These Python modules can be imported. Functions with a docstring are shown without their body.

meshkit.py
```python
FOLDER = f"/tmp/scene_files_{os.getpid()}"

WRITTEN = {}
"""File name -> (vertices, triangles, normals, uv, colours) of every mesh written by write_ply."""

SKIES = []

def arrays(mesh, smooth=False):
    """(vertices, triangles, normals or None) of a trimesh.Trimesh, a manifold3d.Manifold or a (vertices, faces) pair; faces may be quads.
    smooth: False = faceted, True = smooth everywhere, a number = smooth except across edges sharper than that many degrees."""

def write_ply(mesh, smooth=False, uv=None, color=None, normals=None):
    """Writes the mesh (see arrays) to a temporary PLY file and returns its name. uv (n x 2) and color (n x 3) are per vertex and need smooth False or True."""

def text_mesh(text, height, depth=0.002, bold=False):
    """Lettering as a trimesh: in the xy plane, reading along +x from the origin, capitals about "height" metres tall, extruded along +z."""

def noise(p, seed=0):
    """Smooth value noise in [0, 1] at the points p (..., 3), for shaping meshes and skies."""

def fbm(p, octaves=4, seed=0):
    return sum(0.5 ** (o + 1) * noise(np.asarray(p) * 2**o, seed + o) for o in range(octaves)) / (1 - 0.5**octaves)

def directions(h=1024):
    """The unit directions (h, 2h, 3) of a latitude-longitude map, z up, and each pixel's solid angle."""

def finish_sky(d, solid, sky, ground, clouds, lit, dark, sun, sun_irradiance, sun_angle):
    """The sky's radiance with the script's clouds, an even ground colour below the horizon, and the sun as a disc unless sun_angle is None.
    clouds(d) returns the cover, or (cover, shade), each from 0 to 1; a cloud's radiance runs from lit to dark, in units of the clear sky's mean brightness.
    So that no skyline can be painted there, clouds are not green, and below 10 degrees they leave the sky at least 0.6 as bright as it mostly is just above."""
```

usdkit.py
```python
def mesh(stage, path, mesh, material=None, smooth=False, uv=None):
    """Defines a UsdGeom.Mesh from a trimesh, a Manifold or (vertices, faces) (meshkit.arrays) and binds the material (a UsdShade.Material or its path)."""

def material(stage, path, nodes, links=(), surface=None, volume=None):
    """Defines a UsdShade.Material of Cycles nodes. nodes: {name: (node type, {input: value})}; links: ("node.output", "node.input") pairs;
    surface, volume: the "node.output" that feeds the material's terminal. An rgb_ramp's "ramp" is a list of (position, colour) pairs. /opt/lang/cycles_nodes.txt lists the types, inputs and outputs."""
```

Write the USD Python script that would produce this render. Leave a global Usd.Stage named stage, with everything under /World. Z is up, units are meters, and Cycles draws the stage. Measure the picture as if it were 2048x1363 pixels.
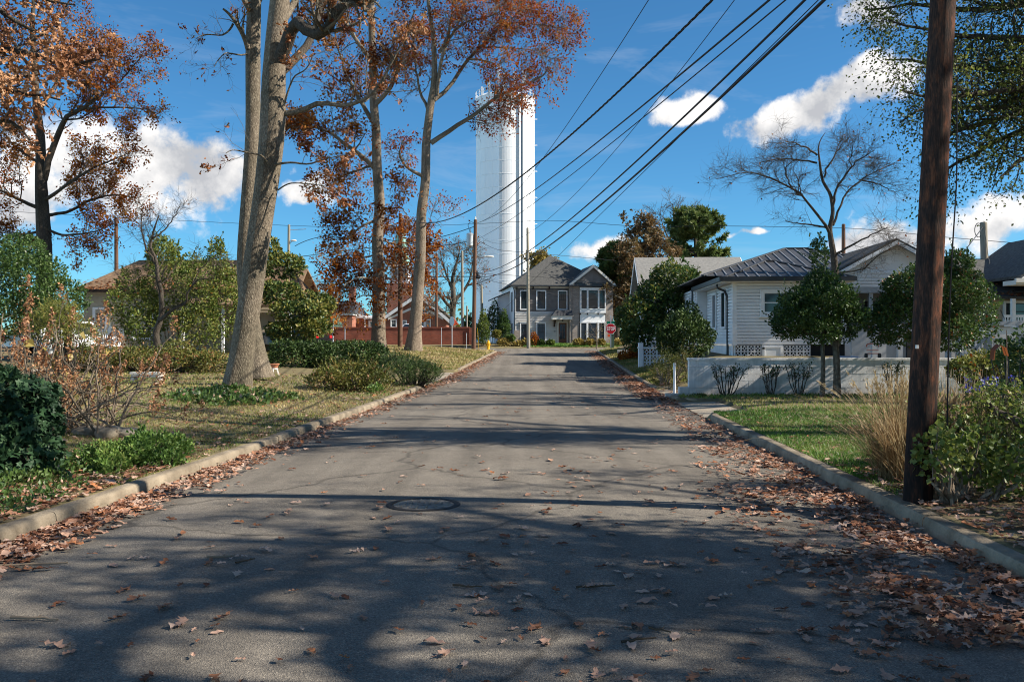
import math, numpy as np, usdkit, meshkit
import shapely
from shapely.geometry import Polygon, LineString, box as sbox, Point
from pxr import Usd, UsdGeom, UsdLux, UsdShade, Gf, Sdf, Vt

# ------------------------------------------------------------------ camera, sky, sun
stage = Usd.Stage.CreateInMemory()
UsdGeom.SetStageUpAxis(stage, 'Z')
UsdGeom.Xform.Define(stage, '/World')
F, EYE = 1800.0, 1.6                      # focal length in pixels of a 2048-wide picture, eye height
cam = UsdGeom.Camera.Define(stage, '/World/camera')
cam.CreateHorizontalApertureAttr(36.0); cam.CreateVerticalApertureAttr(36.0 * 681 / 1024)
cam.CreateFocalLengthAttr(36.0 * F / 2048); cam.CreateClippingRangeAttr(Gf.Vec2f(.05, 5000))
cam.AddTranslateOp().Set((0, 0, EYE)); cam.AddRotateXYZOp().Set((90, 0, 0))
cam.CreateExposureAttr(1.0)

SUN_AZ, SUN_EL = math.radians(-8), math.radians(35)
SUN = np.array([math.cos(SUN_EL) * math.cos(SUN_AZ), math.cos(SUN_EL) * math.sin(SUN_AZ), math.sin(SUN_EL)])
sun = UsdLux.DistantLight.Define(stage, '/World/sun')
sun.CreateNormalizeAttr(True); sun.CreateIntensityAttr(1.25); sun.CreateAngleAttr(.5); sun.CreateColorAttr(Gf.Vec3f(1, .93, .82))
sun.AddTransformOp().Set(Gf.Matrix4d().SetRotate(Gf.Rotation(Gf.Vec3d(0, 0, 1), Gf.Vec3d(*SUN))))

def sky_dir(px, py):
    d = np.array([(px - 1024) / F, 1, (681.5 - py) / F]); return d / np.linalg.norm(d)

def make_sky():
    n = {"s": ("sky_texture", {"sky_type": "single_scattering", "sun_disc": False, "sun_elevation": SUN_EL, "sun_rotation": math.atan2(SUN[0], SUN[1]),
                               "aerosol_density": .35, "ozone_density": 3.0, "altitude": 1200.0}),
         "h": ("mix", {"mix_type": "multiply", "fac": 1.0, "color2": (.50, 1.05, 1.30)}),
         "tc": ("texture_coordinate", {}),
         "b": ("background_shader", {"strength": .055}),
         "warp": ("noise_texture", {"scale": 4.2, "detail": 2.0}), "wn": ("noise_texture", {"scale": 7.5, "detail": 4.0, "roughness": .6}), "ws": ("vector_math", {"math_type": "subtract", "vector2": (.5, .5, .5)}), "wk": ("vector_math", {"math_type": "scale", "scale": .085}), "wd": ("vector_math", {"math_type": "add"}), "ad2": ("math", {"math_type": "multiply_add", "value2": 2.2}),
         "big": ("noise_texture", {"scale": 11.0, "detail": 10.0, "roughness": .62}),
         "off": ("vector_math", {"math_type": "add", "vector2": tuple(SUN * .012)}),
         "big2": ("noise_texture", {"scale": 12.0, "detail": 3.0, "roughness": .5}),
         "wm": ("mapping", {"mapping_type": "point", "scale": (3, 3, 14)}),
         "wisp": ("noise_texture", {"scale": 1.6, "detail": 7.0, "roughness": .6, "distortion": .6}),
         "wr": ("map_range", {"from_min": .56, "from_max": .85, "to_min": 0, "to_max": .28, "clamp": True})}
    l = [("s.color", "h.color1"), ("tc.generated", "big.vector"), ("tc.generated", "off.vector1"), ("off.vector", "big2.vector"),
         ("tc.generated", "wm.vector"), ("wm.vector", "wisp.vector"), ("wisp.fac", "wr.value")]
    # cumulus in view (pixel centre, half width, half height, tilt) and a few more of the same kind round the rest of the sky
    clouds = [(sky_dir(x, y), hx / F, hy / F, t) for x, y, hx, hy, t in
              [(235, 335, 190, 95, 0), (330, 315, 175, 105, 0), (430, 345, 150, 90, 0), (580, 388, 62, 36, .3), (1640, 205, 170, 40, .26), (1720, 175, 80, 38, .2), (1365, 218, 72, 36, .1), (1190, 510, 110, 40, 0),
               (2010, 445, 170, 62, .25), (1725, 478, 110, 40, 0), (1515, 462, 55, 11, 0), (60, 380, 90, 60, 0), (640, 600, 60, 40, 0), (1745, 20, 50, 40, 0)]]
    rng = np.random.default_rng(5)
    for k in range(13):
        a = math.radians(52 + k * 21 + rng.uniform(-6, 6)); e = math.radians(rng.uniform(9, 46))
        clouds.append((np.array([math.sin(a) * math.cos(e), math.cos(a) * math.cos(e), math.sin(e)]), rng.uniform(.18, .30), rng.uniform(.08, .14), 0))
    prev = None
    for k, (c, hx, hy, t) in enumerate(clouds):
        right = np.cross(c, [0, 0, 1]); right /= np.linalg.norm(right); up = np.cross(right, c)
        r2, u2 = right * math.cos(t) + up * math.sin(t), up * math.cos(t) - right * math.sin(t)
        n[f"x{k}"] = ("vector_math", {"math_type": "dot_product", "vector2": tuple(r2 / hx)})
        n[f"y{k}"] = ("vector_math", {"math_type": "dot_product", "vector2": tuple(u2 / hy)})
        n[f"f{k}"] = ("vector_math", {"math_type": "dot_product", "vector2": tuple(c)})
        n[f"ys{k}"] = ("math", {"math_type": "subtract", "value2": float(np.dot(u2, c) / hy)})
        n[f"c{k}"] = ("combine_xyz", {})
        n[f"l{k}"] = ("vector_math", {"math_type": "length"})
        n[f"fr{k}"] = ("math", {"math_type": "less_than", "value2": .3})
        n[f"la{k}"] = ("math", {"math_type": "multiply_add", "value2": 50.0})
        n[f"m{k}"] = ("math", {"math_type": "subtract", "value1": 1.0})
        l += [("wd.vector", f"x{k}.vector1"), ("wd.vector", f"y{k}.vector1"), ("tc.generated", f"f{k}.vector1"), (f"x{k}.value", f"c{k}.x"), (f"y{k}.value", f"c{k}.z"),
              (f"c{k}.vector", f"l{k}.vector1"), (f"f{k}.value", f"fr{k}.value1"), (f"fr{k}.value", f"la{k}.value1"), (f"l{k}.value", f"la{k}.value3"), (f"la{k}.value", f"m{k}.value2")]
        n.pop(f"ys{k}")
        if prev is None: prev = f"m{k}.value"
        else:
            n[f"mx{k}"] = ("math", {"math_type": "smoothmax", "value3": .25}); l += [(prev, f"mx{k}.value1"), (f"m{k}.value", f"mx{k}.value2")]; prev = f"mx{k}.value"
    n["na"] = ("math", {"math_type": "multiply_add", "value2": 3.6, "value3": -3.12})
    n["sum"] = ("math", {"math_type": "add"})
    n["cov"] = ("map_range", {"range_type": "smoothstep", "from_min": -.12, "from_max": .42, "to_min": 0, "to_max": 1, "clamp": True})
    n["rel"] = ("math", {"math_type": "subtract"})
    n["shade"] = ("map_range", {"from_min": -.12, "from_max": .10, "to_min": 0, "to_max": 1, "clamp": True})
    n["cc"] = ("mix", {"color1": (5.0, 5.15, 5.5), "color2": (9.9, 9.7, 9.5)})
    n["mw"] = ("mix", {"color2": (6.5, 7.2, 8.2)})
    n["mc"] = ("mix", {})
    l += [("big.fac", "na.value1"), ("tc.generated", "warp.vector"), ("tc.generated", "wn.vector"), ("wn.color", "ws.vector1"), ("ws.vector", "wk.vector1"), ("wk.vector", "wd.vector1"), ("tc.generated", "wd.vector2"), ("warp.fac", "ad2.value1"), ("na.value", "ad2.value3"), ("ad2.value", "sum.value1"), (prev, "sum.value2"), ("sum.value", "cov.value"), ("big.fac", "rel.value1"), ("big2.fac", "rel.value2"),
          ("rel.value", "shade.value"), ("shade.result", "cc.fac"), ("wr.result", "mw.fac"), ("h.color", "mw.color1"), ("cov.result", "mc.fac"), ("mw.color", "mc.color1"), ("cc.color", "mc.color2"), ("mc.color", "b.color")]
    m = usdkit.material(stage, '/World/Looks/sky_air', n, l, surface="b.background")
    d = UsdLux.DomeLight.Define(stage, '/World/sky'); UsdShade.MaterialBindingAPI.Apply(d.GetPrim()).Bind(m)
    d.GetPrim().SetCustomDataByKey('kind', 'structure')
make_sky()

# ------------------------------------------------------------------ helpers
def P(px, py, Y): return np.array([(px - 1024) / F * Y, Y, EYE - (py - 681.5) / F * Y])
def PL(pts, Y): return np.array([P(x, y, Y if np.isscalar(Y) else Y[i]) for i, (x, y) in enumerate(pts)])
def X(px, Y): return (px - 1024) / F * Y
def Z(py, Y): return EYE - (py - 681.5) / F * Y
used = {}
def uniq(parent, name):
    k = used.get((parent, name), 0); used[(parent, name)] = k + 1
    return f"{parent}/{name}" + (f"_{k:03d}" if k else "")
def meta(prim, label=None, cat=None, group=None, kind=None):
    for k, v in (('label', label), ('category', cat), ('group', group), ('kind', kind)):
        if v: prim.SetCustomDataByKey(k, v)
def thing(name, label, cat, group=None, loc=(0, 0, 0), rot=0, kind=None):
    p = uniq('/World', name); x = UsdGeom.Xform.Define(stage, p)
    x.AddTranslateOp().Set(Gf.Vec3d(*map(float, loc)))
    if rot: x.AddRotateZOp().Set(float(rot))
    meta(x.GetPrim(), label, cat, group, kind); return p
def part(parent, name, mesh, mat, smooth=False, label=None, kind=None, tint=None):
    p = uniq(parent, name); m = usdkit.mesh(stage, p, mesh, mat, smooth)
    if tint is not None: UsdGeom.PrimvarsAPI(m).CreatePrimvar('tint', Sdf.ValueTypeNames.FloatArray, 'uniform').Set(Vt.FloatArray.FromNumpy(np.asarray(tint, np.float32)))
    meta(m.GetPrim(), label, None, None, kind); return p
def solo(name, mesh, mat, label=None, cat=None, group=None, kind=None, smooth=False, tint=None):
    p = part('/World', name, mesh, mat, smooth, None, None, tint); meta(stage.GetPrimAtPath(p), label, cat, group, kind); return p
def cat_(*ms):
    ms = [m for m in ms if len(m[0])]
    o, vs, fs = 0, [], []
    for v, f in ms:
        f = np.asarray(f)
        if f.shape[1] == 4: f = np.vstack([f[:, [0, 1, 2]], f[:, [0, 2, 3]]])
        vs.append(np.asarray(v, float)); fs.append(f + o); o += len(v)
    return np.vstack(vs), np.vstack(fs)
BOXF = np.array([[0, 3, 2, 1], [4, 5, 6, 7], [0, 1, 5, 4], [1, 2, 6, 5], [2, 3, 7, 6], [3, 0, 4, 7]])
BOXT = np.vstack([BOXF[:, [0, 1, 2]], BOXF[:, [0, 2, 3]]])
def bx(x0, x1, y0, y1, z0, z1):
    return np.array([[x0, y0, z0], [x1, y0, z0], [x1, y1, z0], [x0, y1, z0], [x0, y0, z1], [x1, y0, z1], [x1, y1, z1], [x0, y1, z1]], float), BOXT
def hexa(v8): return np.asarray(v8, float), BOXT
def poly(pts):                                # convex polygon as one sheet
    n = len(pts); return np.asarray(pts, float), np.array([[0, i, i + 1] for i in range(1, n - 1)])
def slab(pts, off):                           # convex polygon given thickness along vector off (from pts to pts+off)
    a = np.asarray(pts, float); n = len(a); b = a + np.asarray(off, float)
    f = [[0, i + 1, i] for i in range(1, n - 1)] + [[n, n + i, n + i + 1] for i in range(1, n - 1)]
    for i in range(n):
        j = (i + 1) % n; f += [[i, j, n + j], [i, n + j, n + i]]
    return np.vstack([a, b]), np.array(f)
def bar(p, q, w, h, up=(0, 0, 1)):            # rectangular bar from p to q
    p, q = np.asarray(p, float), np.asarray(q, float); t = q - p; t /= np.linalg.norm(t)
    s = np.cross(t, up); s /= np.linalg.norm(s); u = np.cross(s, t)
    c = [-s * w / 2 - u * h / 2, s * w / 2 - u * h / 2, s * w / 2 + u * h / 2, -s * w / 2 + u * h / 2]
    v = np.array([p + a for a in c] + [q + a for a in c]); return v, BOXT
def frames(T):
    T = T / np.maximum(np.linalg.norm(T, axis=-1, keepdims=True), 1e-9)
    m = T.mean(axis=-2, keepdims=True); ref = np.where(np.abs(m[..., 2:3]) > .8 * np.linalg.norm(m, axis=-1, keepdims=True), [1., 0, 0], [0, 0, 1.])
    s = np.cross(T, np.broadcast_to(ref, T.shape)); s /= np.maximum(np.linalg.norm(s, axis=-1, keepdims=True), 1e-9)
    return s, np.cross(s, T)
def tubes(Pt, R, n=5):                        # Pt (m,K,3), R (m,K): m tubes in one mesh
    Pt, R = np.asarray(Pt, float), np.asarray(R, float)
    if Pt.ndim == 2: Pt, R = Pt[None], R[None]
    m, K, _ = Pt.shape
    T = np.gradient(Pt, axis=1); s, u = frames(T)
    a = np.arange(n) * 2 * np.pi / n
    ring = s[:, :, None] * np.cos(a)[:, None] + u[:, :, None] * np.sin(a)[:, None]
    v = (Pt[:, :, None] + ring * R[:, :, None, None]).reshape(-1, 3)
    i = np.arange(n); j = (i + 1) % n
    q = np.stack([i, j, j + n, i + n], 1)
    q = (q[None] + (np.arange(K - 1) * n)[:, None, None]).reshape(-1, 4)
    q = (q[None] + (np.arange(m) * K * n)[:, None, None]).reshape(-1, 4)
    return v, np.vstack([q[:, [0, 1, 2]], q[:, [0, 2, 3]]])
def cyl(p, q, r0, r1=None, n=10):             # closed cylinder or cone
    r1 = r0 if r1 is None else r1; v, f = tubes(np.array([[p, q]], float), np.array([[r0, r1]]), n)
    v = np.vstack([v, p, q]); k = 2 * n; i = np.arange(n); j = (i + 1) % n
    return v, np.vstack([f, np.stack([j, i, np.full(n, k)], 1), np.stack([i + n, j + n, np.full(n, k + 1)], 1)])
def lathe(prof, n=16, c=(0, 0, 0)):
    prof = np.asarray(prof, float); a = np.arange(n) * 2 * np.pi / n; K = len(prof)
    v = np.stack([prof[:, :1] * np.cos(a), prof[:, :1] * np.sin(a), np.broadcast_to(prof[:, 1:2], (K, n))], -1).reshape(-1, 3) + np.asarray(c)
    i = np.arange(n); j = (i + 1) % n; q = (np.stack([i, j, j + n, i + n], 1)[None] + (np.arange(K - 1) * n)[:, None, None]).reshape(-1, 4)
    return v, np.vstack([q[:, [0, 1, 2]], q[:, [0, 2, 3]]])
def ball(c, r, n=10, k=7):
    t = np.linspace(0, np.pi, k); v, f = lathe(np.stack([np.sin(t), -np.cos(t)], 1), n); return v * np.asarray(r) + np.asarray(c), f
def resample(pts, rad, K):
    pts, rad = np.asarray(pts, float), np.asarray(rad, float)
    s = np.r_[0, np.cumsum(np.linalg.norm(np.diff(pts, axis=0), axis=1))]; t = np.linspace(0, s[-1], K)
    from scipy.interpolate import PchipInterpolator as PI
    return np.stack([PI(s, pts[:, k])(t) for k in range(3)], 1), PI(s, rad)(t)
def sprout(rng, Pt, R, n, s=(.2, 1.), ang=(30, 65), L=(1, 2), wob=.18, up=.15, rf=(.4, .6), K=5, tip=.35, rmin=.004, short=.45, flat=0.):
    m, K0, _ = Pt.shape; seg = np.diff(Pt, axis=1); sl = np.linalg.norm(seg, axis=2); tot = sl.sum(1)
    idx = rng.choice(m, n, p=tot / tot.sum()); t = rng.uniform(*s, n) * (K0 - 1.001); i = t.astype(int); fr = t - i
    pos = Pt[idx, i] + seg[idx, i] * fr[:, None]; tan = seg[idx, i] / np.maximum(sl[idx, i], 1e-6)[:, None]
    r = R[idx, i] * (1 - fr) + R[idx, i + 1] * fr
    rnd = rng.normal(size=(n, 3)); rnd[:, 2] *= 1 - flat; u = np.cross(tan, rnd); u = np.cross(u, tan) if flat else u
    u /= np.maximum(np.linalg.norm(u, axis=1, keepdims=True), 1e-6)
    a = np.radians(rng.uniform(*ang, n))[:, None]; d = np.cos(a) * tan + np.sin(a) * u; d[:, 2] += up; d /= np.linalg.norm(d, axis=1, keepdims=True)
    ln = rng.uniform(*L, n) * (1 - short * t / (K0 - 1)); out = np.empty((n, K, 3)); out[:, 0] = pos
    for k in range(1, K):
        d = d + rng.normal(size=(n, 3)) * wob; d[:, 2] += up * .5; d /= np.linalg.norm(d, axis=1, keepdims=True)
        out[:, k] = out[:, k - 1] + d * (ln / (K - 1))[:, None]
    r0 = np.maximum(r * rng.uniform(*rf, n), rmin)
    return out, r0[:, None] * np.linspace(1, tip, K)
# leaf templates: (vertices along +y, faces)
DIA = (np.array([[0, 0, 0], [.32, .5, .10], [0, 1, 0], [-.32, .5, .10]]), np.array([[0, 1, 2], [0, 2, 3]]))
WID = (np.array([[0, 0, 0], [.5, .42, .12], [0, 1, -.05], [-.5, .42, .12]]), np.array([[0, 1, 2], [0, 2, 3]]))
NAR = (np.array([[0, 0, 0], [.13, .5, .04], [0, 1, -.06], [-.13, .5, .04]]), np.array([[0, 1, 2], [0, 2, 3]]))
def oak_leaf(rng, st=10, curl=.25, lobes=True):
    ws = ([.03, .10, .05, .20, .08, .28, .10, .24, .08, .13, .0] if st == 10 else [.03, .19, .08, .28, .10, .17, 0.]) if lobes else list(.24 * np.sin(np.linspace(.05, np.pi, st + 1)) ** .8)
    K = len(ws); t = np.linspace(0, 1, K); a, b, c = rng.normal(0, curl, 3); k = rng.uniform(.2, 1.) * curl
    v = []
    for i in range(K):
        for sgn in (-1, 0, 1):
            w = ws[i] * rng.uniform(.8, 1.2) * sgn; y = t[i] + (.05 if sgn and ws[i] > .2 else 0)
            v.append([w, y, k * abs(w) * 2 + a * (t[i] - .5) ** 2 + b * w * (t[i] - .4) + .05 * rng.normal() * abs(sgn)])
    f = []
    for i in range(K - 1):
        o = i * 3; f += [[o, o + 1, o + 4], [o, o + 4, o + 3], [o + 1, o + 2, o + 5], [o + 1, o + 5, o + 4]]
    v = np.array(v); v[:, 2] -= v[:, 2].min(); v[:, 1] -= .5; return v, np.array(f)
IVY = (np.array([[0, 0, 0], [.38, -.08, .05], [.26, .28, .02], [.55, .42, .06], [.2, .55, .03], [0, 1, -.06], [-.2, .55, .03], [-.55, .42, .06], [-.26, .28, .02], [-.38, -.08, .05]]),
       np.array([[0, i, i + 1] for i in range(1, 9)]))
def bake(tpl, pos, axis, nrm, size):          # one leaf of template per pos
    tv, tf = tpl; n = len(pos)
    a = axis / np.maximum(np.linalg.norm(axis, axis=1, keepdims=True), 1e-6); b = np.cross(a, nrm); b /= np.maximum(np.linalg.norm(b, axis=1, keepdims=True), 1e-6); c = np.cross(b, a)
    sz = np.broadcast_to(np.asarray(size, float), (n,))
    loc = b[:, None] * tv[:, 0:1] + a[:, None] * tv[:, 1:2] + c[:, None] * tv[:, 2:3]
    v = pos[:, None] + loc * sz[:, None, None]
    return v.reshape(-1, 3), (tf[None] + (np.arange(n) * len(tv))[:, None, None]).reshape(-1, 3)
def leaf_tint(rng, n, nf, clump=None):
    t = rng.random(n) if clump is None else np.clip(clump + rng.normal(0, .18, n), 0, 1)
    return np.repeat(t, nf)

# ------------------------------------------------------------------ materials
def M(name, c1, c2=None, scale=4., rough=.8, bump=0., bscale=None, stretch=(1, 1, 1), spec=.3, detail=5., metal=0., lo=.35, hi=.65, dist=.02, coord='pos'):
    n = {"p": ("principled_bsdf", {"roughness": rough, "specular_ior_level": spec, "metallic": metal, "base_color": c1})}; l = []
    if c2 is not None or bump:
        n["g"] = ("geometry", {}) if coord == 'pos' else ("texture_coordinate", {})
        src = "g.position" if coord == 'pos' else "g.object"
        n["m"] = ("mapping", {"scale": tuple(np.array(stretch, float))}); l += [(src, "m.vector")]
    if c2 is not None:
        n["n"] = ("noise_texture", {"scale": scale, "detail": detail, "roughness": .6}); n["r"] = ("rgb_ramp", {"ramp": [(lo, c1), (hi, c2)]})
        l += [("m.vector", "n.vector"), ("n.fac", "r.fac"), ("r.color", "p.base_color")]
    if bump:
        n["bn"] = ("noise_texture", {"scale": bscale or scale * 4, "detail": 6.0}); n["b"] = ("bump", {"strength": bump, "distance": dist})
        l += [("m.vector", "bn.vector"), ("bn.fac", "b.height"), ("b.normal", "p.normal")]
    return usdkit.material(stage, '/World/Looks/' + name, n, l, surface="p.BSDF")
def LEAF(name, ramp, rough=.5, spec=.35, trans=.3):
    n = {"a": ("attribute", {"attribute": "tint"}), "r": ("rgb_ramp", {"ramp": [(k / (len(ramp) - 1), c) for k, c in enumerate(ramp)]}), "p": ("principled_bsdf", {"roughness": rough, "specular_ior_level": spec}),
         "t": ("translucent_bsdf", {}), "mx": ("mix_closure", {"fac": trans})}
    l = [("a.fac", "r.fac"), ("r.color", "p.base_color"), ("r.color", "t.color"), ("p.BSDF", "mx.closure1"), ("t.BSDF", "mx.closure2")]
    return usdkit.material(stage, '/World/Looks/' + name, n, l, surface="mx.closure")
def ASPHALT(name, a, b):
    n = {"g": ("geometry", {}), "big": ("noise_texture", {"scale": .35, "detail": 5.0, "roughness": .6}), "mid": ("noise_texture", {"scale": 3.0, "detail": 6.0, "roughness": .7}),
         "v": ("voronoi_texture", {"scale": 130.0, "feature": "f1"}), "sp": ("white_noise_texture", {}),
         "r1": ("rgb_ramp", {"ramp": [(.3, a), (.7, b)]}), "r2": ("rgb_ramp", {"ramp": [(.3, (.82, .82, .82)), (.7, (1.12, 1.11, 1.1))]}),
         "r3": ("rgb_ramp", {"ramp": [(0, (.55, .55, .56)), (.6, (1, 1, 1)), (.9, (1.15, 1.14, 1.1)), (1, (1.7, 1.67, 1.6))]}),
         "lm": ("mapping", {"scale": (.9, .05, 1), "rotation": (0, 0, .0475)}), "ln": ("noise_texture", {"scale": 2.2, "detail": 4.0}), "lr": ("rgb_ramp", {"ramp": [(.36, (.80, .80, .80)), (.62, (1.1, 1.1, 1.1))]}), "m4": ("mix", {"mix_type": "multiply", "fac": 1.0}),
         "cw": ("noise_texture", {"scale": 1.3, "detail": 4.0}), "cm": ("mix", {"mix_type": "linear_light", "fac": .35}), "cv": ("voronoi_texture", {"scale": .28, "feature": "distance_to_edge"}), "cr": ("rgb_ramp", {"ramp": [(.0, (.45, .45, .45)), (.006, (.62, .62, .62)), (.010, (1, 1, 1))]}), "m5": ("mix", {"mix_type": "multiply", "fac": .8}),
         "m1": ("mix", {"mix_type": "multiply", "fac": 1.0}), "m2": ("mix", {"mix_type": "multiply", "fac": 1.0}),
         "bp": ("bump", {"strength": .55, "distance": .008}), "p": ("principled_bsdf", {"roughness": .9, "specular_ior_level": .25})}
    l = [("g.position", "big.vector"), ("g.position", "mid.vector"), ("g.position", "v.vector"), ("v.position", "sp.vector"), ("big.fac", "r1.fac"), ("mid.fac", "r2.fac"), ("sp.value", "r3.fac"),
         ("r1.color", "m1.color1"), ("r2.color", "m1.color2"), ("m1.color", "m2.color1"), ("r3.color", "m2.color2"), ("g.position", "lm.vector"), ("lm.vector", "ln.vector"), ("ln.fac", "lr.fac"), ("m2.color", "m4.color1"), ("lr.color", "m4.color2"), ("g.position", "cw.vector"), ("g.position", "cm.color1"), ("cw.color", "cm.color2"), ("cm.color", "cv.vector"), ("cv.distance", "cr.fac"), ("m4.color", "m5.color1"), ("cr.color", "m5.color2"), ("m5.color", "p.base_color"), ("v.distance", "bp.height"), ("bp.normal", "p.normal")]
    return usdkit.material(stage, '/World/Looks/' + name, n, l, surface="p.BSDF")
def BRICK(name, c1, c2, mortar, scale=1., bw=.21, rh=.075):
    n = {"tc": ("texture_coordinate", {}), "s": ("separate_xyz", {}), "ad": ("math", {"math_type": "add"}), "c": ("combine_xyz", {}),
         "b": ("brick_texture", {"scale": scale, "brick_width": bw, "row_height": rh, "mortar_size": .008, "color1": c1, "color2": c2, "mortar": mortar}),
         "n": ("noise_texture", {"scale": 1.2, "detail": 5.0}), "r": ("rgb_ramp", {"ramp": [(.3, (.75, .75, .75)), (.7, (1.15, 1.15, 1.15))]}), "m": ("mix", {"mix_type": "multiply", "fac": 1.0}),
         "p": ("principled_bsdf", {"roughness": .9, "specular_ior_level": .2})}
    l = [("tc.object", "s.vector"), ("s.x", "ad.value1"), ("s.y", "ad.value2"), ("ad.value", "c.x"), ("s.z", "c.y"), ("c.vector", "b.vector"), ("tc.object", "n.vector"), ("n.fac", "r.fac"),
         ("b.color", "m.color1"), ("r.color", "m.color2"), ("m.color", "p.base_color")]
    return usdkit.material(stage, '/World/Looks/' + name, n, l, surface="p.BSDF")
def BARK(name, c1, c2, sc=14., bump=.9):
    n = {"g": ("geometry", {}), "m": ("mapping", {"scale": (1, 1, .42)}), "v": ("voronoi_texture", {"scale": sc, "feature": "distance_to_edge"}), "n": ("noise_texture", {"scale": sc * .8, "detail": 7.0, "roughness": .7}),
         "ad": ("math", {"math_type": "multiply_add", "value2": .7}), "r": ("rgb_ramp", {"ramp": [(.15, tuple(np.array(c1) * .45)), (.5, c1), (.85, c2)]}), "n2": ("noise_texture", {"scale": .9, "detail": 3.0}),
         "r2": ("rgb_ramp", {"ramp": [(.35, (.72, .74, .7)), (.65, (1.12, 1.1, 1.08))]}), "mm": ("mix", {"mix_type": "multiply", "fac": 1.0}),
         "b": ("bump", {"strength": bump, "distance": .035}), "p": ("principled_bsdf", {"roughness": .9, "specular_ior_level": .15})}
    l = [("g.position", "m.vector"), ("m.vector", "v.vector"), ("m.vector", "n.vector"), ("v.distance", "ad.value1"), ("n.fac", "ad.value3"), ("ad.value", "r.fac"), ("g.position", "n2.vector"), ("n2.fac", "r2.fac"),
         ("r.color", "mm.color1"), ("r2.color", "mm.color2"), ("mm.color", "p.base_color"), ("ad.value", "b.height"), ("b.normal", "p.normal")]
    return usdkit.material(stage, '/World/Looks/' + name, n, l, surface="p.BSDF")
def GLASS(name, tint=(.02, .025, .03)):
    return usdkit.material(stage, '/World/Looks/' + name, {"p": ("principled_bsdf", {"base_color": tint, "roughness": .06, "specular_ior_level": .8})}, [], surface="p.BSDF")

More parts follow.
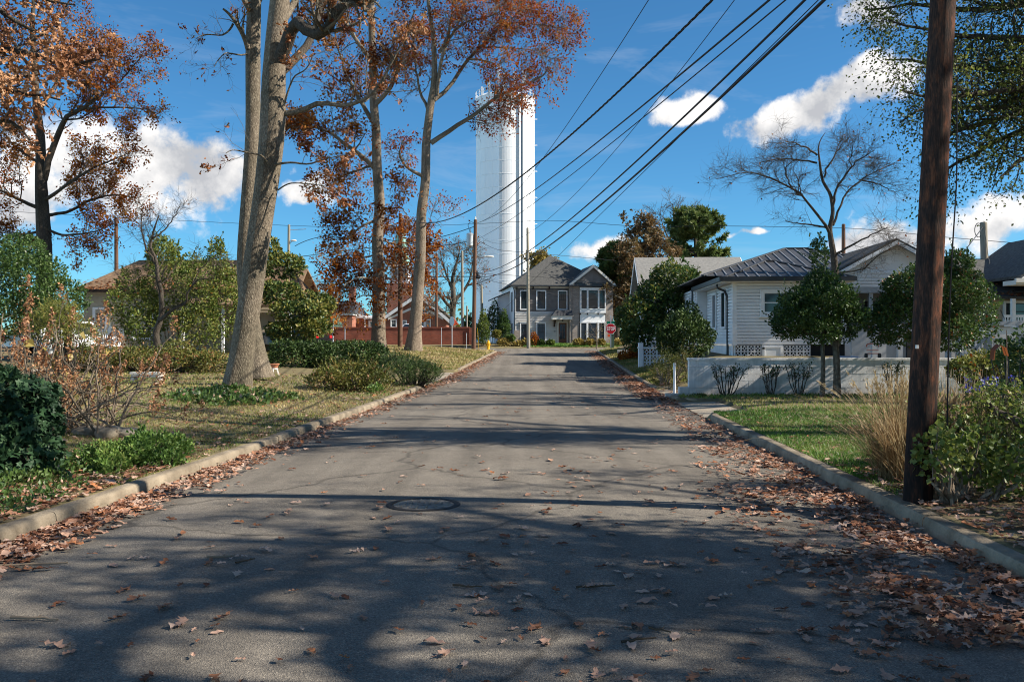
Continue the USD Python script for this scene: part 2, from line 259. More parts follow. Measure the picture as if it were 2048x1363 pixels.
m_ground = M('ground_soil', (.12, .088, .05), (.19, .16, .07), 2.2, .95, .5, 30, lo=.3, hi=.7)
m_far = M('far_ground', (.12, .11, .06), (.16, .13, .08), .4, .95)
m_road = ASPHALT('road_asphalt', (.160, .139, .114), (.208, .184, .151))
m_kerb = M('kerb_concrete', (.125, .098, .066), (.30, .245, .175), 2.6, .92, .7, 34, detail=9, lo=.32, hi=.68)
m_conc = M('apron_concrete', (.24, .20, .15), (.34, .29, .22), 2.0, .9, .4, 40)
m_white = M('white_paint', (.72, .72, .72), (.82, .82, .81), 3.0, .6)
m_siding = M('white_siding', (.70, .70, .71), (.80, .80, .80), 1.2, .65, .1, 60)
def WALL(name):
    n = {"g": ("geometry", {}), "s": ("separate_xyz", {}), "n": ("noise_texture", {"scale": 1.7, "detail": 7.0, "roughness": .65}), "m": ("mapping", {"scale": (5, 5, .5)}), "n2": ("noise_texture", {"scale": 3.0, "detail": 5.0}), "r": ("rgb_ramp", {"ramp": [(.3, (.64, .625, .60)), (.6, (.82, .80, .77))]}),
         "r2": ("rgb_ramp", {"ramp": [(.35, (.84, .84, .84)), (.6, (1, 1, 1))]}), "mm": ("mix", {"mix_type": "multiply", "fac": .8}), "za": ("math", {"math_type": "multiply_add", "value2": -.75}), "zm": ("map_range", {"from_min": -.45, "from_max": .12, "to_min": .75, "to_max": 0, "clamp": True}), "st": ("mix", {"color2": (.24, .17, .12)}),
         "bn": ("noise_texture", {"scale": 55.0, "detail": 5.0}), "b": ("bump", {"strength": .4, "distance": .02}), "p": ("principled_bsdf", {"roughness": .85, "specular_ior_level": .2})}
    l = [("g.position", "s.vector"), ("g.position", "n.vector"), ("g.position", "m.vector"), ("m.vector", "n2.vector"), ("n.fac", "r.fac"), ("n2.fac", "r2.fac"), ("r.color", "mm.color1"), ("r2.color", "mm.color2"), ("n.fac", "za.value1"), ("s.z", "za.value3"), ("za.value", "zm.value"), ("zm.result", "st.fac"), ("mm.color", "st.color1"), ("st.color", "p.base_color"), ("g.position", "bn.vector"), ("bn.fac", "b.height"), ("b.normal", "p.normal")]
    return usdkit.material(stage, '/World/Looks/' + name, n, l, surface="p.BSDF")
m_wall = WALL('painted_block')
m_warmsiding = M('warm_siding', (.47, .455, .43), (.55, .535, .51), 1.5, .7)
m_tower = M('tower_paint', (.74, .75, .77), (.80, .81, .82), .08, .45, spec=.4)
m_blackmetal = M('black_metal', (.018, .02, .024), (.03, .032, .036), 3., .35, spec=.5)
m_rooftin = M('dark_metal_roof', (.032, .033, .036), (.055, .057, .062), 1.0, .55, spec=.35)
m_seam = M('roof_seam', (.15, .15, .155), (.24, .24, .245), 2., .4, spec=.6)
m_shingle = M('grey_shingle', (.042, .042, .039), (.105, .102, .095), 9., .9, .4, 25, detail=8)
m_shingle2 = M('light_shingle', (.17, .165, .155), (.25, .24, .22), 7., .9, .3, 25)
m_brownroof = M('brown_shingle', (.135, .085, .05), (.235, .15, .088), 3., .9, .4, 25, detail=8)
m_greysiding = M('grey_siding', (.125, .112, .106), (.175, .16, .152), 2.5, .8)
m_tan = M('tan_siding', (.36, .30, .22), (.46, .39, .29), 1.5, .8)
m_cream = M('cream_trim', (.66, .63, .57), None, rough=.6)
m_brick = BRICK('red_brick', (.36, .115, .07), (.28, .085, .05), (.30, .22, .17))
m_brickwall = BRICK('garden_brick', (.36, .095, .055), (.25, .065, .04), (.24, .13, .09))
m_brickpale = BRICK('pale_brick', (.30, .25, .215), (.19, .155, .135), (.36, .33, .30))
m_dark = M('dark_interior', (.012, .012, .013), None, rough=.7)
m_glass = GLASS('window_glass'); m_glass2 = GLASS('window_glass_light', (.05, .065, .075))
m_sash = M('black_sash', (.02, .02, .02), None, rough=.4)
m_door = M('door_wood', (.10, .045, .025), (.14, .06, .03), 8., .5, stretch=(6, 6, 1))
m_bracket = M('bracket_wood', (.035, .02, .014), None, rough=.6)
def POLE(name):
    n = {"g": ("geometry", {}), "m": ("mapping", {"scale": (3, 3, .9)}), "n": ("noise_texture", {"scale": 5.5, "detail": 9.0, "roughness": .68}), "m2": ("mapping", {"scale": (20, 20, .8)}), "n2": ("noise_texture", {"scale": 9.0, "detail": 6.0, "roughness": .7}),
         "r": ("rgb_ramp", {"ramp": [(.36, (.028, .019, .016)), (.5, (.07, .036, .024)), (.64, (.21, .074, .036))]}), "r2": ("rgb_ramp", {"ramp": [(.36, (.35, .35, .36)), (.55, (1, 1, 1)), (.72, (1.35, 1.3, 1.25))]}), "mm": ("mix", {"mix_type": "multiply", "fac": 1.0}),
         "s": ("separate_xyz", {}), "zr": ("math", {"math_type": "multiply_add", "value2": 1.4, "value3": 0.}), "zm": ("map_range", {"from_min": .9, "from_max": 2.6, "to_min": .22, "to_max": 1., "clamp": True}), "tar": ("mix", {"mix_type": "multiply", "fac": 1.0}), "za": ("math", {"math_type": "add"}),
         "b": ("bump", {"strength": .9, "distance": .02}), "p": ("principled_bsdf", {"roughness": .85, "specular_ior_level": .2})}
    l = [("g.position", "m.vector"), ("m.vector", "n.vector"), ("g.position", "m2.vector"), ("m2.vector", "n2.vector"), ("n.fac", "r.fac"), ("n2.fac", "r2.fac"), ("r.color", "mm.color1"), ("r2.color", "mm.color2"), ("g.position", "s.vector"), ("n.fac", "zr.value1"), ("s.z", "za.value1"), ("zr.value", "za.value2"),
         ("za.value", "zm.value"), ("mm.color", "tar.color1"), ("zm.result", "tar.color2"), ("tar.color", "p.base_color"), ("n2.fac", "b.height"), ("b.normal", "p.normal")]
    return usdkit.material(stage, '/World/Looks/' + name, n, l, surface="p.BSDF")
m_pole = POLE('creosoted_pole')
m_polegrey = M('pole_grey', (.20, .18, .14), (.30, .27, .21), 6., .9, stretch=(3, 3, .2))
m_polebrown = M('pole_brown', (.09, .045, .028), (.15, .08, .05), 5., .9, stretch=(3, 3, .2))
m_wire = M('wire_black', (.012, .012, .014), None, rough=.5)
m_steel = M('galvanised_steel', (.42, .44, .45), (.52, .54, .55), 8., .45, metal=.6)
m_red = M('sign_red', (.42, .012, .022), None, rough=.45); m_signwhite = M('sign_white', (.8, .8, .8), None, rough=.5)
m_green = M('sign_green', (.0, .14, .09), None, rough=.45); m_orange = M('flag_orange', (.75, .10, .03), None, rough=.5)
m_yellow = M('hydrant_yellow', (.72, .42, .02), (.62, .34, .02), 8., .5)
m_terra = M('terracotta', (.36, .14, .075), (.42, .18, .10), 6., .85)
m_stone = M('garden_stone', (.17, .135, .095), (.36, .30, .22), 5., .95, .6, 25)
m_iron = M('cast_iron', (.10, .085, .066), (.27, .235, .19), 14., .6, .5, 90, metal=.3)
m_irondark = M('iron_rim', (.010, .009, .008), (.026, .023, .020), 12., .7)
m_copper = M('copper_green', (.16, .33, .26), (.22, .40, .31), 1.2, .7)
m_carblack = M('car_black', (.012, .012, .014), None, rough=.15, spec=.7); m_carwhite = M('car_white', (.7, .71, .72), None, rough=.2, spec=.6)
m_tail = M('tail_light', (.55, .01, .015), None, rough=.2, spec=.6); m_rubber = M('rubber', (.02, .02, .02), None, rough=.9)
m_bluegrey = M('porch_grey', (.30, .31, .32), (.38, .39, .40), 2., .8)
m_awning = M('awning_green', (.05, .09, .06), None, rough=.6)
m_rust = M('rust_red', (.25, .06, .035), None, rough=.6); m_bluetarp = M('blue_cover', (.05, .09, .17), None, rough=.5)
bark_oak = BARK('oak_bark', (.115, .092, .068), (.275, .23, .172), 24.); bark_grey = BARK('grey_bark', (.08, .068, .053), (.175, .15, .118), 18.); bark_dark = BARK('dark_bark', (.055, .045, .036), (.12, .10, .08), 22.)
bark_pale = BARK('pale_bark', (.155, .12, .09), (.29, .235, .175), 20.)
L_rust = LEAF('leaf_rust', [(.10, .024, .007), (.22, .055, .009), (.35, .11, .016), (.45, .21, .05)], rough=.7, spec=.08, trans=.4)
L_red = LEAF('leaf_red', [(.11, .021, .008), (.24, .045, .010), (.36, .085, .014), (.40, .17, .035)], rough=.7, spec=.08, trans=.4)
L_orange = LEAF('leaf_orange', [(.12, .03, .012), (.24, .075, .025), (.34, .14, .05), (.42, .22, .10)], trans=.3)
L_tan = LEAF('leaf_tan', [(.14, .055, .025), (.28, .12, .05), (.40, .20, .09), (.48, .30, .17)], trans=.25)
L_dead = LEAF('leaf_fallen', [(.13, .052, .03), (.26, .115, .06), (.40, .24, .17), (.50, .36, .28), (.40, .15, .055)], rough=.75, spec=.15, trans=.15)
L_dark = LEAF('leaf_dark_green', [(.015, .032, .01), (.031, .06, .014), (.055, .094, .021), (.085, .122, .033)], rough=.5, spec=.25, trans=.15)
L_holly = LEAF('leaf_holly', [(.02, .046, .011), (.043, .088, .017), (.072, .125, .027), (.12, .17, .045)], rough=.4, spec=.4, trans=.28)
L_mid = LEAF('leaf_mid_green', [(.045, .075, .014), (.09, .135, .022), (.15, .20, .036), (.24, .26, .06)], trans=.3)
L_yel = LEAF('leaf_yellow_green', [(.08, .10, .018), (.15, .17, .03), (.22, .22, .045), (.31, .25, .065)], trans=.3)
L_olive = LEAF('leaf_olive', [(.055, .068, .014), (.10, .115, .022), (.165, .165, .034), (.22, .15, .04)], trans=.25)
L_bright = LEAF('leaf_bright', [(.05, .10, .02), (.09, .17, .03), (.15, .24, .05), (.25, .30, .08)], trans=.35)
L_ivy = LEAF('leaf_ivy', [(.010, .026, .012), (.018, .045, .018), (.035, .075, .03), (.06, .11, .05)], rough=.55, spec=.2, trans=.1)
L_pine = LEAF('leaf_pine', [(.05, .08, .02), (.09, .135, .032), (.145, .19, .05), (.21, .24, .075)], trans=.35)
L_brown = LEAF('leaf_brown', [(.06, .045, .018), (.13, .08, .03), (.20, .115, .045), (.17, .13, .05)], trans=.3)
L_willow = LEAF('leaf_willow', [(.05, .07, .016), (.09, .12, .026), (.14, .17, .036), (.23, .23, .06)], trans=.5)
L_gold = LEAF('leaf_gold', [(.16, .12, .02), (.28, .21, .05), (.40, .30, .08), (.45, .36, .12)], trans=.3)
L_reed = LEAF('leaf_reed', [(.20, .125, .06), (.34, .23, .115), (.48, .36, .19), (.58, .47, .28)], rough=.6, trans=.25)
L_lawn = LEAF('blade_lawn', [(.04, .105, .012), (.075, .18, .02), (.13, .25, .035), (.26, .26, .07)], trans=.3)
L_dry = LEAF('blade_dry', [(.10, .145, .025), (.19, .20, .045), (.33, .275, .10), (.44, .35, .16)], trans=.25)
L_twig = LEAF('twig_brown', [(.06, .045, .03), (.14, .10, .07), (.24, .185, .13)], rough=.85, spec=.1, trans=.0)
L_blue = LEAF('petal_blue', [(.05, .05, .30), (.10, .10, .5)], trans=.3); L_pink = LEAF('petal_pink', [(.40, .10, .16), (.55, .2, .25)], trans=.3)

# ------------------------------------------------------------------ ground, road, kerbs
def sp(t, k=3.): return k * np.logaddexp(0, np.asarray(t, float) / k)
def prof(y): return .0205 * (sp(np.asarray(y, float) - 30) - sp(np.asarray(y, float) - 83))
def sstep(a, b, t): t = np.clip((np.asarray(t, float) - a) / (b - a), 0, 1); return t * t * (3 - 2 * t)
def XL(y): return -4.27 + .0475 * np.asarray(y, float)
def XR(y): return 3.10 + .0475 * np.asarray(y, float)
YS0, YS1 = 69.6, 78.2                                     # the cross street
road_main = Polygon([(XL(-30), -30), (XR(-30), -30), (XR(74), 74), (XL(74), 74)])
road_cross = sbox(-150, YS0, 150, YS1)
ROAD = shapely.union(road_main, road_cross).buffer(3.2, 16).buffer(-3.2, 16)
APRON = Polygon([(XR(18.6), 18.6), (XR(18.6) + 1.05, 19.0), (XR(23.3) + 1.0, 22.85), (XR(23.3), 23.3)])
PATH = Polygon([(XR(24.9), 24.9), (XR(24.9) + 1.35, 24.9), (XR(28.3) + 1.5, 28.0), (XR(28.3), 28.3)])
DRIVE = Polygon([(XL(30.3), 30.3), (XL(30.3) - 16, 33.5), (XL(39.8) - 16, 39.8), (XL(39.8), 39.8)])
def dist_to(poly_, x, y):
    p = shapely.points(np.stack([np.ravel(x), np.ravel(y)], 1)); d = shapely.distance(poly_.boundary, p); shapely.prepare(poly_)
    return np.where(shapely.contains(poly_, p), -d, d).reshape(np.shape(x))
def gz(x, y):
    x, y = np.asarray(x, float), np.asarray(y, float); d = dist_to(ROAD, x, y); side = x - XR(np.minimum(y, 74))
    left = (x < XL(np.minimum(y, 74)) + 3)
    lift = .125 * sstep(.02, .16, d)
    near = y < YS0 + 4
    hl = .26 * sstep(.3, 6, d) + .26 * sstep(40, 52, y) * sstep(.3, 3, d) * (1 - sstep(58, 69, y))
    hr = .03 * sstep(.3, 4, d) + .62 * sstep(24.25, 24.37, y) * sstep(.7, 3.4, side) * (1 - .35 * sstep(40, 66, y)) + .1 * sstep(24.37, 25, y) * sstep(.2, 1, side)
    hf = .18 * sstep(.3, 3, d)
    z = prof(y) + lift + np.where(near, np.where(left, hl, hr), hf)
    for pg, wdt in ((APRON, 2.6), (PATH, 1.3), (DRIVE, 1.5)):
        dd = dist_to(pg, x, y); base = np.where(dd < .02, -.02, 0); z = z + base
        z = np.where(dd < .02, prof(y) + np.minimum(.125 + (.25 if pg is DRIVE else 0) * sstep(1.5, 8, d), .125 * sstep(0, wdt, d) + (.25 if pg is DRIVE else 0) * sstep(1.5, 8, d)) - .02, z)
    z = np.where(d < .0, prof(y) - .05, z)
    z = z + .02 * (meshkit.fbm(np.stack([x * .8, y * .8, 0 * x], -1), 3) - .5) * sstep(.2, 1.2, d)
    return z
def g1(x, y): return float(gz(np.array([x]), np.array([y]))[0])
e = 3.685
us = np.unique(np.round(np.r_[-900, -500, -300, -200, -120, -80, np.arange(-60, -12, 1.6), np.arange(-12, -e - .8, .35), np.arange(-e - .8, -e, .1), -e - .16, -e - .01, -e, -2, 0, 2, e, e + .01, e + .16, np.arange(e + .1, e + 4.4, .13),
                          np.arange(e + 4.4, 14, .45), np.arange(14, 60, 1.6), 80, 120, 200, 300, 500, 900], 3))
ys = np.unique(np.round(np.r_[24.1, 24.2, 24.25, 24.31, 24.37, 24.45, -400, -150, -60, -30, np.arange(-20, 18, .5), np.arange(18, 31, .3), np.arange(31, 66, .7), np.arange(66, 84, .35), np.arange(84, 120, 3), 150, 200, 300, 500, 900, 2000], 3))
U, Yg = np.meshgrid(us, ys); Xg = U - .585 + .0475 * np.clip(Yg, -30, 74)
Zg = gz(Xg, Yg); nx = len(us)
ii = (np.arange(len(ys) - 1)[:, None] * nx + np.arange(nx - 1)[None]).ravel()
solo('ground', (np.stack([Xg, Yg, Zg], -1).reshape(-1, 3), np.stack([ii, ii + 1, ii + nx + 1, ii + nx], 1)), m_ground, kind='structure', smooth=True)
def sheet(pg, dz, zf, step):                              # a triangulated sheet over polygon pg that follows height zf
    x0, y0, x1, y1 = pg.bounds; cells = []
    for yy in np.arange(y0, y1, step[1]):
        row = pg.intersection(sbox(x0 - 1, yy, x1 + 1, min(yy + step[1], y1)))
        for g in getattr(row, 'geoms', [row]):
            if g.is_empty or g.geom_type != 'Polygon': continue
            for t in shapely.constrained_delaunay_triangles(g).geoms if hasattr(shapely, 'constrained_delaunay_triangles') else shapely.ops.triangulate(g): cells.append(np.array(t.exterior.coords)[:3])
    v = np.array(cells).reshape(-1, 2); f = np.arange(len(v)).reshape(-1, 3)
    a = np.cross(v[f[:, 1]] - v[f[:, 0]], v[f[:, 2]] - v[f[:, 0]]); f[a < 0] = f[a < 0][:, ::-1]
    return np.column_stack([v, zf(v[:, 0], v[:, 1]) + dz]), f
def roadz(x, y):                                          # slight crown across the street
    c = x - (-.585 + .0475 * y); return prof(y) + .045 * (1 - np.clip(c / e, -1, 1) ** 2) * (1 - sstep(60, 69, y))
ry = np.unique(np.r_[np.arange(-30, 69, .75), np.arange(60, 69.6, .4)]); ru = np.linspace(-e, e, 13)
RX, RY = np.meshgrid(ru, ry); RXx = RX - .585 + .0475 * RY; RZ = roadz(RXx, RY); n_ = len(ru)
jj = (np.arange(len(ry) - 1)[:, None] * n_ + np.arange(n_ - 1)[None]).ravel()
main_sheet = (np.stack([RXx, RY, RZ], -1).reshape(-1, 3), np.stack([jj, jj + 1, jj + n_ + 1, jj + n_], 1))
flare = ROAD.difference(Polygon([(XL(-31), -31), (XR(-31), -31), (XR(ry[-1]), ry[-1]), (XL(ry[-1]), ry[-1])]))
solo('road', cat_(main_sheet, sheet(flare, 0, lambda x, y: prof(y), (1, 1.0))), m_road, kind='structure')
ap = solo('driveway_apron', sheet(APRON, .012, lambda x, y: prof(y) + .13 * sstep(0, 2.6, dist_to(ROAD, x, y)), (1, .35)), m_conc, kind='structure')
solo('garden_path', sheet(PATH, .012, lambda x, y: prof(y) + .13 * sstep(0, 1.3, dist_to(ROAD, x, y)), (1, .3)), m_conc, kind='structure')
solo('driveway', sheet(DRIVE, .012, lambda x, y: prof(y) + .125 * sstep(0, 1.5, dist_to(ROAD, x, y)) + .25 * sstep(1.5, 8, dist_to(ROAD, x, y)), (1, .6)), m_conc, kind='structure')

def kerb(pts, name='kerb', hfade=(False, False), seg=3.0, seed=0):
    """One kerb line of cast segments with rounded arris; pts run so that the lawn is on the left-hand side of travel when side=+1."""
    rng = np.random.default_rng(seed); ln = LineString(pts); par = thing(name, None, None, kind='structure'); L = ln.length; k = max(1, round(L / seg))
    prof2 = np.array([(0, -.06), (.005, .055), (.012, .105), (.03, .128), (.06, .134), (.12, .136), (.15, .132), (.155, .10), (.155, -.06)])
    for i in range(k):
        a, b = L * i / k + .006, L * (i + 1) / k - .006; m = max(3, int((b - a) / .3) + 1); s = np.linspace(a, b, m)
        c = np.array([ln.interpolate(t).coords[0] for t in s]); c2 = np.array([ln.interpolate(min(t + .02, L)).coords[0] for t in s]); c1 = np.array([ln.interpolate(max(t - .02, 0)).coords[0] for t in s])
        tn = c2 - c1; tn /= np.linalg.norm(tn, axis=1, keepdims=True); nrm = np.stack([tn[:, 1], -tn[:, 0]], 1) * SIDE[0]
        fade = np.ones(m)
        if hfade[0]: fade *= sstep(0, .9, s)
        if hfade[1]: fade *= sstep(0, .9, L - s)
        jit = rng.normal(0, .004); top = prof(c[:, 1]); q = []
        for j in range(m):
            off = c[j] + nrm[j] * prof2[:, :1]; zz = prof2[:, 1].copy(); zz[1:-1] *= .12 + .88 * fade[j]
            q.append(np.column_stack([off, top[j] + zz + jit + (meshkit.noise(np.column_stack([off * 5, zz * 5])) - .5) * .012]))
        q = np.array(q); n2 = len(prof2); v = q.reshape(-1, 3); o = (np.arange(m - 1)[:, None] * n2 + np.arange(n2 - 1)[None]).ravel()
        f = np.stack([o, o + 1, o + n2 + 1, o + n2], 1)
        caps = [[0] + [j + 1, j] for j in range(1, n2 - 1)] + [[(m - 1) * n2, (m - 1) * n2 + j, (m - 1) * n2 + j + 1] for j in range(1, n2 - 1)]
        part(par, 'kerb_segment', cat_((v, f), (v, np.array(caps))), m_kerb, smooth=40)
SIDE = [1]
def arc(cx, cy, r, a0, a1, n=8): return [(cx + r * math.cos(math.radians(a)), cy + r * math.sin(math.radians(a))) for a in np.linspace(a0, a1, n)]
SIDE[0] = -1   # left-hand kerbs: lawn lies to the left of travel
kerb([(XL(y), y) for y in np.arange(1.5, 30.1, 1.)], hfade=(False, True), seed=1)
kl = [(XL(y), y) for y in np.arange(40.2, 66.1, 1.3)]
kerb(kl + arc(XL(66.4) - 3.2, 66.4, 3.2, 0, 90) + [(XL(66) - 3.2 - k * 3, YS0) for k in range(1, 8)], hfade=(True, False), seed=2)
SIDE[0] = 1
kerb([(XR(y), y) for y in np.arange(1.5, 17.9, .8)] + arc(XR(17.9) + 1.1, 17.9, 1.1, 180, 80, 7), hfade=(False, True), seed=3)
kerb([(XR(23.6) + 1.25, 22.98), (XR(23.6) + .8, 23.1), (XR(23.6) + .35, 23.25), (XR(23.7) + .08, 23.55), (XR(24.0), 23.95), (XR(24.5), 24.5), (XR(24.8) + .1, 24.8)], hfade=(True, False), seg=1.4, seed=4)
kerb([(XR(28.2) + 1.3, 28.1), (XR(28.2) + .5, 28.3), (XR(28.5) + .12, 28.5)] + [(XR(y), y) for y in np.arange(29, 66, 1.3)] + arc(XR(66.2) + 3.2, 66.4, 3.2, 180, 90) + [(XR(66) + 3.2 + k * 3, YS0) for k in range(1, 9)], hfade=(True, False), seed=5)
# white dashes of the cross street
mk = thing('road_marking', None, None, kind='structure')
for x0 in np.arange(-20, 40, 5.2):
    part(mk, 'painted_dash', (np.array([[x0, 75.0, prof(75) + .006], [x0 + 3., 75.0, prof(75) + .006], [x0 + 3., 75.16, prof(75.16) + .006], [x0, 75.16, prof(75.16) + .006]]), np.array([[0, 1, 2, 3]])), m_signwhite)

# manhole
def manhole():
    Yc = 2880 / (1012.5 - 681.5) * .985; xc = X(847, Yc); z = float(roadz(np.array(xc), np.array(Yc)))
    t = thing('manhole_cover', 'round cast iron manhole cover set in the asphalt left of the road centre', 'manhole cover', loc=(xc, Yc, z))
    part(t, 'ring', lathe([(.352, -.02), (.352, .004), (.34, .008), (.298, .008), (.29, -.02)], 36), m_irondark)
    part(t, 'lid', lathe([(.283, -.03), (.283, .003), (.27, .006), (.0, .006)], 36), m_iron)
    bars = []
    for r in (.06, .12, .18, .24):
        k = int(r * 70)
        for i in range(k):
            a = 2 * math.pi * (i + .5 * (r > .1)) / k; c, s = math.cos(a), math.sin(a)
            bars.append(cyl((r * c, r * s, .004), (r * c, r * s, .013), .013, .010, 6))
    part(t, 'raised_pattern', cat_(*bars), m_iron)
manhole()

# ------------------------------------------------------------------ water tower
def water_tower():
    Yc = 155.0; r = 57.5 / F * Yc * .998; xc = X(1009.5, Yc); z0 = prof(Yc) - .5; z1 = Z(186, Yc - r)
    t = thing('water_tower', 'tall white cylindrical water tower rising behind the two-storey house', 'water tower', loc=(xc, Yc, z0)); h = z1 - z0
    n, rows = 12, 19; hh = h / rows
    for i in range(rows):
        for k in range(n):
            a = np.linspace(0, 2 * math.pi / n, 7) + 2 * math.pi * (k + .5 * (i % 2)) / n + .35; g = .006
            a = np.r_[a[0] + g / r, a[1:-1], a[-1] - g / r]; c, s = np.cos(a), np.sin(a)
            lo, hi = i * hh + .006, (i + 1) * hh - .006
            v = np.vstack([np.column_stack([r * c, r * s, np.full(7, lo)]), np.column_stack([r * c, r * s, np.full(7, hi)]),
                           np.column_stack([(r - .1) * c, (r - .1) * s, np.full(7, lo)]), np.column_stack([(r - .1) * c, (r - .1) * s, np.full(7, hi)])])
            q = [[j, j + 1, j + 8, j + 7] for j in range(6)] + [[j + 7, j + 8, j + 22, j + 21] for j in range(6)] + [[j + 1, j, j + 14, j + 15] for j in range(6)]
            part(t, 'plate', (v, np.array(q)), m_tower)
    th = np.linspace(0, 2 * math.pi, 49); ring = lambda rr, z: np.column_stack([rr * np.cos(th), rr * np.sin(th), np.full(49, z)])
    for i in range(1, rows): part(t, 'weld_seam', tubes(ring(r + .0, i * hh), np.full(49, .032), 4), m_tower)
    part(t, 'roof', lathe([(r + .03, h - .02), (r + .03, h + .06), (r - .4, h + .45), (r * .55, h + 1.05), (.0, h + 1.4)], 48), m_tower, smooth=35)
    for zr in (.75, 1.25): part(t, 'guard_rail', tubes(ring(r + .05, h + zr), np.full(49, .05), 4), m_tower)
    for k in range(24):
        a = 2 * math.pi * k / 24; c, s = math.cos(a) * (r + .05), math.sin(a) * (r + .05); part(t, 'rail_post', cyl((c, s, h), (c, s, h + 1.25), .05, n=5), m_tower)
    # riser pipe, cable run and caged ladder on the sunny side
    def run(ang, rad, off): a = math.radians(ang); c, s = math.cos(a), math.sin(a); return cyl(((r + off) * c, (r + off) * s, 0), ((r + off) * c, (r + off) * s, h + .3), rad, n=8)
    part(t, 'riser_pipe', run(-57, .20, .45), M('riser_paint', (.16, .19, .22), None, rough=.5), smooth=40)
    part(t, 'cable_tray', run(-35, .09, .3), m_steel)
    for da in (-2.4, 2.4): part(t, 'ladder_rail', run(-18 + da, .05, .35), m_tower)
    rr = [bar(*[((r + .35) * math.cos(math.radians(-18 + d)), (r + .35) * math.sin(math.radians(-18 + d)), z) for d in (-2.4, 2.4)], .05, .05) for z in np.arange(.5, h, .45)]
    part(t, 'rungs', cat_(*rr), m_tower, kind='stuff')
    for k in range(9):
        z = h * (k + .7) / 9.5; a = np.radians(np.linspace(-50, 230, 13)) + math.radians(-18) - math.pi / 2; cx, cy = (r + .45) * math.cos(math.radians(-18)), (r + .45) * math.sin(math.radians(-18))
        part(t, 'cage_hoop', tubes(np.column_stack([cx + .42 * np.cos(a), cy + .42 * np.sin(a), np.full(13, z)]), np.full(13, .035), 4), m_tower)
    for px, top, w in ((998, 132, .5), (1008, 148, .3), (1031, 144, .55), (1049, 138, .6), (978, 160, .35), (963, 168, .3)):   # antenna panels round the rim
        a = math.acos(np.clip((X(px, Yc) - xc) / r, -1, 1)); c, s = r * .96 * math.cos(a), -r * .96 * math.sin(a); zt = Z(top, Yc - r) - z0
        part(t, 'antenna_mast', cyl((c, s, h), (c, s, zt), .09, n=6), m_tower)
        part(t, 'antenna_panel', bx(c - w / 2, c + w / 2, s - .3, s - .12, zt - 2.4, zt + .1), m_tower)
water_tower()

# ------------------------------------------------------------------ house kit
def window(par, x0, x1, z0, z1, y, fr=.1, sash=m_sash, frame=m_white, mull=0, rows=2, glass=m_glass, proud=.05, sill=False):
    w = part(par, 'window', cat_(bx(x0 - fr, x0, y - proud, y + .05, z0 - fr, z1 + fr), bx(x1, x1 + fr, y - proud, y + .05, z0 - fr, z1 + fr), bx(x0, x1, y - proud, y + .05, z1, z1 + fr), bx(x0, x1, y - proud, y + .05, z0 - fr, z0)), frame)
    part(w, 'pane', bx(x0 + .001, x1 - .001, y + .012, y + .04, z0 + .001, z1 - .001), glass)
    b = .035; s = [bx(x0, x0 + b, y - .02, y + .012, z0, z1), bx(x1 - b, x1, y - .02, y + .012, z0, z1), bx(x0 + b, x1 - b, y - .02, y + .012, z0, z0 + b), bx(x0 + b, x1 - b, y - .02, y + .012, z1 - b, z1)]
    for r in range(1, rows): zz = z0 + (z1 - z0) * r / rows; s.append(bx(x0 + b, x1 - b, y - .018, y + .012, zz - .02, zz + .02))
    for k in range(1, mull + 1):
        xx = x0 + (x1 - x0) * k / (mull + 1); s.append(bx(xx - .012, xx + .012, y - .012, y + .0125, (z0 + z1) / 2 + .02, z1 - b))
    if mull: zq = z0 + (z1 - z0) * .75; s.append(bx(x0 + b, x1 - b, y - .0115, y + .0122, zq - .012, zq + .012))
    part(w, 'sash', cat_(*s), sash)
def boards(x0, x1, y, z0, z1, expo, lean=.016, th=.02, cove=False):    # lap siding facing -y, one mesh per board
    out = []; k = max(1, round((z1 - z0) / expo)); e_ = (z1 - z0) / k
    for i in range(k):
        a, b = z0 + i * e_, z0 + (i + 1) * e_
        if cove:
            zc = b - e_ * .28; out.append(cat_(bx(x0, x1, y - lean, y + th, a, zc), bx(x0, x1, y - .002, y + th, zc, b))); continue
        out.append(hexa([[x0, y - lean - .004, a], [x1, y - lean - .004, a], [x1, y + th, a], [x0, y + th, a], [x0, y - .004, b + .012], [x1, y - .004, b + .012], [x1, y + th, b + .012], [x0, y + th, b + .012]]))
    return out
def rotz(m, deg, o=(0, 0, 0)):
    a = math.radians(deg); R = np.array([[math.cos(a), -math.sin(a), 0], [math.sin(a), math.cos(a), 0], [0, 0, 1]]); return (np.asarray(m[0]) @ R.T) + np.asarray(o), m[1]
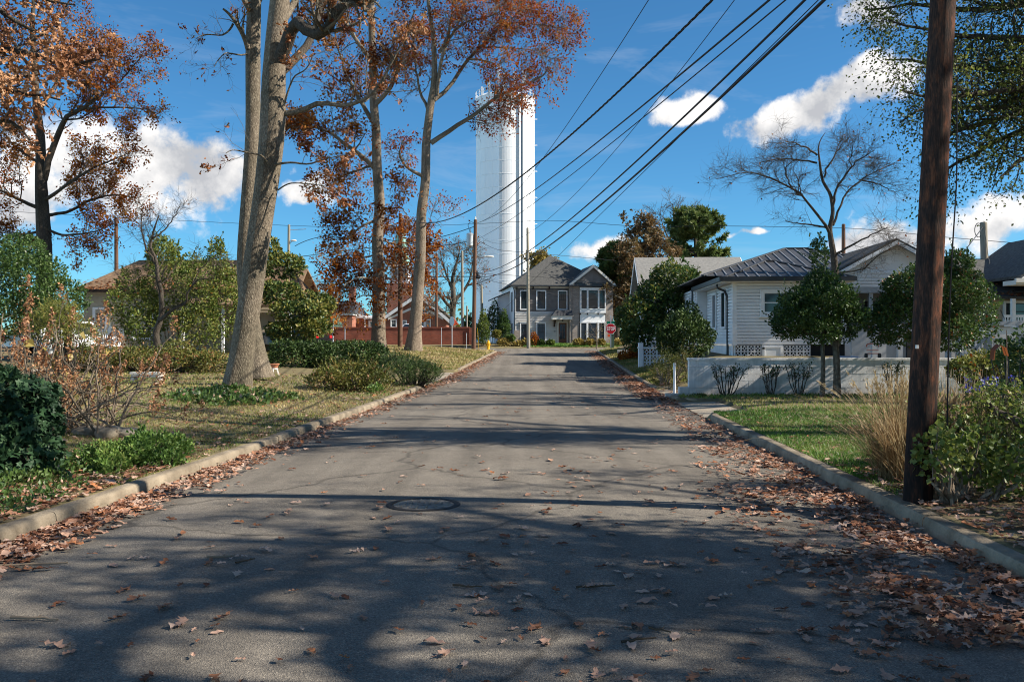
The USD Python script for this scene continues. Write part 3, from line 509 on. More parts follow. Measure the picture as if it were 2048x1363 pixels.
def far_house():
    t = thing('two_storey_house', 'two-storey house, grey shingle roof, white siding, pale brick bay, at the end of the street', 'house', loc=(X(1028, 82), 82, 1.0), rot=7)
    def xs(c): return (c - 655) * .00905
    def zs(c): return (1200 - c) * .0090
    W, B0, ev = xs(1655), xs(1215), zs(572); D = 10
    part(t, 'wall', cat_(bx(0, B0, .03, D, -.6, ev), bx(B0, W, -.57, D, -.6, ev)), m_dark)
    # cladding
    for i, b in enumerate(boards(.14, xs(1215), 0, .42, zs(850), .225, .045, cove=True)): part(t, 'siding_board', b, m_warmsiding)
    for i, b in enumerate(boards(.14, xs(1215), 0, zs(838), zs(600), .24, .035, cove=True)): part(t, 'shingle_course', b, m_greysiding)
    part(t, 'band', bx(.0, xs(1215), -.045, .03, zs(850) + .0125, zs(838)), m_white)
    part(t, 'frieze', bx(.0, xs(1215), -.04, .03, zs(600) + .0125, ev), m_cream)
    part(t, 'corner_board', bx(0, .137, -.05, .03, .9, zs(852)), m_white); part(t, 'corner_board', bx(0, .137, -.05, .03, zs(838), zs(602)), m_white)
    part(t, 'stone_base', bx(.52, xs(1108) - .02, -.06, .03, -.5, .41), m_brickpale); part(t, 'brick_pier', bx(0, .5, -.16, .03, -.5, zs(1025)), m_brickpale)
    for c0, c1 in ((725, 792), (890, 970), (1112, 1188)): window(t, xs(c0), xs(c1), zs(808), zs(630), -.075, fr=.1, mull=2)
    for c0, c1 in ((725, 790), (890, 968)): window(t, xs(c0), xs(c1), zs(1130), zs(958), -.075, fr=.1, mull=2, glass=m_glass2)
    for c0, c1 in ((722, 792), (886, 972)): part(t, 'window_hood', bx(xs(c0) - .12, xs(c1) + .12, -.16, -.02, zs(945), zs(938)), m_cream)
    # door and canopy
    d0, d1 = xs(1108), xs(1192); part(t, 'door_frame', cat_(bx(d0 - .1, d0, -.11, .03, -.02, zs(948)), bx(d1, d1 + .1, -.11, .03, -.02, zs(948)), bx(d0 - .1, d1 + .1, -.11, .03, zs(948), zs(938))), m_cream)
    dr = part(t, 'door', bx(d0, d1, -.075, .02, .02, zs(948)), m_door)
    part(dr, 'pane', bx(d0 + .14, d1 - .14, -.085, -.075, .75, zs(965)), m_glass); part(dr, 'glazing_bar', cat_(bx((d0 + d1) / 2 - .012, (d0 + d1) / 2 + .012, -.091, -.085, .75, zs(965)), bx(d0 + .14, d1 - .14, -.0905, -.085, 1.42, 1.445)), m_door)
    part(dr, 'handle', cyl((d0 + .07, -.1, 1.0), (d0 + .07, -.1, 1.25), .015, n=6), m_steel)
    c0, c1 = xs(1030), xs(1240) - .1
    part(t, 'canopy', cat_(bx(c0, c1, -1.0, -.03, zs(918), zs(878))), m_cream)
    cr = part(t, 'canopy_roof', hexa([[c0 - .05, -1.08, zs(878)], [c1 + .02, -1.08, zs(878)], [c1 + .02, -.03, zs(878)], [c0 - .05, -.03, zs(878)], [c0 + .35, -.7, zs(822)], [c1 + .02, -.7, zs(822)], [c1 + .02, -.03, zs(815)], [c0 + .55, -.03, zs(815)]]), m_rooftin)
    for k in range(5): x = c0 + .45 + k * .27; part(cr, 'seam', bar((x, -1.08, zs(877)), (x + .06, -.66, zs(821)), .03, .04), m_rooftin)
    bk = xs(1065); part(t, 'bracket', cat_(bx(bk - .06, bk + .06, -.16, -.02, zs(990), zs(920)), bar((bk, -.1, zs(980)), (bk, -.75, zs(920)), .1, .1)), m_bracket)
    part(t, 'door_light', cyl((d0 + .3, -.5, zs(935)), (d0 + .3, -.5, zs(920)), .07, n=8), m_sash)
    for i, ch in enumerate("15"):
        v, f = meshkit.text_mesh(ch, .14, .01).vertices, meshkit.text_mesh(ch, .14, .01).faces; vv = np.column_stack([v[:, 0] + xs(1056) + i * .1, -.05 - v[:, 2], v[:, 1] + zs(1042)]); part(t, 'house_number', (vv, f[:, ::-1]), m_sash)
    # brick bay with gable
    yb = -.6
    b0, b1 = xs(1240), W; part(t, 'brickwork', cat_(bx(b0, xs(1312), yb - .02, yb + .03, -.5, ev), bx(xs(1582), b1, yb - .02, yb + .03, -.5, ev), bx(xs(1312), xs(1582), yb - .02, yb + .03, -.5, zs(1132)), bx(B0, b0, yb + .02, yb + .05, -.5, ev), bx(b1 - .02, b1 + .03, yb, D, -.5, ev), bx(B0 - .02, B0 + .01, yb, -.005, -.5, ev)), m_brickpale)
    part(t, 'bay_panel', cat_(bx(xs(1314), xs(1580), yb - .16, yb, zs(850), zs(808)), bx(xs(1314), xs(1580), yb - .16, yb, zs(612), zs(590))), m_white)
    part(t, 'bay_panel', bx(xs(1318), xs(1576), yb - .03, yb, zs(945), zs(850)), m_white)
    for za, zb, yy in ((804, 622, yb - .16), (1128, 953, yb - .04)):
        for c0, c1 in ((1327, 1383), (1400, 1496), (1512, 1568)): window(t, xs(c0), xs(c1), zs(za), zs(zb), yy, fr=.07, rows=2)
    part(t, 'bay_side', cat_(bx(xs(1314), xs(1318), yb - .11, yb, zs(808), zs(612)), bx(xs(1576), xs(1580), yb - .11, yb, zs(808), zs(612))), m_white)
    part(t, 'window_head', bx(xs(1314), xs(1580), yb - .1, yb - .0305, zs(948), zs(938)), m_white); part(t, 'window_sill', bx(xs(1314), xs(1580), yb - .1, yb, zs(1140), zs(1133)), m_white)
    for c in (1320, 1392, 1503, 1572): part(t, 'corbel', bx(xs(c) - .04, xs(c) + .04, yb - .15, yb - .03, zs(866), zs(851)), m_bracket)
    for c in (682, 848, 1013): part(t, 'eave_bracket', bx(xs(c) - .045, xs(c) + .045, -.3, -.04, zs(612), zs(576)), m_bracket)
    # roofs
    o = .35; ax, az = xs(1105), zs(215); E_ = ev + .02
    R = [(-o, -o, E_), (W + .2, -o, E_), (W + .2, D + o, E_), (-o, D + o, E_), (ax, 4.6, az), (ax + .6, 6.0, az)]
    part(t, 'roof', (np.array(R), np.array([[0, 1, 4], [1, 2, 5], [1, 5, 4], [2, 3, 5], [3, 0, 4], [3, 4, 5], [0, 3, 2], [0, 2, 1]])), m_shingle)
    part(t, 'gutter', cat_(bx(-o - .02, B0, -o - .12, -o - .002, ev - .1, ev + .03), bx(B0 - .1, W + .3, yb - .42, yb - .30, ev - .08, ev + .03)), m_blackmetal)
    g0, gc, g1_, gz_ = B0 - .1, xs(1450), xs(1675), zs(372); gy = yb - .3
    for sgn, xa in ((0, g0), (1, g1_)):
        part(t, 'gable_roof', slab([(xa, gy, ev + .05), (gc, gy, gz_), (gc, 4.2, gz_), (xa, 4.2, ev + .05)], (0, 0, .1)), m_shingle)
        part(t, 'rake_board', slab([(xa, gy - .05, ev - .12), (gc, gy - .05, gz_ - .17), (gc, gy - .05, gz_ + .09), (xa, gy - .05, ev + .14)], (0, .045, 0)), m_cream)
    part(t, 'gable_wall', slab([(g0 + .4, gy + .22, ev + .25), (g1_ - .4, gy + .22, ev + .25), (gc, gy + .22, gz_ - .1)], (0, .1, 0)), m_greysiding)
    part(t, 'pent_roof', hexa([[g0 + .1, gy - .08, ev + .03], [g1_ - .1, gy - .08, ev + .03], [g1_ - .1, gy + .3, ev + .03], [g0 + .1, gy + .3, ev + .03], [g0 + .45, gy + .17, ev + .27], [g1_ - .45, gy + .17, ev + .27], [g1_ - .45, gy + .3, ev + .27], [g0 + .45, gy + .3, ev + .27]]), m_shingle)
    dsp = np.array([(-.2, -.42, ev - .05), (-.1, -.3, ev - .3), (.05, -.1, ev - .55), (.06, -.1, 1.4), (.06, -.1, .1)]); part(t, 'downspout', tubes(*resample(dsp, np.full(5, .045), 12), 6), m_blackmetal)
    # left wall cladding and rear wing
    part(t, 'side_siding', cat_(*[rotz(b, 90, (0, 0, 0)) for b in ()] or [bx(-.03, -.001, .03, D, -.5, ev)]), m_siding)
    part(t, 'side_window', cat_(bx(-.07, -.03, .8, 1.6, 3.3, 5.1), bx(-.07, -.03, .8, 1.6, .6, 2.2)), m_sash)
    wz = zs(690); part(t, 'rear_wing', bx(-1.15, -.03, 3.2, 9, -.5, wz), m_siding); part(t, 'rear_wing_roof', slab([(-1.5, 2.9, wz), (.0, 2.9, wz + .62), (.0, 9.2, wz + .62), (-1.5, 9.2, wz)], (0, 0, .1)), m_shingle)
    part(t, 'rear_wing_gable', slab([(-1.15, 3.22, wz), (-.03, 3.22, wz), (-.03, 3.22, wz + .6), (-1.15, 3.22, wz + .14)], (0, .1, 0)), m_siding); part(t, 'rear_downspout', tubes(*resample(np.array([(-1.5, 3, wz - .02), (-1.35, 3.1, wz - .3), (-1.15, 3.12, wz - .5), (-1.15, 3.12, .2)]), np.full(4, .05), 10), 6), m_blackmetal)
far_house()

def breeze(par, x0, z0, s, y, rot=0, org=(0, 0, 0)):       # one pierced screen block, facing -y
    b = s * .09; ms = [bx(x0, x0 + s, y, y + .1, z0, z0 + b), bx(x0, x0 + s, y, y + .1, z0 + s - b, z0 + s), bx(x0, x0 + b, y, y + .1, z0 + b, z0 + s - b), bx(x0 + s - b, x0 + s, y, y + .1, z0 + b, z0 + s - b)]
    cx, cz = x0 + s / 2, z0 + s / 2; h = s / 2 - b
    for q in range(4):                                     # a petal arc round each corner
        qx, qz = cx + (h if q in (0, 3) else -h), cz + (h if q < 2 else -h); a0 = [180, 270, 0, 90][q]
        an = np.radians(np.linspace(a0, a0 + 90, 5)); R_ = h * .98; p = np.column_stack([qx + R_ * np.cos(an), np.full(5, y + .04), qz + R_ * np.sin(an)])
        for i in range(4): ms.append(bar(p[i], p[i + 1], .07, b * 1.1, up=np.cross(p[i + 1] - p[i], (0, 1, 0))))
    m = cat_(*ms); part(par, 'screen_block', rotz(m, rot, org), m_white)

def white_house():
    t = thing('white_house', 'single-storey white clapboard house with black standing-seam metal roof above the block wall', 'house', loc=(8.88, 36, 0), rot=-2.7)
    zb, z0, ev = .7, 1.47, 4.08; Wf, Dp = 4.4, 15
    part(t, 'wall', bx(.03, Wf, .03, Dp, z0, ev), m_dark)
    for b in boards(.1, Wf, 0, z0, ev - .02, .13, .06, cove=True): part(t, 'siding_board', b, m_siding)
    for seg0, seg1, off in ((.1, 6.0, 0), (6.2, Dp, -.5)):
        for b in boards(-seg1, -seg0, 0, z0, ev - .02, .13, .06, cove=True): part(t, 'siding_board', rotz(b, -90, (off, 0, 0)), m_siding)
    part(t, 'corner_board', cat_(bx(-.075, .1, -.075, .1, z0 - .06, ev)), m_white); part(t, 'corner_board', bx(-.53, -.4, 6.0, 6.13, z0 - .06, ev), m_white); part(t, 'return_wall', bx(-.5, 0, 6.05, 6.2, z0, ev), m_siding)
    window(t, 1.15, 2.0, 2.72, 3.52, -.11, fr=.13, sash=m_white, glass=m_glass)
    part(t, 'sill', bx(.98, 2.17, -.19, -.02, 2.53, 2.585), m_white)
    for y0 in (1.5, 3.6, 8.2, 10.6):
        off = -.5 if y0 > 6 else 0
        part(t, 'side_window', cat_(bx(off - .11, off - .07, y0 - .13, y0, 2.1, 3.75), bx(off - .11, off - .07, y0 + .75, y0 + .88, 2.1, 3.75), bx(off - .11, off - .07, y0, y0 + .75, 3.62, 3.75), bx(off - .11, off - .07, y0, y0 + .75, 2.1, 2.2)), m_white)
        part(t, 'side_pane', bx(off - .09, off - .07, y0, y0 + .75, 2.2, 3.62), m_glass)
    # pierced block skirt
    part(t, 'skirt_backing', bx(.05, Wf, .12, .2, zb, z0 - .002), m_dark)
    s = .265; zk = z0 - .03 - 2 * s
    for r in range(3):
        for c in range(4): breeze(t, .02 + c * s, zk + (r - 1) * s + s * .0, s - .006, -.03)
        for c in range(4): breeze(t, 1.95 + c * s, zk + (r - 1) * s, s - .006, -.03)
    part(t, 'skirt_panel', bx(1.1, 1.93, -.05, .1, zb, z0 - .02), m_white); hp = part(t, 'hatch_frame', cat_(bx(1.16, 1.87, -.065, -.05, z0 - .14, z0 - .07), bx(1.16, 1.22, -.065, -.05, zb, z0 - .14), bx(1.81, 1.87, -.065, -.05, zb, z0 - .14)), m_siding)
    part(hp, 'hinge', bx(1.1, 1.2, -.075, -.065, z0 - .2, z0 - .12), m_sash)
    part(t, 'side_skirt', bx(-.02, .1, .1, 6.0, zb, z0 - .07), m_wall)
    # lower hip over the front, main hip behind
    o = .55; e1 = ev + .0
    def hip(name, x0, x1, y0, y1, ze, zr, rx0, rx1, ryy, seams):
        v = np.array([(x0, y0, ze), (x1, y0, ze), (x1, y1, ze), (x0, y1, ze), (rx0, ryy[0], zr), (rx1, ryy[1], zr)])
        r = part(t, name, (v, np.array([[0, 1, 5], [0, 5, 4], [1, 2, 5], [2, 3, 4], [2, 4, 5], [3, 0, 4], [0, 3, 2], [0, 2, 1]])), m_rooftin)
        for x in np.arange(x0 + .2, x1, .42):             # front slope seams
            k0 = (x - x0) / max(rx0 - x0, 1e-3) if x < rx0 else ((x1 - x) / max(x1 - rx1, 1e-3) if x > rx1 else 1.); k0 = min(k0, 1.) * .985
            p, q = np.array((x, y0, ze)), np.array((x, y0 + (ryy[0] - y0) * k0, ze + (zr - ze) * k0)); part(r, 'seam', bar(p + (0, 0, .012), q + (0, 0, .012), .04, .06), m_seam)
        for y in np.arange(y0 + .2, min(y1, y0 + 11), .42):
            k0 = min((y - y0) / max(ryy[0] - y0, 1e-3), 1., (y1 - y) / max(y1 - ryy[0], 1e-3)) * .985
            p, q = np.array((x0, y, ze)), np.array((x0 + (rx0 - x0) * k0, y, ze + (zr - ze) * k0)); part(r, 'seam', bar(p + (0, 0, .012), q + (0, 0, .012), .04, .06), m_seam)
        for a, b in ((v[0], v[4]), (v[1], v[5]), (v[4], v[5] + (.001, .001, 0))): part(r, 'ridge_cap', bar(np.array(a) + (0, 0, .03), np.array(b) + (0, 0, .03), .16, .05), m_rooftin)
    hip('roof', -o, 4.6, -o, 6.6, e1, ev + .9, 1.75, 2.2, (2.4, 2.4), True)
    hip('roof', -.9, 9.4, 2.2, 15.6, ev + .28, ev + 1.95, 3.9, 5.0, (7.5, 7.5), True)
    part(t, 'fascia', cat_(bx(-o, 4.6, -o - .03, -o, e1 - .15, e1 + .01), bx(-o - .03, -o, -o - .03, 6.6, e1 - .17, e1 + .01)), m_white)
    part(t, 'soffit', bx(-o, 4.6, -o, 6.6, e1 - .15, e1 - .12), m_white)
    part(t, 'gutter', cat_(bx(-o - .02, 4.62, -o - .15, -o - .031, e1 - .13, e1 + .045), bx(-o - .15, -o - .031, -o - .15, 6.7, e1 - .13, e1 + .045)), m_blackmetal)
    for y0, off in ((1.0, 0), (6.9, -.5)): part(t, 'downspout', tubes(*resample(np.array([(off - .5 * (off == 0) - .1 * (off != 0), y0, ev - .1), (off - .45 * (off == 0) - .1, y0, ev - .22), (off - .12, y0, ev - .5), (off - .07, y0, ev - .9), (off - .07, y0, .8)]), np.full(5, .05), 14), 6), m_blackmetal)
    # right-hand gable over the porch
    gx0, gx1, ga, gy = 4.4, 8.75, 6.55, .9; ge, gt = 4.45, 5.58
    part(t, 'gable_siding', slab([(gx0, gy, 3.75), (gx1, gy, 3.75), (gx1, gy, ge), (ga, gy, gt), (gx0, gy, ge)], (0, .12, 0)), m_siding)
    for k, b in enumerate(boards(gx0 + .05, gx1 - .05, gy - .002, 3.8, ge, .13, .06, cove=True)): part(t, 'gable_board', b, m_siding)
    for xa, sg in ((gx0 - .55, -1), (gx1 + .55, 1)):
        zl = ge - .55 * (gt - ge) / (ga - gx0)
        part(t, 'gable_roof', slab([(xa, gy - .45, zl), (ga, gy - .45, gt + .05), (ga, 9, gt + .05), (xa, 9, zl)], (0, 0, .1)), m_shingle)
        part(t, 'rake_board', slab([(xa, gy - .49, zl - .14), (ga, gy - .49, gt - .1), (ga, gy - .49, gt + .05), (xa, gy - .49, zl + .01)], (0, .035, 0)), m_siding)
    part(t, 'porch_beam', bx(gx0, gx1, gy - .06, gy - .015, 3.55, 3.8), m_bluegrey); part(t, 'porch_wall', bx(gx0, gx1 + .1, 3.2, 3.3, .9, 3.75), m_bluegrey)
    for x in (4.5, 5.7, 7.2, 8.6): part(t, 'porch_post', bx(x - .08, x + .08, gy, gy + .16, .8, 3.55), m_bluegrey)
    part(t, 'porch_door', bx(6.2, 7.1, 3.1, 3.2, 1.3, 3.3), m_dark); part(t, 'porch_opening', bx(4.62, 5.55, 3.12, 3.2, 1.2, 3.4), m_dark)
    part(t, 'porch_skirt', bx(gx0 + .1, 5.9, gy + .2, gy + .3, .75, 1.65), m_siding)
    for b in boards(gx0 + .1, 5.7, gy - .02, .75, 1.75, .2): part(t, 'porch_board', b, m_siding)
    lat = []
    for k in range(14):
        x = 5.78 + k * .075; lat += [bar((x, gy + .05, .8), (x + .0, gy + .05, 1.75), .02, .02, up=(0, 1, 0))]
    for k in range(11): lat += [bar((5.78, gy + .07, .85 + k * .085), (6.76, gy + .07, .85 + k * .085), .02, .02)]
    part(t, 'lattice_panel', cat_(*lat), m_white)
    part(t, 'white_panel', bx(6.78, 7.6, gy + .02, gy + .08, .8, 1.75), m_white)
white_house()

def retaining_wall():
    Y0 = 24.2; x0 = X(1378, Y0); t = thing('block_retaining_wall', 'long low white painted concrete block wall in front of the white house', 'wall', loc=(x0, Y0, 0)); rng = np.random.default_rng(8)
    bh, bw, z0, n = .186, .40, -.03, 6; L = 7.35
    part(t, 'core', bx(.02, L - .02, .014, .17, z0 - .3, z0 + n * bh), m_wall)
    for r in range(n):
        off = -.2 if r % 2 else 0
        for k in range(20):
            a, b = max(off + k * bw, 0) + .003, min(off + (k + 1) * bw, L) - .003
            if b - a < .06: continue
            d = rng.normal(0, .0025); g = .0035
            part(t, 'block', hexa([[a, -.002 + d, z0 + r * bh + g], [b, -.002 + d, z0 + r * bh + g], [b, .185, z0 + r * bh + g], [a, .185, z0 + r * bh + g], [a, d, z0 + (r + 1) * bh - g], [b, d, z0 + (r + 1) * bh - g], [b, .185, z0 + (r + 1) * bh - g], [a, .185, z0 + (r + 1) * bh - g]]), m_wall)
    for k in range(10): part(t, 'cap', bx(-.02 + k * .739, -.02 + (k + 1) * .739 - .005, -.03, .21, z0 + n * bh, z0 + n * bh + .06), m_wall)
    for w, hh in ((.26, .36), (.62, .19)): part(t, 'stepped_end', bx(-w, -.003 if w < .5 else -.263, .004, .18, -.1, hh * 1.0), m_wall)
    part(t, 'footing', bx(-.05, L, -.05, -.003, -.25, .06), M('stained_footing', (.20, .15, .12), (.34, .27, .22), 2., .9))
retaining_wall()

def screen_fence():
    Y0 = 40.; x0 = X(1287, Y0); z0 = Z(737, Y0); t = thing('screen_block_fence', 'white pierced-block garden screen beside the kerb under the camellias', 'fence', loc=(x0, Y0, z0))
    s = .30
    part(t, 'pier', bx(-.22, -.02, -.05, .18, -.3, 1.15), m_white)
    for c in range(8):
        for r in range(3): breeze(t, c * s, r * s, s - .008, 0)
    part(t, 'coping', bx(-.25, 2.45, -.06, .19, .905, .96), m_white)
screen_fence()

def grey_house():
    t = thing('grey_roof_house', 'house with long grey shingle gable roof half hidden behind the tall camellia', 'house', loc=(X(1285, 57), 57, .9), rot=-3)
    W = 6.6; zr, ze = Z(517, 60) - .9, Z(582, 56.5) - .9; D = 7
    part(t, 'wall', bx(.3, W - .3, .3, D, -1, ze + .2), m_siding)
    for a, b in ((-.1, 3.5), (D + .4, 3.5)): part(t, 'roof', slab([(-.2, a, ze), (W + .2, a, ze), (W + .2, b, zr), (-.2, b, zr)], (0, 0, .12)), m_shingle2)
    for x in (.25, W - .36): part(t, 'gable_wall', slab([(x, .2, ze), (x, D + .1, ze), (x, 3.5, zr - .1)], (.12, 0, 0)), m_white)
    for x in (-.24, W + .2):
        for a in (-.1, D + .4): part(t, 'rake_board', slab([(x, a, ze - .12), (x, 3.5, zr - .12), (x, 3.5, zr + .1), (x, a, ze + .1)], (.04, 0, 0)), m_white)
    part(t, 'front_gable_roof', slab([(4.2, -1.3, ze - .1), (5.9, -1.3, ze + 1.25), (5.9, 3, ze + 1.25), (4.2, 3, ze - .1)], (0, 0, .1)), m_shingle); part(t, 'front_gable_roof', slab([(5.9, -1.3, ze + 1.25), (7.6, -1.3, ze - .1), (7.6, 3, ze - .1), (5.9, 3, ze + 1.25)], (0, 0, .1)), m_shingle)
    part(t, 'front_gable_wall', slab([(4.5, -1, -1), (7.3, -1, -1), (7.3, -1, ze - .1), (5.9, -1, ze + 1.05), (4.5, -1, ze - .1)], (0, .15, 0)), m_white)
    part(t, 'fascia', bx(-.2, W + .2, -.16, -.1, ze - .15, ze + .06), m_white)
    window(t, .9, 1.7, .6, 2.4, .27, fr=.1)
grey_house()

def brown_house():
    Yf = 49.; zg = .45; t = thing('brown_roof_house', 'low tan house with brown shingle hip roof behind the bushes on the left', 'house', loc=(X(143, Yf), Yf, zg))
    W = 11.6; ze, zr = Z(579, Yf) - zg, Z(517, 52.2) - zg
    part(t, 'wall', bx(.5, W, .5, 8, -.5, ze), m_dark)
    for b in boards(.45, W, .48, 0, ze - .05, .2, .02): part(t, 'siding_board', b, m_tan)
    v = np.array([(0, 0, ze), (W, 0, ze), (W, 8.4, ze), (0, 8.4, ze), (1.95, 4.2, zr), (W - 1.2, 4.2, zr)])
    part(t, 'roof', (v, np.array([[0, 1, 5], [0, 5, 4], [1, 2, 5], [2, 3, 4], [2, 4, 5], [3, 0, 4], [0, 3, 2], [0, 2, 1]])), m_brownroof)
    part(t, 'fascia', bx(0, W, -.03, -.002, ze - .14, ze + .01), m_bracket)
    window(t, 1.05, 1.65, 1.5, 2.9, .46, fr=.1, sash=m_white); window(t, 3.2, 4.2, 1.3, 2.9, .46, fr=.1, sash=m_white)
    part(t, 'porch_roof', slab([(6.6, -2.2, Z(612, 47) - zg), (W + 1, -2.2, Z(612, 47) - zg), (W + 1, .3, Z(598, 49) - zg), (6.6, .3, Z(598, 49) - zg)], (0, 0, .1)), m_brownroof)
    for x in (6.8, 8.9, W + .8): part(t, 'porch_post', bx(x - .07, x + .07, -2.1, -1.96, -.3, Z(612, 47) - zg), m_white)
    rng = np.random.default_rng(3); n = 900; x = rng.uniform(.3, W - .3, n); k = rng.beta(.8, 3, n) * .5
    p = np.column_stack([x, 4.2 * k - .02, ze + (zr - ze) * k + .03]); m_ = bake(DIA, p, rng.normal(size=(n, 3)) * (1, 1, .2), rng.normal(size=(n, 3)) * .3 + (0, 0, 1), rng.uniform(.12, .2, n))
    part(t, 'roof_leaves', m_, L_orange, kind='stuff', tint=leaf_tint(rng, n, 2))
    solo2 = thing('pink_house', 'pale pinkish house wall glimpsed between the oak trunk and the magnolia', 'house', loc=(X(500, 62), 62, .6)); part(solo2, 'wall', bx(0, 3.2, 0, 6, -.5, 4.4), m_tan)
    part(solo2, 'roof', slab([(-3, -.4, 4.4), (3.5, -.4, 4.4), (3.3, 3, 6.1), (-3, 3, 6.1)], (0, 0, .12)), m_brownroof); part(solo2, 'roof', slab([(3.5, 6.4, 4.4), (-3, 6.4, 4.4), (-3, 3, 6.1), (3.3, 3, 6.1)], (0, 0, .12)), m_brownroof); window(solo2, .9, 1.9, 1.2, 2.8, -.03)
brown_house()

def church():
    Y0 = 112.; s = Y0 / F; zg = 1.0; ox = X(655, Y0); t = thing('brick_church', 'red brick church with white gable trim, chimney and green copper steeple beyond the red wall', 'church', loc=(ox, Y0, zg))
    def x_(px): return (px - 655) * s
    def z_(py): return Z(py, Y0) - zg
    a, c, b, ze, zt = x_(765), x_(838), x_(893), z_(638), z_(587)
    part(t, 'nave_wall', slab([(a, 0, -1), (b, 0, -1), (b, 0, ze), (c, 0, zt), (a, 0, ze)], (0, 14, 0)), m_brick)
    for x0, x1 in ((a - .6, c), (b + .6, c)):
        part(t, 'nave_roof', slab([(x0, -.5, ze - .3), (x1, -.5, zt + .1), (x1, 14, zt + .1), (x0, 14, ze - .3)], (0, 0, .15)), m_shingle)
        part(t, 'rake_trim', slab([(x0, -.6, ze - .7), (x1, -.6, zt - .35), (x1, -.6, zt + .1), (x0, -.6, ze - .25)], (0, .1, 0)), m_white)
        part(t, 'inner_trim', slab([(x0 * .75 + c * .25, -.1, ze - .1), (x1, -.1, zt - 1.6), (x1, -.1, zt - 1.3), (x0 * .75 + c * .25, -.1, ze + .2)], (0, .09, 0)), m_white)
    for p0, p1, q0, q1 in ((783, 792, 653, 640), (840, 848, 655, 640), (852, 860, 655, 640), (806, 812, 655, 642)): window(t, x_(p0), x_(p1), z_(q0), z_(q1), -.05, fr=.12, sash=m_white, mull=1, glass=m_glass2)
    window(t, x_(843), x_(855), z_(625), z_(615), -.05, fr=.15, sash=m_white, mull=2, glass=m_glass2); an = np.radians(np.linspace(0, 180, 11)); part(t, 'arch', cat_(*[bar((x_(849) + .55 * math.cos(an[i]), -.08, z_(615) + .6 * math.sin(an[i])), (x_(849) + .55 * math.cos(an[i + 1]), -.08, z_(615) + .6 * math.sin(an[i + 1])), .06, .14, up=(0, 1, 0)) for i in range(10)]), m_white)
    # left block with hip roof, and flat link
    part(t, 'hall_wall', bx(0, x_(710), -2, 8, -1, z_(631)), m_brick); part(t, 'hall_cornice', bx(-.2, x_(710) + .2, -2.2, 8, z_(631), z_(627)), m_white)
    part(t, 'hall_roof', hexa([[-.4, -2.4, z_(627)], [x_(710) + .4, -2.4, z_(627)], [x_(710) + .4, 8, z_(627)], [-.4, 8, z_(627)], [.4, 2, z_(601)], [x_(707), 2, z_(601)], [x_(707), 3, z_(601)], [.4, 3, z_(601)]]), m_rooftin)
    window(t, x_(676), x_(684), z_(648), z_(633), -2.05, fr=.12, sash=m_white, mull=1, glass=m_glass2)
    ch = part(t, 'chimney', bx(x_(693), x_(705), 1.5, 2.5, z_(615), z_(575)), m_brick); part(ch, 'chimney_cap', bx(x_(692), x_(706), 1.4, 2.6, z_(575), z_(572)), m_brick)
    part(t, 'link_wall', bx(x_(710), x_(765), 1, 8, -1, z_(635)), m_brick); part(t, 'link_cornice', bx(x_(710), x_(766), .8, 8, z_(635), z_(630)), m_white); window(t, x_(738), x_(746), z_(652), z_(643), .95, fr=.2, glass=m_glass2)
    part(t, 'link_porch', cat_(bx(x_(727), x_(729), .5, .8, -.5, z_(637)), bx(x_(747), x_(749), .5, .8, -.5, z_(637)), bx(x_(726), x_(750), .4, .8, z_(637), z_(634))), m_white)
    # steeple
    cx = x_(790); w = 1.0; part(t, 'tower', bx(cx - 1.6, cx + 1.6, 4, 7.2, 0, z_(562)), m_brick); part(t, 'belfry', bx(cx - 1.15, cx + 1.15, 4.4, 6.8, z_(562), z_(527)), m_white)
    for k in (-.55, .55): part(t, 'louvre', bx(cx + k - .3, cx + k + .3, 4.33, 4.4, z_(556), z_(534)), m_greysiding)
    part(t, 'belfry_cornice', bx(cx - 1.4, cx + 1.4, 4.1, 7.1, z_(527), z_(524)), m_white)
    part(t, 'spire', lathe([(1.3, z_(524)), (.95, z_(495)), (.72, z_(470)), (.62, z_(456)), (.0, z_(425))], 8, (cx, 5.6, 0)), m_copper)
church()

def brick_wall():
    Yw = 80.5; x0, x1 = X(566, Yw), X(938, Yw); zt, zb = Z(653.5, Yw), Z(690, Yw); t = thing('red_brick_wall', 'long red brick retaining wall beyond the grass at the street corner', 'wall', loc=(x0, Yw, zb)); L = x1 - x0; h = zt - zb
    part(t, 'wall', bx(0, L, 0, .35, -.8, h - .1), m_brickwall); part(t, 'coping', bx(-.03, L + .03, -.05, .4, h - .1, h), m_brickwall); part(t, 'end_pier', bx(L + .001, L + .5, -.08, .5, -.8, h - .05), m_brickwall)
    part(t, 'return_wall', bx(L + .1, L + .45, .5, 6, -.8, h * .8), m_brickwall)
    t2 = solo('low_brick_wall', bx(X(862, 79.6), X(1012, 79.6), 79.6, 79.9, .5, Z(690.5, 79.6)), m_brickwall, 'low brown brick edging wall at the foot of the red wall behind the hydrant', 'wall')
    t3 = thing('flower_bed_wall', 'knee-high brick planter edge left of the house front', 'wall', loc=(X(1000, 79.3), 79.3, 0)); part(t3, 'brickwork', bx(0, X(1038, 79.3) - X(1000, 79.3), 0, .3, .6, Z(691.5, 79.3)), m_brick)
brick_wall()

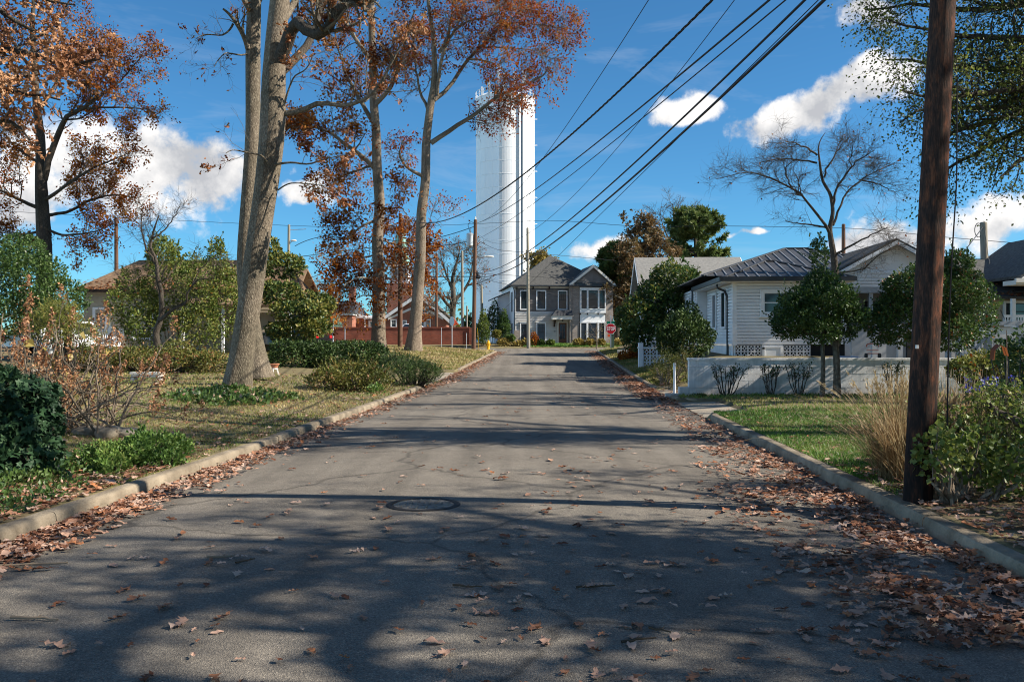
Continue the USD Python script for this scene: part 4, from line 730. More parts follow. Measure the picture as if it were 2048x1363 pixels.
# ------------------------------------------------------------------ poles, lamp, wires
def pole(name, label, px0, py0, px1, py1, Y, r0, r1, mat, zbase=None, extra=0, cat='utility pole', n=12):
    z0 = Z(py0, Y) if zbase is None else zbase; b = np.array([X(px0, Y), Y, z0 - .3]); tp = P(px1, py1, Y); tp = tp + (tp - b) * extra
    t = thing(name, label, cat, loc=b); k = 14; s = np.linspace(0, 1, k)[:, None]; rr = (r0 + (r1 - r0) * s[:, 0])
    v, f = tubes((tp - b) * s, rr, n); part(t, 'shaft', cat_((v, f), cyl(tp - b - (0, 0, .002), tp - b + (0, 0, .04), r1, r1 * .8, n)), mat, smooth=50); return t, b, tp
# the near pole on the right, leaning a little over the kerb
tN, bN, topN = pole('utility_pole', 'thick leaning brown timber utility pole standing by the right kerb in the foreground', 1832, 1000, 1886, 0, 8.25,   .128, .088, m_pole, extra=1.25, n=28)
loc = lambda px, py: P(px, py, 8.25) - bN
part(tN, 'ground_wire', tubes(*resample(np.array([loc(1884, 860) + (.02, -.06, 0), loc(1888, 640) + (.02, -.06, 0), loc(1893, 500) + (.03, -.05, 0), loc(1905, 330) + (.05, .02, 0), loc(1910, 150) + (.03, .02, 0)]), np.full(5, .007), 20), 5), m_wire)
part(tN, 'conduit', tubes(*resample(np.array([loc(1874, 960) + (0, .16, 0), loc(1886, 700) + (0, .15, 0), loc(1892, 560) + (0, .13, 0)]), np.full(3, .035), 8), 7), m_pole)
part(tN, 'tag', bx(loc(1822, 693)[0] - .011, loc(1822, 693)[0] + .011, -.128 - .008, -.11, loc(1822, 693)[2] - .016, loc(1822, 693)[2] + .016), m_cream)
part(tN, 'cross_arm', bar(topN - bN + (-1.1, 0, -.5), topN - bN + (1.1, 0, -.5), .1, .12), m_pole)
YT = 70.
tT, bT, topT = pole('utility_pole', 'dark brown timber utility pole with transformer and white street lamp near the hydrant', 947, 692, 951, 440, YT, .17, .13, m_polebrown)
tl = lambda px, py: P(px, py, YT) - bT
c = tl(940, 479); tr = part(tT, 'transformer', lathe([(0, -.5), (.24, -.5), (.27, -.45), (.27, .33), (.29, .36), (.29, .42), (.2, .5), (0, .5)], 14, c), m_steel, smooth=40)
part(tr, 'bushing', cyl(c + (.05, 0, .5), c + (.05, 0, .85), .05, .03, 6), m_cream); part(tr, 'bracket', bar(c + (.2, 0, .2), tl(950, 474), .08, .1), m_steel)
part(tT, 'lamp_arm', tubes(*resample(np.array([tl(952, 517), tl(962, 514), tl(973, 513)]), np.full(3, .035), 8), 6), m_steel)
part(tT, 'lamp_head', cat_(ball(tl(979, 513), (.36, .16, .09), 12, 7), bx(*(tl(970, 513)[0] + np.array([-.1, .1])), -.08, .08, *(tl(970, 513)[2] + np.array([-.07, .05])))), m_cream, smooth=True)
part(tT, 'cable_bundle', cat_(ball(tl(956, 553), (.2, .16, .2), 8, 6), ball(tl(954, 546), (.12, .1, .2), 8, 6)), m_wire)
part(tT, 'insulator', cyl(tl(951, 440), tl(951, 433), .06, .04, 8), m_cream)
part(tT, 'drop_loop', tubes(*resample(np.array([tl(950, 448), tl(942, 444), tl(936, 450), tl(939, 460), tl(941, 470)]), np.full(5, .02), 14), 4), m_wire)
tS, bS, topS = pole('utility_pole', 'plain dark timber pole standing bare beside the leaning grass-bank oak', 800, 708, 801, 428, 56.5, .16, .12, m_polebrown)
tF, bF, topF = pole('utility_pole', 'pale grey timber pole directly in front of the two-storey house', 1057, 690, 1055, 456, 77.5, .15, .11, m_polegrey)
pole('utility_pole', 'slender grey pole with street lamp arm seen right of the big oak', 575, 690, 578, 450, 84., .16, .12, m_polegrey)
pa, pb = P(578, 460, 84.), P(612, 458, 84.); x2 = thing('pole_cross_arm', 'thin wire bracket and small lamp on the slender pole right of the big oak', 'lamp arm', loc=pa); part(x2, 'arm', tubes(*resample(np.array([(0, 0, 0), (pb - pa)]), np.array([.03, .03]), 4), 5), m_steel); part(x2, 'lamp_head', ball(P(587, 481, 84) - pa, (.3, .16, .1), 10, 6), m_cream, smooth=True); part(x2, 'lamp_arm', tubes(np.array([P(579, 487, 84) - pa, P(586, 481, 84) - pa]), np.array([.03, .03]), 5), m_steel)
pole('utility_pole', 'slender brown pole rising between the two autumn trees and the water tower', 873, 665, 873, 506, 92., .16, .12, m_polebrown)
pole('utility_pole', 'pale thin pole left of the transformer pole', 925, 650, 924, 502, 88., .15, .12, m_polegrey)
pole('utility_pole', 'short pale pole just right of the transformer pole against the tower', 964, 640, 963, 571, 90., .15, .12, m_polegrey)
pole('utility_pole', 'distant brown pole behind the brown roof of the left house', 233, 560, 232, 436, 70., .16, .13, m_polebrown)
pole('utility_pole', 'thin brown pole behind the bare tree at the white house', 1687, 560, 1687, 449, 62., .15, .12, m_polebrown)
tR, bR, topR = pole('utility_pole', 'stubby greenish timber pole with looped cable near the right edge', 1972, 640, 1967, 446, 40., .17, .15, m_polegrey)
rl = lambda px, py: P(px, py, 40.) - bR
an = np.linspace(0, 2 * math.pi, 16); part(tR, 'cable_loop', tubes(np.array([rl(1957 + 7 * math.cos(a) * 1.1, 460 + 14 * math.sin(a)) for a in an]), np.full(16, .018), 4), m_wire)
pole('fence_post', 'white thin post left of the transformer pole on the brick wall', 934, 690, 934, 612, 81., .09, .08, m_polegrey, cat='post')

def cable(label, pts, A, B, r, name='overhead_wire', twist=False, group=None):
    """A hanging cable in the vertical plane through A and B; its sag is fitted to the picture points."""
    A, B = np.asarray(A, float), np.asarray(B, float); ts, zs_ = [], []
    for px, py in pts:
        k = (px - 1024) / F; t_ = (A[0] - k * A[1]) / ((A[0] - k * A[1]) - (B[0] - k * B[1])); Yq = A[1] + t_ * (B[1] - A[1]); ts.append(t_); zs_.append(Z(py, Yq))
    ts, zs_ = np.array(ts), np.array(zs_); co = np.polyfit(ts, zs_, 2 if len(ts) > 2 else 1)
    if len(ts) > 2 and co[0] < 0: co = np.polyfit(ts, zs_, 1)
    t = np.linspace(min(0, ts.min()), 1, 60); p = np.column_stack([A[0] + t * (B[0] - A[0]), A[1] + t * (B[1] - A[1]), np.polyval(co, t)])
    if twist:
        m = 420; t = np.linspace(t[0], 1, m); p = np.column_stack([A[0] + t * (B[0] - A[0]), A[1] + t * (B[1] - A[1]), np.polyval(co, t)]); ph = np.arange(m) * .9
        ms = []
        for o in (0, 2.09, 4.19): q = p.copy(); q[:, 0] += r * 1.15 * np.cos(ph + o); q[:, 2] += r * 1.15 * np.sin(ph + o); ms.append(tubes(q, np.full(m, r), 4))
        mesh = cat_(*ms)
    else: mesh = tubes(p, np.full(60, r), 6)
    return solo(name, mesh, m_wire, label, 'cable', group, smooth=not twist)
nP = np.array([4.12, 8.4, 0]); aT = np.array([X(951, YT), YT, 0]); aS = np.array([X(801, 56.5), 56.5, 0])
cable('steepest thin wire, leftmost where the cables leave the top of the picture', [(1297, 0), (1190, 165), (1080, 328), (1000, 415), (952, 447)], aT, nP, .010)
cable('thick twisted service cable drooping from the bare dark pole past the tower', [(1409, 0), (1300, 131), (1200, 221), (1085, 322), (1000, 385), (900, 432), (838, 446)], aS + (.6, 0, 0), nP, .012, twist=True)
cable('thin straight wire crossing two thicker cables above the tower', [(1465, 0), (1310, 215), (1200, 330), (1075, 455)], aT, nP + (.1, 0, 0), .007)
cable('heavy cable reaching the top of the transformer pole', [(1535, 0), (1340, 166), (1200, 285), (1065, 381), (955, 446)], aT, nP, .017)
cable('slightly slacker cable just below the heavy one to the transformer pole', [(1567, 0), (1340, 190), (1200, 311), (1070, 402), (955, 478)], aT, nP + (.05, .1, 0), .011)
cable('upper of two fat communication cables ending at the bundle under the street lamp', [(1618, 0), (1400, 196), (1200, 387), (1090, 480), (1010, 530), (955, 545)], aT, nP, .018)
cable('lower and fattest communication cable ending at the bundle under the street lamp', [(1653, 0), (1400, 229), (1200, 410), (1100, 493), (1010, 542), (955, 553)], aT, nP + (.05, 0, 0), .022)
cable('thin wire hugging the underside of the fattest cable', [(1640, 0), (1420, 215), (1200, 424), (1100, 530)], aT, nP + (.1, 0, 0), .007)
def line3(label, pts, r, name='overhead_wire', K=40):
    return solo(name, tubes(*resample(np.array([P(*p) for p in pts]), np.full(len(pts), r), K), 5), m_wire, label, 'cable', smooth=True)
line3('long thin wire spanning the whole view behind the tower', [(-60, 418, 84), (360, 441, 84), (577, 451, 84), (840, 452, 81), (1055, 442, 78), (1300, 453, 70), (1440, 452, 66), (1687, 456, 62), (1900, 475, 56), (2110, 492, 52)], .018, K=80)
line3('black cable from the transformer pole left to behind the autumn trees', [(951, 452, 70), (870, 476, 72), (760, 492, 75), (600, 513, 80)], .03)
line3('second cable falling left from the transformer pole through the red tree', [(951, 478, 70), (860, 490, 71), (700, 455, 76), (600, 489, 80)][:1] + [(870, 492, 72), (780, 480, 74), (682, 468, 76), (590, 492, 80)], .03)
line3('fat low communication cable running left from the lamp pole', [(955, 553, 70), (900, 553, 72), (800, 556, 75), (690, 562, 79), (590, 562, 82), (480, 560, 84)], .035)
line3('guy-like cable slanting down left across the red tree', [(745, 470, 60), (700, 510, 66), (660, 537, 72), (610, 560, 80)], .025)
line3('service wire from the lamp pole to the house eave', [(955, 480, 70), (1000, 500, 72), (1060, 505, 76), (1232, 521, 80)], .018)
line3('upper of two near-horizontal wires before the house roof', [(955, 548, 70), (1055, 552, 77), (1208, 566, 79)], .018)
line3('lower of two near-horizontal wires before the house roof', [(955, 555, 70), (1020, 570, 74), (1120, 590, 79)], .016)
line3('cable from the greenish pole down behind the near pole', [(1967, 452, 40), (1930, 500, 36), (1890, 545, 31)], .02)
line3('thin drop wire from the greenish pole to the right-edge house', [(1969, 450, 40), (1985, 560, 38), (2010, 640, 35)], .012)

# ------------------------------------------------------------------ signs, hydrant, small street things
def stop_sign():
    Y = 69.; b = np.array([X(1221.5, Y), Y, Z(702, Y)]); t = thing('stop_sign', 'red octagonal STOP sign under a green street-name plate on the right corner', 'stop sign', loc=b)
    part(t, 'post', bx(-.035, .035, -.02, .02, -.3, 2.75), m_steel)
    zc = Z(657, Y) - b[2]; R = .39 / math.cos(math.pi / 8); an = np.radians(22.5 + 45 * np.arange(8))
    part(t, 'sign_border', slab([(R * math.cos(a), -.03, zc + R * math.sin(a)) for a in an], (0, -.006, 0)), m_signwhite)
    part(t, 'sign_face', slab([(R * .95 * math.cos(a), -.036, zc + R * .95 * math.sin(a)) for a in an], (0, -.006, 0)), m_red)
    w = meshkit.text_mesh('STOP', .27, .006, bold=True); v = w.vertices; cx = (v[:, 0].min() + v[:, 0].max()) / 2; k = .64 / (v[:, 0].max() - v[:, 0].min())
    part(t, 'lettering', (np.column_stack([(v[:, 0] - cx) * k, -.0425 - v[:, 2], v[:, 1] + zc - .135]), w.faces[:, ::-1]), m_signwhite)
    z2 = Z(644.5, Y) - b[2]; pl = part(t, 'street_name_plate', bx(-.31, .37, -.012, .012, z2 - .09, z2 + .09), m_green)
    part(pl, 'plate_bracket', bx(-.05, .05, -.03, .03, z2 - .14, z2 - .0905), m_steel)
    part(t, 'lower_plate', bx(-.24, -.06, -.03, -.02, zc - .62, zc - .42), m_orange)
    b2 = thing('utility_box', 'dark grey slim pedestal cabinet behind the stop sign post', 'cabinet', loc=(X(1224, 71), 71, prof(71))); part(b2, 'body', bx(-.13, .17, 0, .25, 0, 1.25), m_awning); part(b2, 'lid', bx(-.15, .19, -.02, .27, 1.25, 1.3), m_awning)
stop_sign()
def back_sign():
    Y = 70.; b = np.array([X(904, Y), Y, Z(690, Y)]); t = thing('sign_seen_from_behind', 'grey back of an octagonal road sign with an orange flag beside the brick wall', 'road sign', loc=b)
    zc = Z(642, Y) - b[2]; part(t, 'post', cyl((0, 0, -.3), (0, 0, zc + .3), .035, n=6), m_steel); an = np.radians(22.5 + 45 * np.arange(8))
    part(t, 'plate', slab([(.38 * math.cos(a) * .55, -.05 - .38 * .8 * math.cos(a), zc + .38 * math.sin(a)) for a in an], (.01, .0, 0)), m_steel)
    part(t, 'flag', slab([(.12, -.06, zc + .28), (.52, -.25, zc - .28), (.10, -.1, zc - .34)], (.01, .02, 0)), m_orange)
back_sign()
def hydrant():
    Y = 69.; b = np.array([X(976.5, Y), Y, Z(700, Y)]); t = thing('fire_hydrant', 'yellow fire hydrant at the left end of the street', 'fire hydrant', loc=b)
    part(t, 'barrel', lathe([(.0, 0), (.19, 0), (.19, .05), (.12, .06), (.115, .12), (.11, .50), (.15, .52), (.15, .56), (.125, .57), (.12, .64), (.09, .71), (.0, .74)], 14), m_yellow, smooth=40)
    part(t, 'nozzle', cyl((-.2, 0, .42), (.2, 0, .42), .05, n=8), m_yellow); part(t, 'pumper_nozzle', cyl((0, 0, .40), (0, -.2, .40), .075, n=8), m_yellow); part(t, 'operating_nut', cyl((0, 0, .73), (0, 0, .8), .03, n=5), m_yellow)
hydrant()
mk_ = thing('marker_stake', 'thin yellow stake leaning between the transformer pole and the hydrant', 'stake', loc=P(958, 701, 68)); part(mk_, 'rod', bar((0, 0, -.2), P(955, 655, 68) - P(958, 701, 68), .07, .03), m_yellow)
for px, top, lab in ((883, 656, 'thin steel post in the grass left of the back-turned sign'), (933, 667, 'thin steel post in the grass right of the back-turned sign'), (690, 655, 'thin steel post before the brick wall near the green awning')):
    q = thing('steel_post', lab, 'post', loc=P(px, 690, 72)); part(q, 'rod', cyl((0, 0, -.3), (0, 0, Z(top, 72) - Z(690, 72)), .03, n=6), m_steel); part(q, 'cap', ball((0, 0, Z(top, 72) - Z(690, 72)), .045, 6, 5), m_steel)
def awning():
    Y = 58.; b = P(666, 690, Y); t = thing('green_awning', 'edge of a green curved carport awning on a slim grey post', 'awning', loc=b); l = lambda px, py: P(px, py, Y) - b
    part(t, 'post', cyl((0, 0, -.3), l(666, 645), .06, n=7), m_steel)
    pts = [l(590, 618), l(625, 610), l(645, 616), l(660, 630), l(668, 648)]; k = len(pts); v = np.array([p + (0, dy, 0) for p in pts for dy in (0, 3.)]); q = [[2 * i, 2 * i + 2, 2 * i + 3, 2 * i + 1] for i in range(k - 1)]
    w = np.array([p + (0, dy, -.16) for p in pts for dy in (0, 3.)]); part(t, 'canopy', cat_((v, np.array(q)), (w, np.array(q)), (np.vstack([v[::2], w[::2]]), np.array([[i, i + k, i + k + 1, i + 1] for i in range(k - 1)]))), m_awning)
awning()
def bench():
    Y = 27.; b = P(295, 764, Y); b[2] = g1(b[0], b[1]) - .02; t = thing('garden_bench', 'low white concrete garden bench in front of the olive hedge', 'bench', loc=b); w = .9
    part(t, 'seat', bx(-w / 2, w / 2, -.2, .2, .22, .29), m_cream); part(t, 'slab_edge', bx(-w / 2 + .06, w / 2 - .06, -.17, -.15, .14, .2199), m_wall)
    for s in (-1, 1): part(t, 'leg', hexa([[s * .4 - .06, -.15, -.05], [s * .4 + .06, -.15, -.05], [s * .4 + .06, .15, -.05], [s * .4 - .06, .15, -.05], [s * .4 - .04, -.13, .2199], [s * .4 + .04, -.13, .2199], [s * .4 + .04, .13, .2199], [s * .4 - .04, .13, .2199]]), m_cream)
bench()
def planter():
    Y = 32.; b = P(548, 752, Y); t = thing('terracotta_bowl_on_stand', 'terracotta bowl on a small pale stand right of the big oak trunk', 'planter', loc=b)
    part(t, 'bowl', lathe([(.0, .30), (.13, .30), (.17, .40), (.2, .42), (.2, .45), (.17, .45), (.15, .40), (0, .37)], 14), m_terra, smooth=40)
    for k in range(3): a = 2.1 * k + .4; part(t, 'leg', bar((.19 * math.cos(a), .19 * math.sin(a), -.03), (.09 * math.cos(a), .09 * math.sin(a), .30), .06, .05), m_cream)
    part(t, 'shelf', lathe([(0, .25), (.13, .25), (.13, .29), (0, .29)], 12), m_cream)
planter()
def stones():
    rng = np.random.default_rng(4)
    for px, py, w, h, lab in ((180, 868, .24, .10, 'flat dark garden stone, left one under the low green shrub'), (216, 869, .18, .12, 'blocky garden stone, right one beside the low green shrub'), (252, 872, .20, .10, 'small rounded pale stone half under the low green shrub')):
        Y = 13.2 + rng.uniform(-.2, .2); b = P(px, py, Y); b[2] = g1(b[0], b[1]); v, f = ball((0, 0, h * .4), (w, .22, h), 14, 9); v = np.sign(v) * np.abs(v) ** .8 * (np.array([w, .22, h]) ** .2); v = v * (1 + (meshkit.fbm(v * 6 + px, 3) - .5)[:, None] * .5)
        t = thing('garden_stone', lab, 'stone', loc=b); part(t, 'stone', (v, f), m_stone, smooth=60)
stones()
def picket():
    Y = 41.; x0, x1 = X(193, Y), X(247, Y); z = Z(688, Y); t = thing('picket_fence', 'short white picket fence with a capped post before the brown-roof house', 'fence', loc=(x0, Y, z)); L = x1 - x0
    for i, x in enumerate(np.arange(0, L, .085)):
        if abs(x - .62) < .07: continue
        part(t, 'picket', slab([(x, 0, 0), (x + .05, 0, 0), (x + .05, 0, .68), (x + .025, 0, .74), (x, 0, .68)], (0, .02, 0)), m_white)
    for zz in (.15, .55): part(t, 'rail', bx(0, L, .021, .06, zz, zz + .07), m_white)
    p = part(t, 'post', bx(.57, .68, -.03, .08, -.3, .92), m_white); part(p, 'post_cap', slab([(.55, -.05, .92), (.70, -.05, .92), (.70, .10, .92), (.55, .10, .92)], (0, 0, .05)), m_white)
picket()
pp = thing('white_pipe_post', 'white capped pipe post standing at the kerbside bed by the garden path', 'post', loc=(X(1349, 26), 26, g1(X(1349, 26), 26))); hz = Z(729, 26) - g1(X(1349, 26), 26); part(pp, 'pipe', cyl((0, 0, -.2), (0, 0, hz), .038, n=10), m_white, smooth=40); part(pp, 'cap', cyl((0, 0, hz + .001), (0, 0, hz + .05), .05, .035, 10), m_cream)
wl = thing('low_white_wall', 'low white wall stub among brown shrubs beyond the screen fence', 'wall', loc=(X(1236, 55), 55, Z(716, 55))); part(wl, 'wall', bx(0, 1.3, 0, .2, -.2, .45), m_wall); part(wl, 'coping', bx(-.03, 1.33, -.03, .23, .45, .5), m_wall)
def car(name, label, loc_, rot, body_m, L=4.5, H=1.42, W=1.75, pickup=False):
    t = thing(name, label, 'truck' if pickup else 'car', loc=loc_, rot=rot)
    if pickup: side = [(-2.7, .5), (-2.7, 1.05), (-.3, 1.05), (-.15, 1.75), (1.1, 1.78), (1.7, 1.12), (2.6, 1.0), (2.7, .5)]
    else: side = [(-2.2, .35), (-2.25, .85), (-1.75, 1.0), (-1.0, 1.38), (.2, 1.42), (1.0, .98), (2.05, .82), (2.2, .4)]
    s = np.array(side); n = len(s); rows = []
    for k, (y, sc) in enumerate(((-W / 2, .93), (-W / 2 + .12, 1.0), (W / 2 - .12, 1.0), (W / 2, .93))):
        q = s.copy(); q[:, 1] = .4 + (q[:, 1] - .4) * sc; yy = np.full(n, y) * np.where(q[:, 1] > 1.0, .82, 1.0); rows.append(np.column_stack([q[:, 0], yy, q[:, 1]]))
    v = np.vstack(rows); f = [[k * n + i, k * n + (i + 1) % n, (k + 1) * n + (i + 1) % n, (k + 1) * n + i] for k in range(3) for i in range(n)]
    f3 = [[0, i + 1, i] for i in range(1, n - 1)] + [[3 * n, 3 * n + i, 3 * n + i + 1] for i in range(1, n - 1)]
    part(t, 'body', cat_((v, np.array(f)), (v, np.array(f3))), body_m, smooth=35)
    z0, z1 = (1.12, 1.68) if pickup else (.98, 1.33); xs_ = (-.05, 1.2) if pickup else (-1.2, .55)
    for sg in (-1, 1): part(t, 'side_window', slab([(xs_[0], sg * W * .436, z0), (xs_[1] + .25, sg * W * .436, z0), (xs_[1] - .2, sg * W * .415, z1), (xs_[0] + .15, sg * W * .415, z1)], (0, sg * .012, 0)), m_glass)
    part(t, 'rear_window', slab([(-1.78 if not pickup else -.31, -.6, 1.01 if not pickup else 1.2), (-1.78 if not pickup else -.31, .6, 1.01 if not pickup else 1.2), (-1.1 if not pickup else -.2, .55, 1.345 if not pickup else 1.62), (-1.1 if not pickup else -.2, -.55, 1.345 if not pickup else 1.62)], (-.015, 0, .02)), m_glass)
    for sg in (-1, 1):
        part(t, 'tail_light', bx(-2.75 if pickup else -2.27, -2.55 if pickup else -2.02, sg * W * .40 - .13, sg * W * .40 + .13, .72, 1.02 if pickup else .86), m_tail)
        for x in (-1.45, 1.45): w = part(t, 'wheel', cyl((x, sg * (W / 2 - .2), .33), (x, sg * W / 2, .33), .33, n=16), m_rubber); part(w, 'rim', cyl((x, sg * W / 2 - .02, .33), (x, sg * (W / 2 + .01), .33), .2, n=12), m_steel)
zz = lambda px, py, Y: P(px, py, Y)
b = P(575, 702, 49); car('parked_car', 'black car with a glowing-red tail light parked under the magnolia', b, 162, m_carblack)
b = P(128, 712, 46); car('parked_truck', 'white pickup truck half hidden behind the tangled brown shrub', b, 62, m_carwhite, pickup=True, W=1.9)
b = P(832, 676, 88); car('parked_car', 'white car whose roof shows above the red brick wall', b, 0, m_carwhite)

# right-hand edge: porch, deck rails, house with gable
def right_porch():
    Y = 30.; b = np.array([X(1858, Y), Y, .85]); t = thing('porch_deck', 'grey and white timber porch deck with railings between the hollies and the right edge', 'porch', loc=b); l = lambda px, py, dy=0: P(px, py, Y + dy) - b
    zf, zt = l(0, 712)[2], l(0, 664)[2]
    part(t, 'deck_floor', bx(-1.6, 4.5, .1, 2.6, -.2, -.1), m_bluegrey)
    for px in (1748, 1800, 1897, 1918, 1978, 2040, 2090): x = l(px, 0)[0]; part(t, 'post', bx(x - .075, x + .075, -.05, .1, -.4, l(0, 648)[2]), m_bluegrey)
    part(t, 'beam', bx(l(1898, 0)[0], 4.6, -.06, -.052 + .3, l(0, 668)[2], l(0, 655)[2]), m_white); part(t, 'upper_beam', bx(l(1960, 0)[0], 4.6, -.3, -.07, l(0, 650)[2], l(0, 643)[2]), m_bluegrey)
    for x in np.arange(l(1932, 0)[0], l(2048, 0)[0] + 1, .11): part(t, 'baluster', bx(x, x + .045, .13, .16, l(0, 706)[2], l(0, 680)[2]), m_white)
    part(t, 'handrail', bx(l(1925, 0)[0], 4.6, .11, .18, l(0, 680)[2], l(0, 676)[2]), m_white); part(t, 'bottom_rail', bx(l(1925, 0)[0], 4.6, .11, .18, l(0, 712)[2], l(0, 706)[2]), m_white)
    for px, s in ((1930, 1), (1970, -1), (2000, 1)): p = l(px, 676); part(t, 'brace', bar(p + (0, 0, 0), p + (s * .45, 0, -.5), .07, .07), m_bluegrey)
    part(t, 'back_wall', bx(-1.6, 4.5, 2.6, 2.7, -.3, 1.2), m_bluegrey)
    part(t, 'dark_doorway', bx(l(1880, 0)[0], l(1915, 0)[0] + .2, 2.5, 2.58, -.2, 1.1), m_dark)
right_porch()
def right_house():
    Y = 36.; b = np.array([X(1985, Y), Y, .6]); t = thing('right_edge_house', 'grey-shingled house with white gable eave cut off by the right edge', 'house', loc=b); l = lambda px, py, dy=0: P(px, py, Y + dy) - b
    part(t, 'wall', bx(0, 9, 0, 8, -.5, l(0, 585)[2]), m_tan); part(t, 'roof', slab([(-1.2, -.3, l(0, 590)[2]), (9, -.3, l(0, 590)[2]), (9, 4, l(0, 505)[2]), (-1.2, 4, l(0, 505)[2])], (0, 0, .12)), m_shingle)
    part(t, 'vent_pipe', cyl((l(1982, 0)[0], 3.6, l(0, 518)[2]), (l(1982, 0)[0], 3.6, l(0, 503)[2]), .06, n=7), m_bluegrey)
    g0, ga, gy = l(1995, 0)[0], l(1995, 0)[0] + 2.6, -1.7; zl, zp = l(0, 562)[2], l(0, 480)[2] + .2
    part(t, 'gable_roof', slab([(g0, gy, zl), (ga, gy, zp), (ga, 4, zp), (g0, 4, zl)], (0, 0, .12)), m_shingle); part(t, 'gable_roof', slab([(ga, gy, zp), (2 * ga - g0, gy, zl), (2 * ga - g0, 4, zl), (ga, 4, zp)], (0, 0, .12)), m_shingle)
    part(t, 'gable_wall', slab([(g0 + .35, gy + .3, zl - .1), (2 * ga - g0 - .35, gy + .3, zl - .1), (ga, gy + .3, zp - .25)], (0, .1, 0)), m_shingle)
    part(t, 'rake_board', slab([(g0, gy - .04, zl - .2), (ga, gy - .04, zp - .2), (ga, gy - .04, zp + .02), (g0, gy - .04, zl + .02)], (0, .035, 0)), m_cream)
    part(t, 'porch_eave', bx(g0 - .55, 2 * ga - g0, gy - .6, gy + .3, zl - .28, zl - .11), m_cream); part(t, 'porch_gutter', bx(g0 - .6, 2 * ga - g0, gy - .72, gy - .602, zl - .2, zl - .05), m_cream)
    part(t, 'lower_roof', slab([(-.3, -.9, l(0, 600)[2]), (9, -.9, l(0, 600)[2]), (9, .0, l(0, 590)[2]), (-.3, .0, l(0, 590)[2])], (0, 0, .1)), m_shingle)
    rng = np.random.default_rng(6); n = 400; k = rng.random(n); p = np.column_stack([rng.uniform(-.2, 5, n), -.9 + .9 * k, l(0, 598)[2] + .12 + (l(0, 590) - l(0, 600))[2] * k])
    part(t, 'roof_leaves', bake(DIA, p, rng.normal(size=(n, 3)) * (1, 1, .2), rng.normal(size=(n, 3)) * .3 + (0, 0, 1), rng.uniform(.1, .18, n)), L_orange, kind='stuff', tint=leaf_tint(rng, n, 2))
    part(t, 'balcony_rail', cat_(bx(-.2, 1.0, -1.25, -1.2, l(0, 636)[2], l(0, 631)[2]), bx(-.2, 1.0, -1.25, -1.2, l(0, 654)[2], l(0, 650)[2])), m_white)
    for x in np.arange(-.18, 1.0, .1): part(t, 'baluster', bx(x, x + .04, -1.24, -1.21, l(0, 650)[2], l(0, 636)[2]), m_white)
    for px in (1992, 2047): part(t, 'porch_post', bx(l(px, 0)[0] - .07, l(px, 0)[0] + .07, -1.3, -1.16, -.4, l(0, 600)[2]), m_white)
    window(t, .5, 1.4, l(0, 640)[2], l(0, 606)[2], -.03, fr=.09)
right_house()
def hand_truck():
    Y = 29.; b = P(1745, 716, Y); t = thing('hand_truck', 'rusty red hand truck leaning behind the block wall', 'hand truck', loc=b); w = .19; h = Z(687, Y) - b[2]
    part(t, 'frame', tubes(*resample(np.array([(-w, 0, 0), (-w, 0, h * .9), (-w * .7, 0, h), (w * .7, 0, h), (w, 0, h * .9), (w, 0, 0)]), np.full(6, .018), 24), 6), m_rust)
    for z in (.15, h * .55): part(t, 'cross_bar', cyl((-w, 0, z), (w, 0, z), .015, n=6), m_rust)
    for s in (-1, 1): part(t, 'wheel', cyl((s * w, -.02, .08), (s * (w + .05), -.02, .08), .09, n=10), m_rubber)
hand_truck()
bl = thing('blue_cover', 'flat dark blue cover lying on top behind the block wall', 'cover', loc=P(1690, 717, 27.5)); part(bl, 'sheet', (lambda m: (m[0], m[1]))(bx(-.42, .42, -.2, .2, -.1, .05)), m_bluetarp); part(bl, 'fold', bx(-.3, .35, -.15, .15, .05, .08), m_bluetarp)

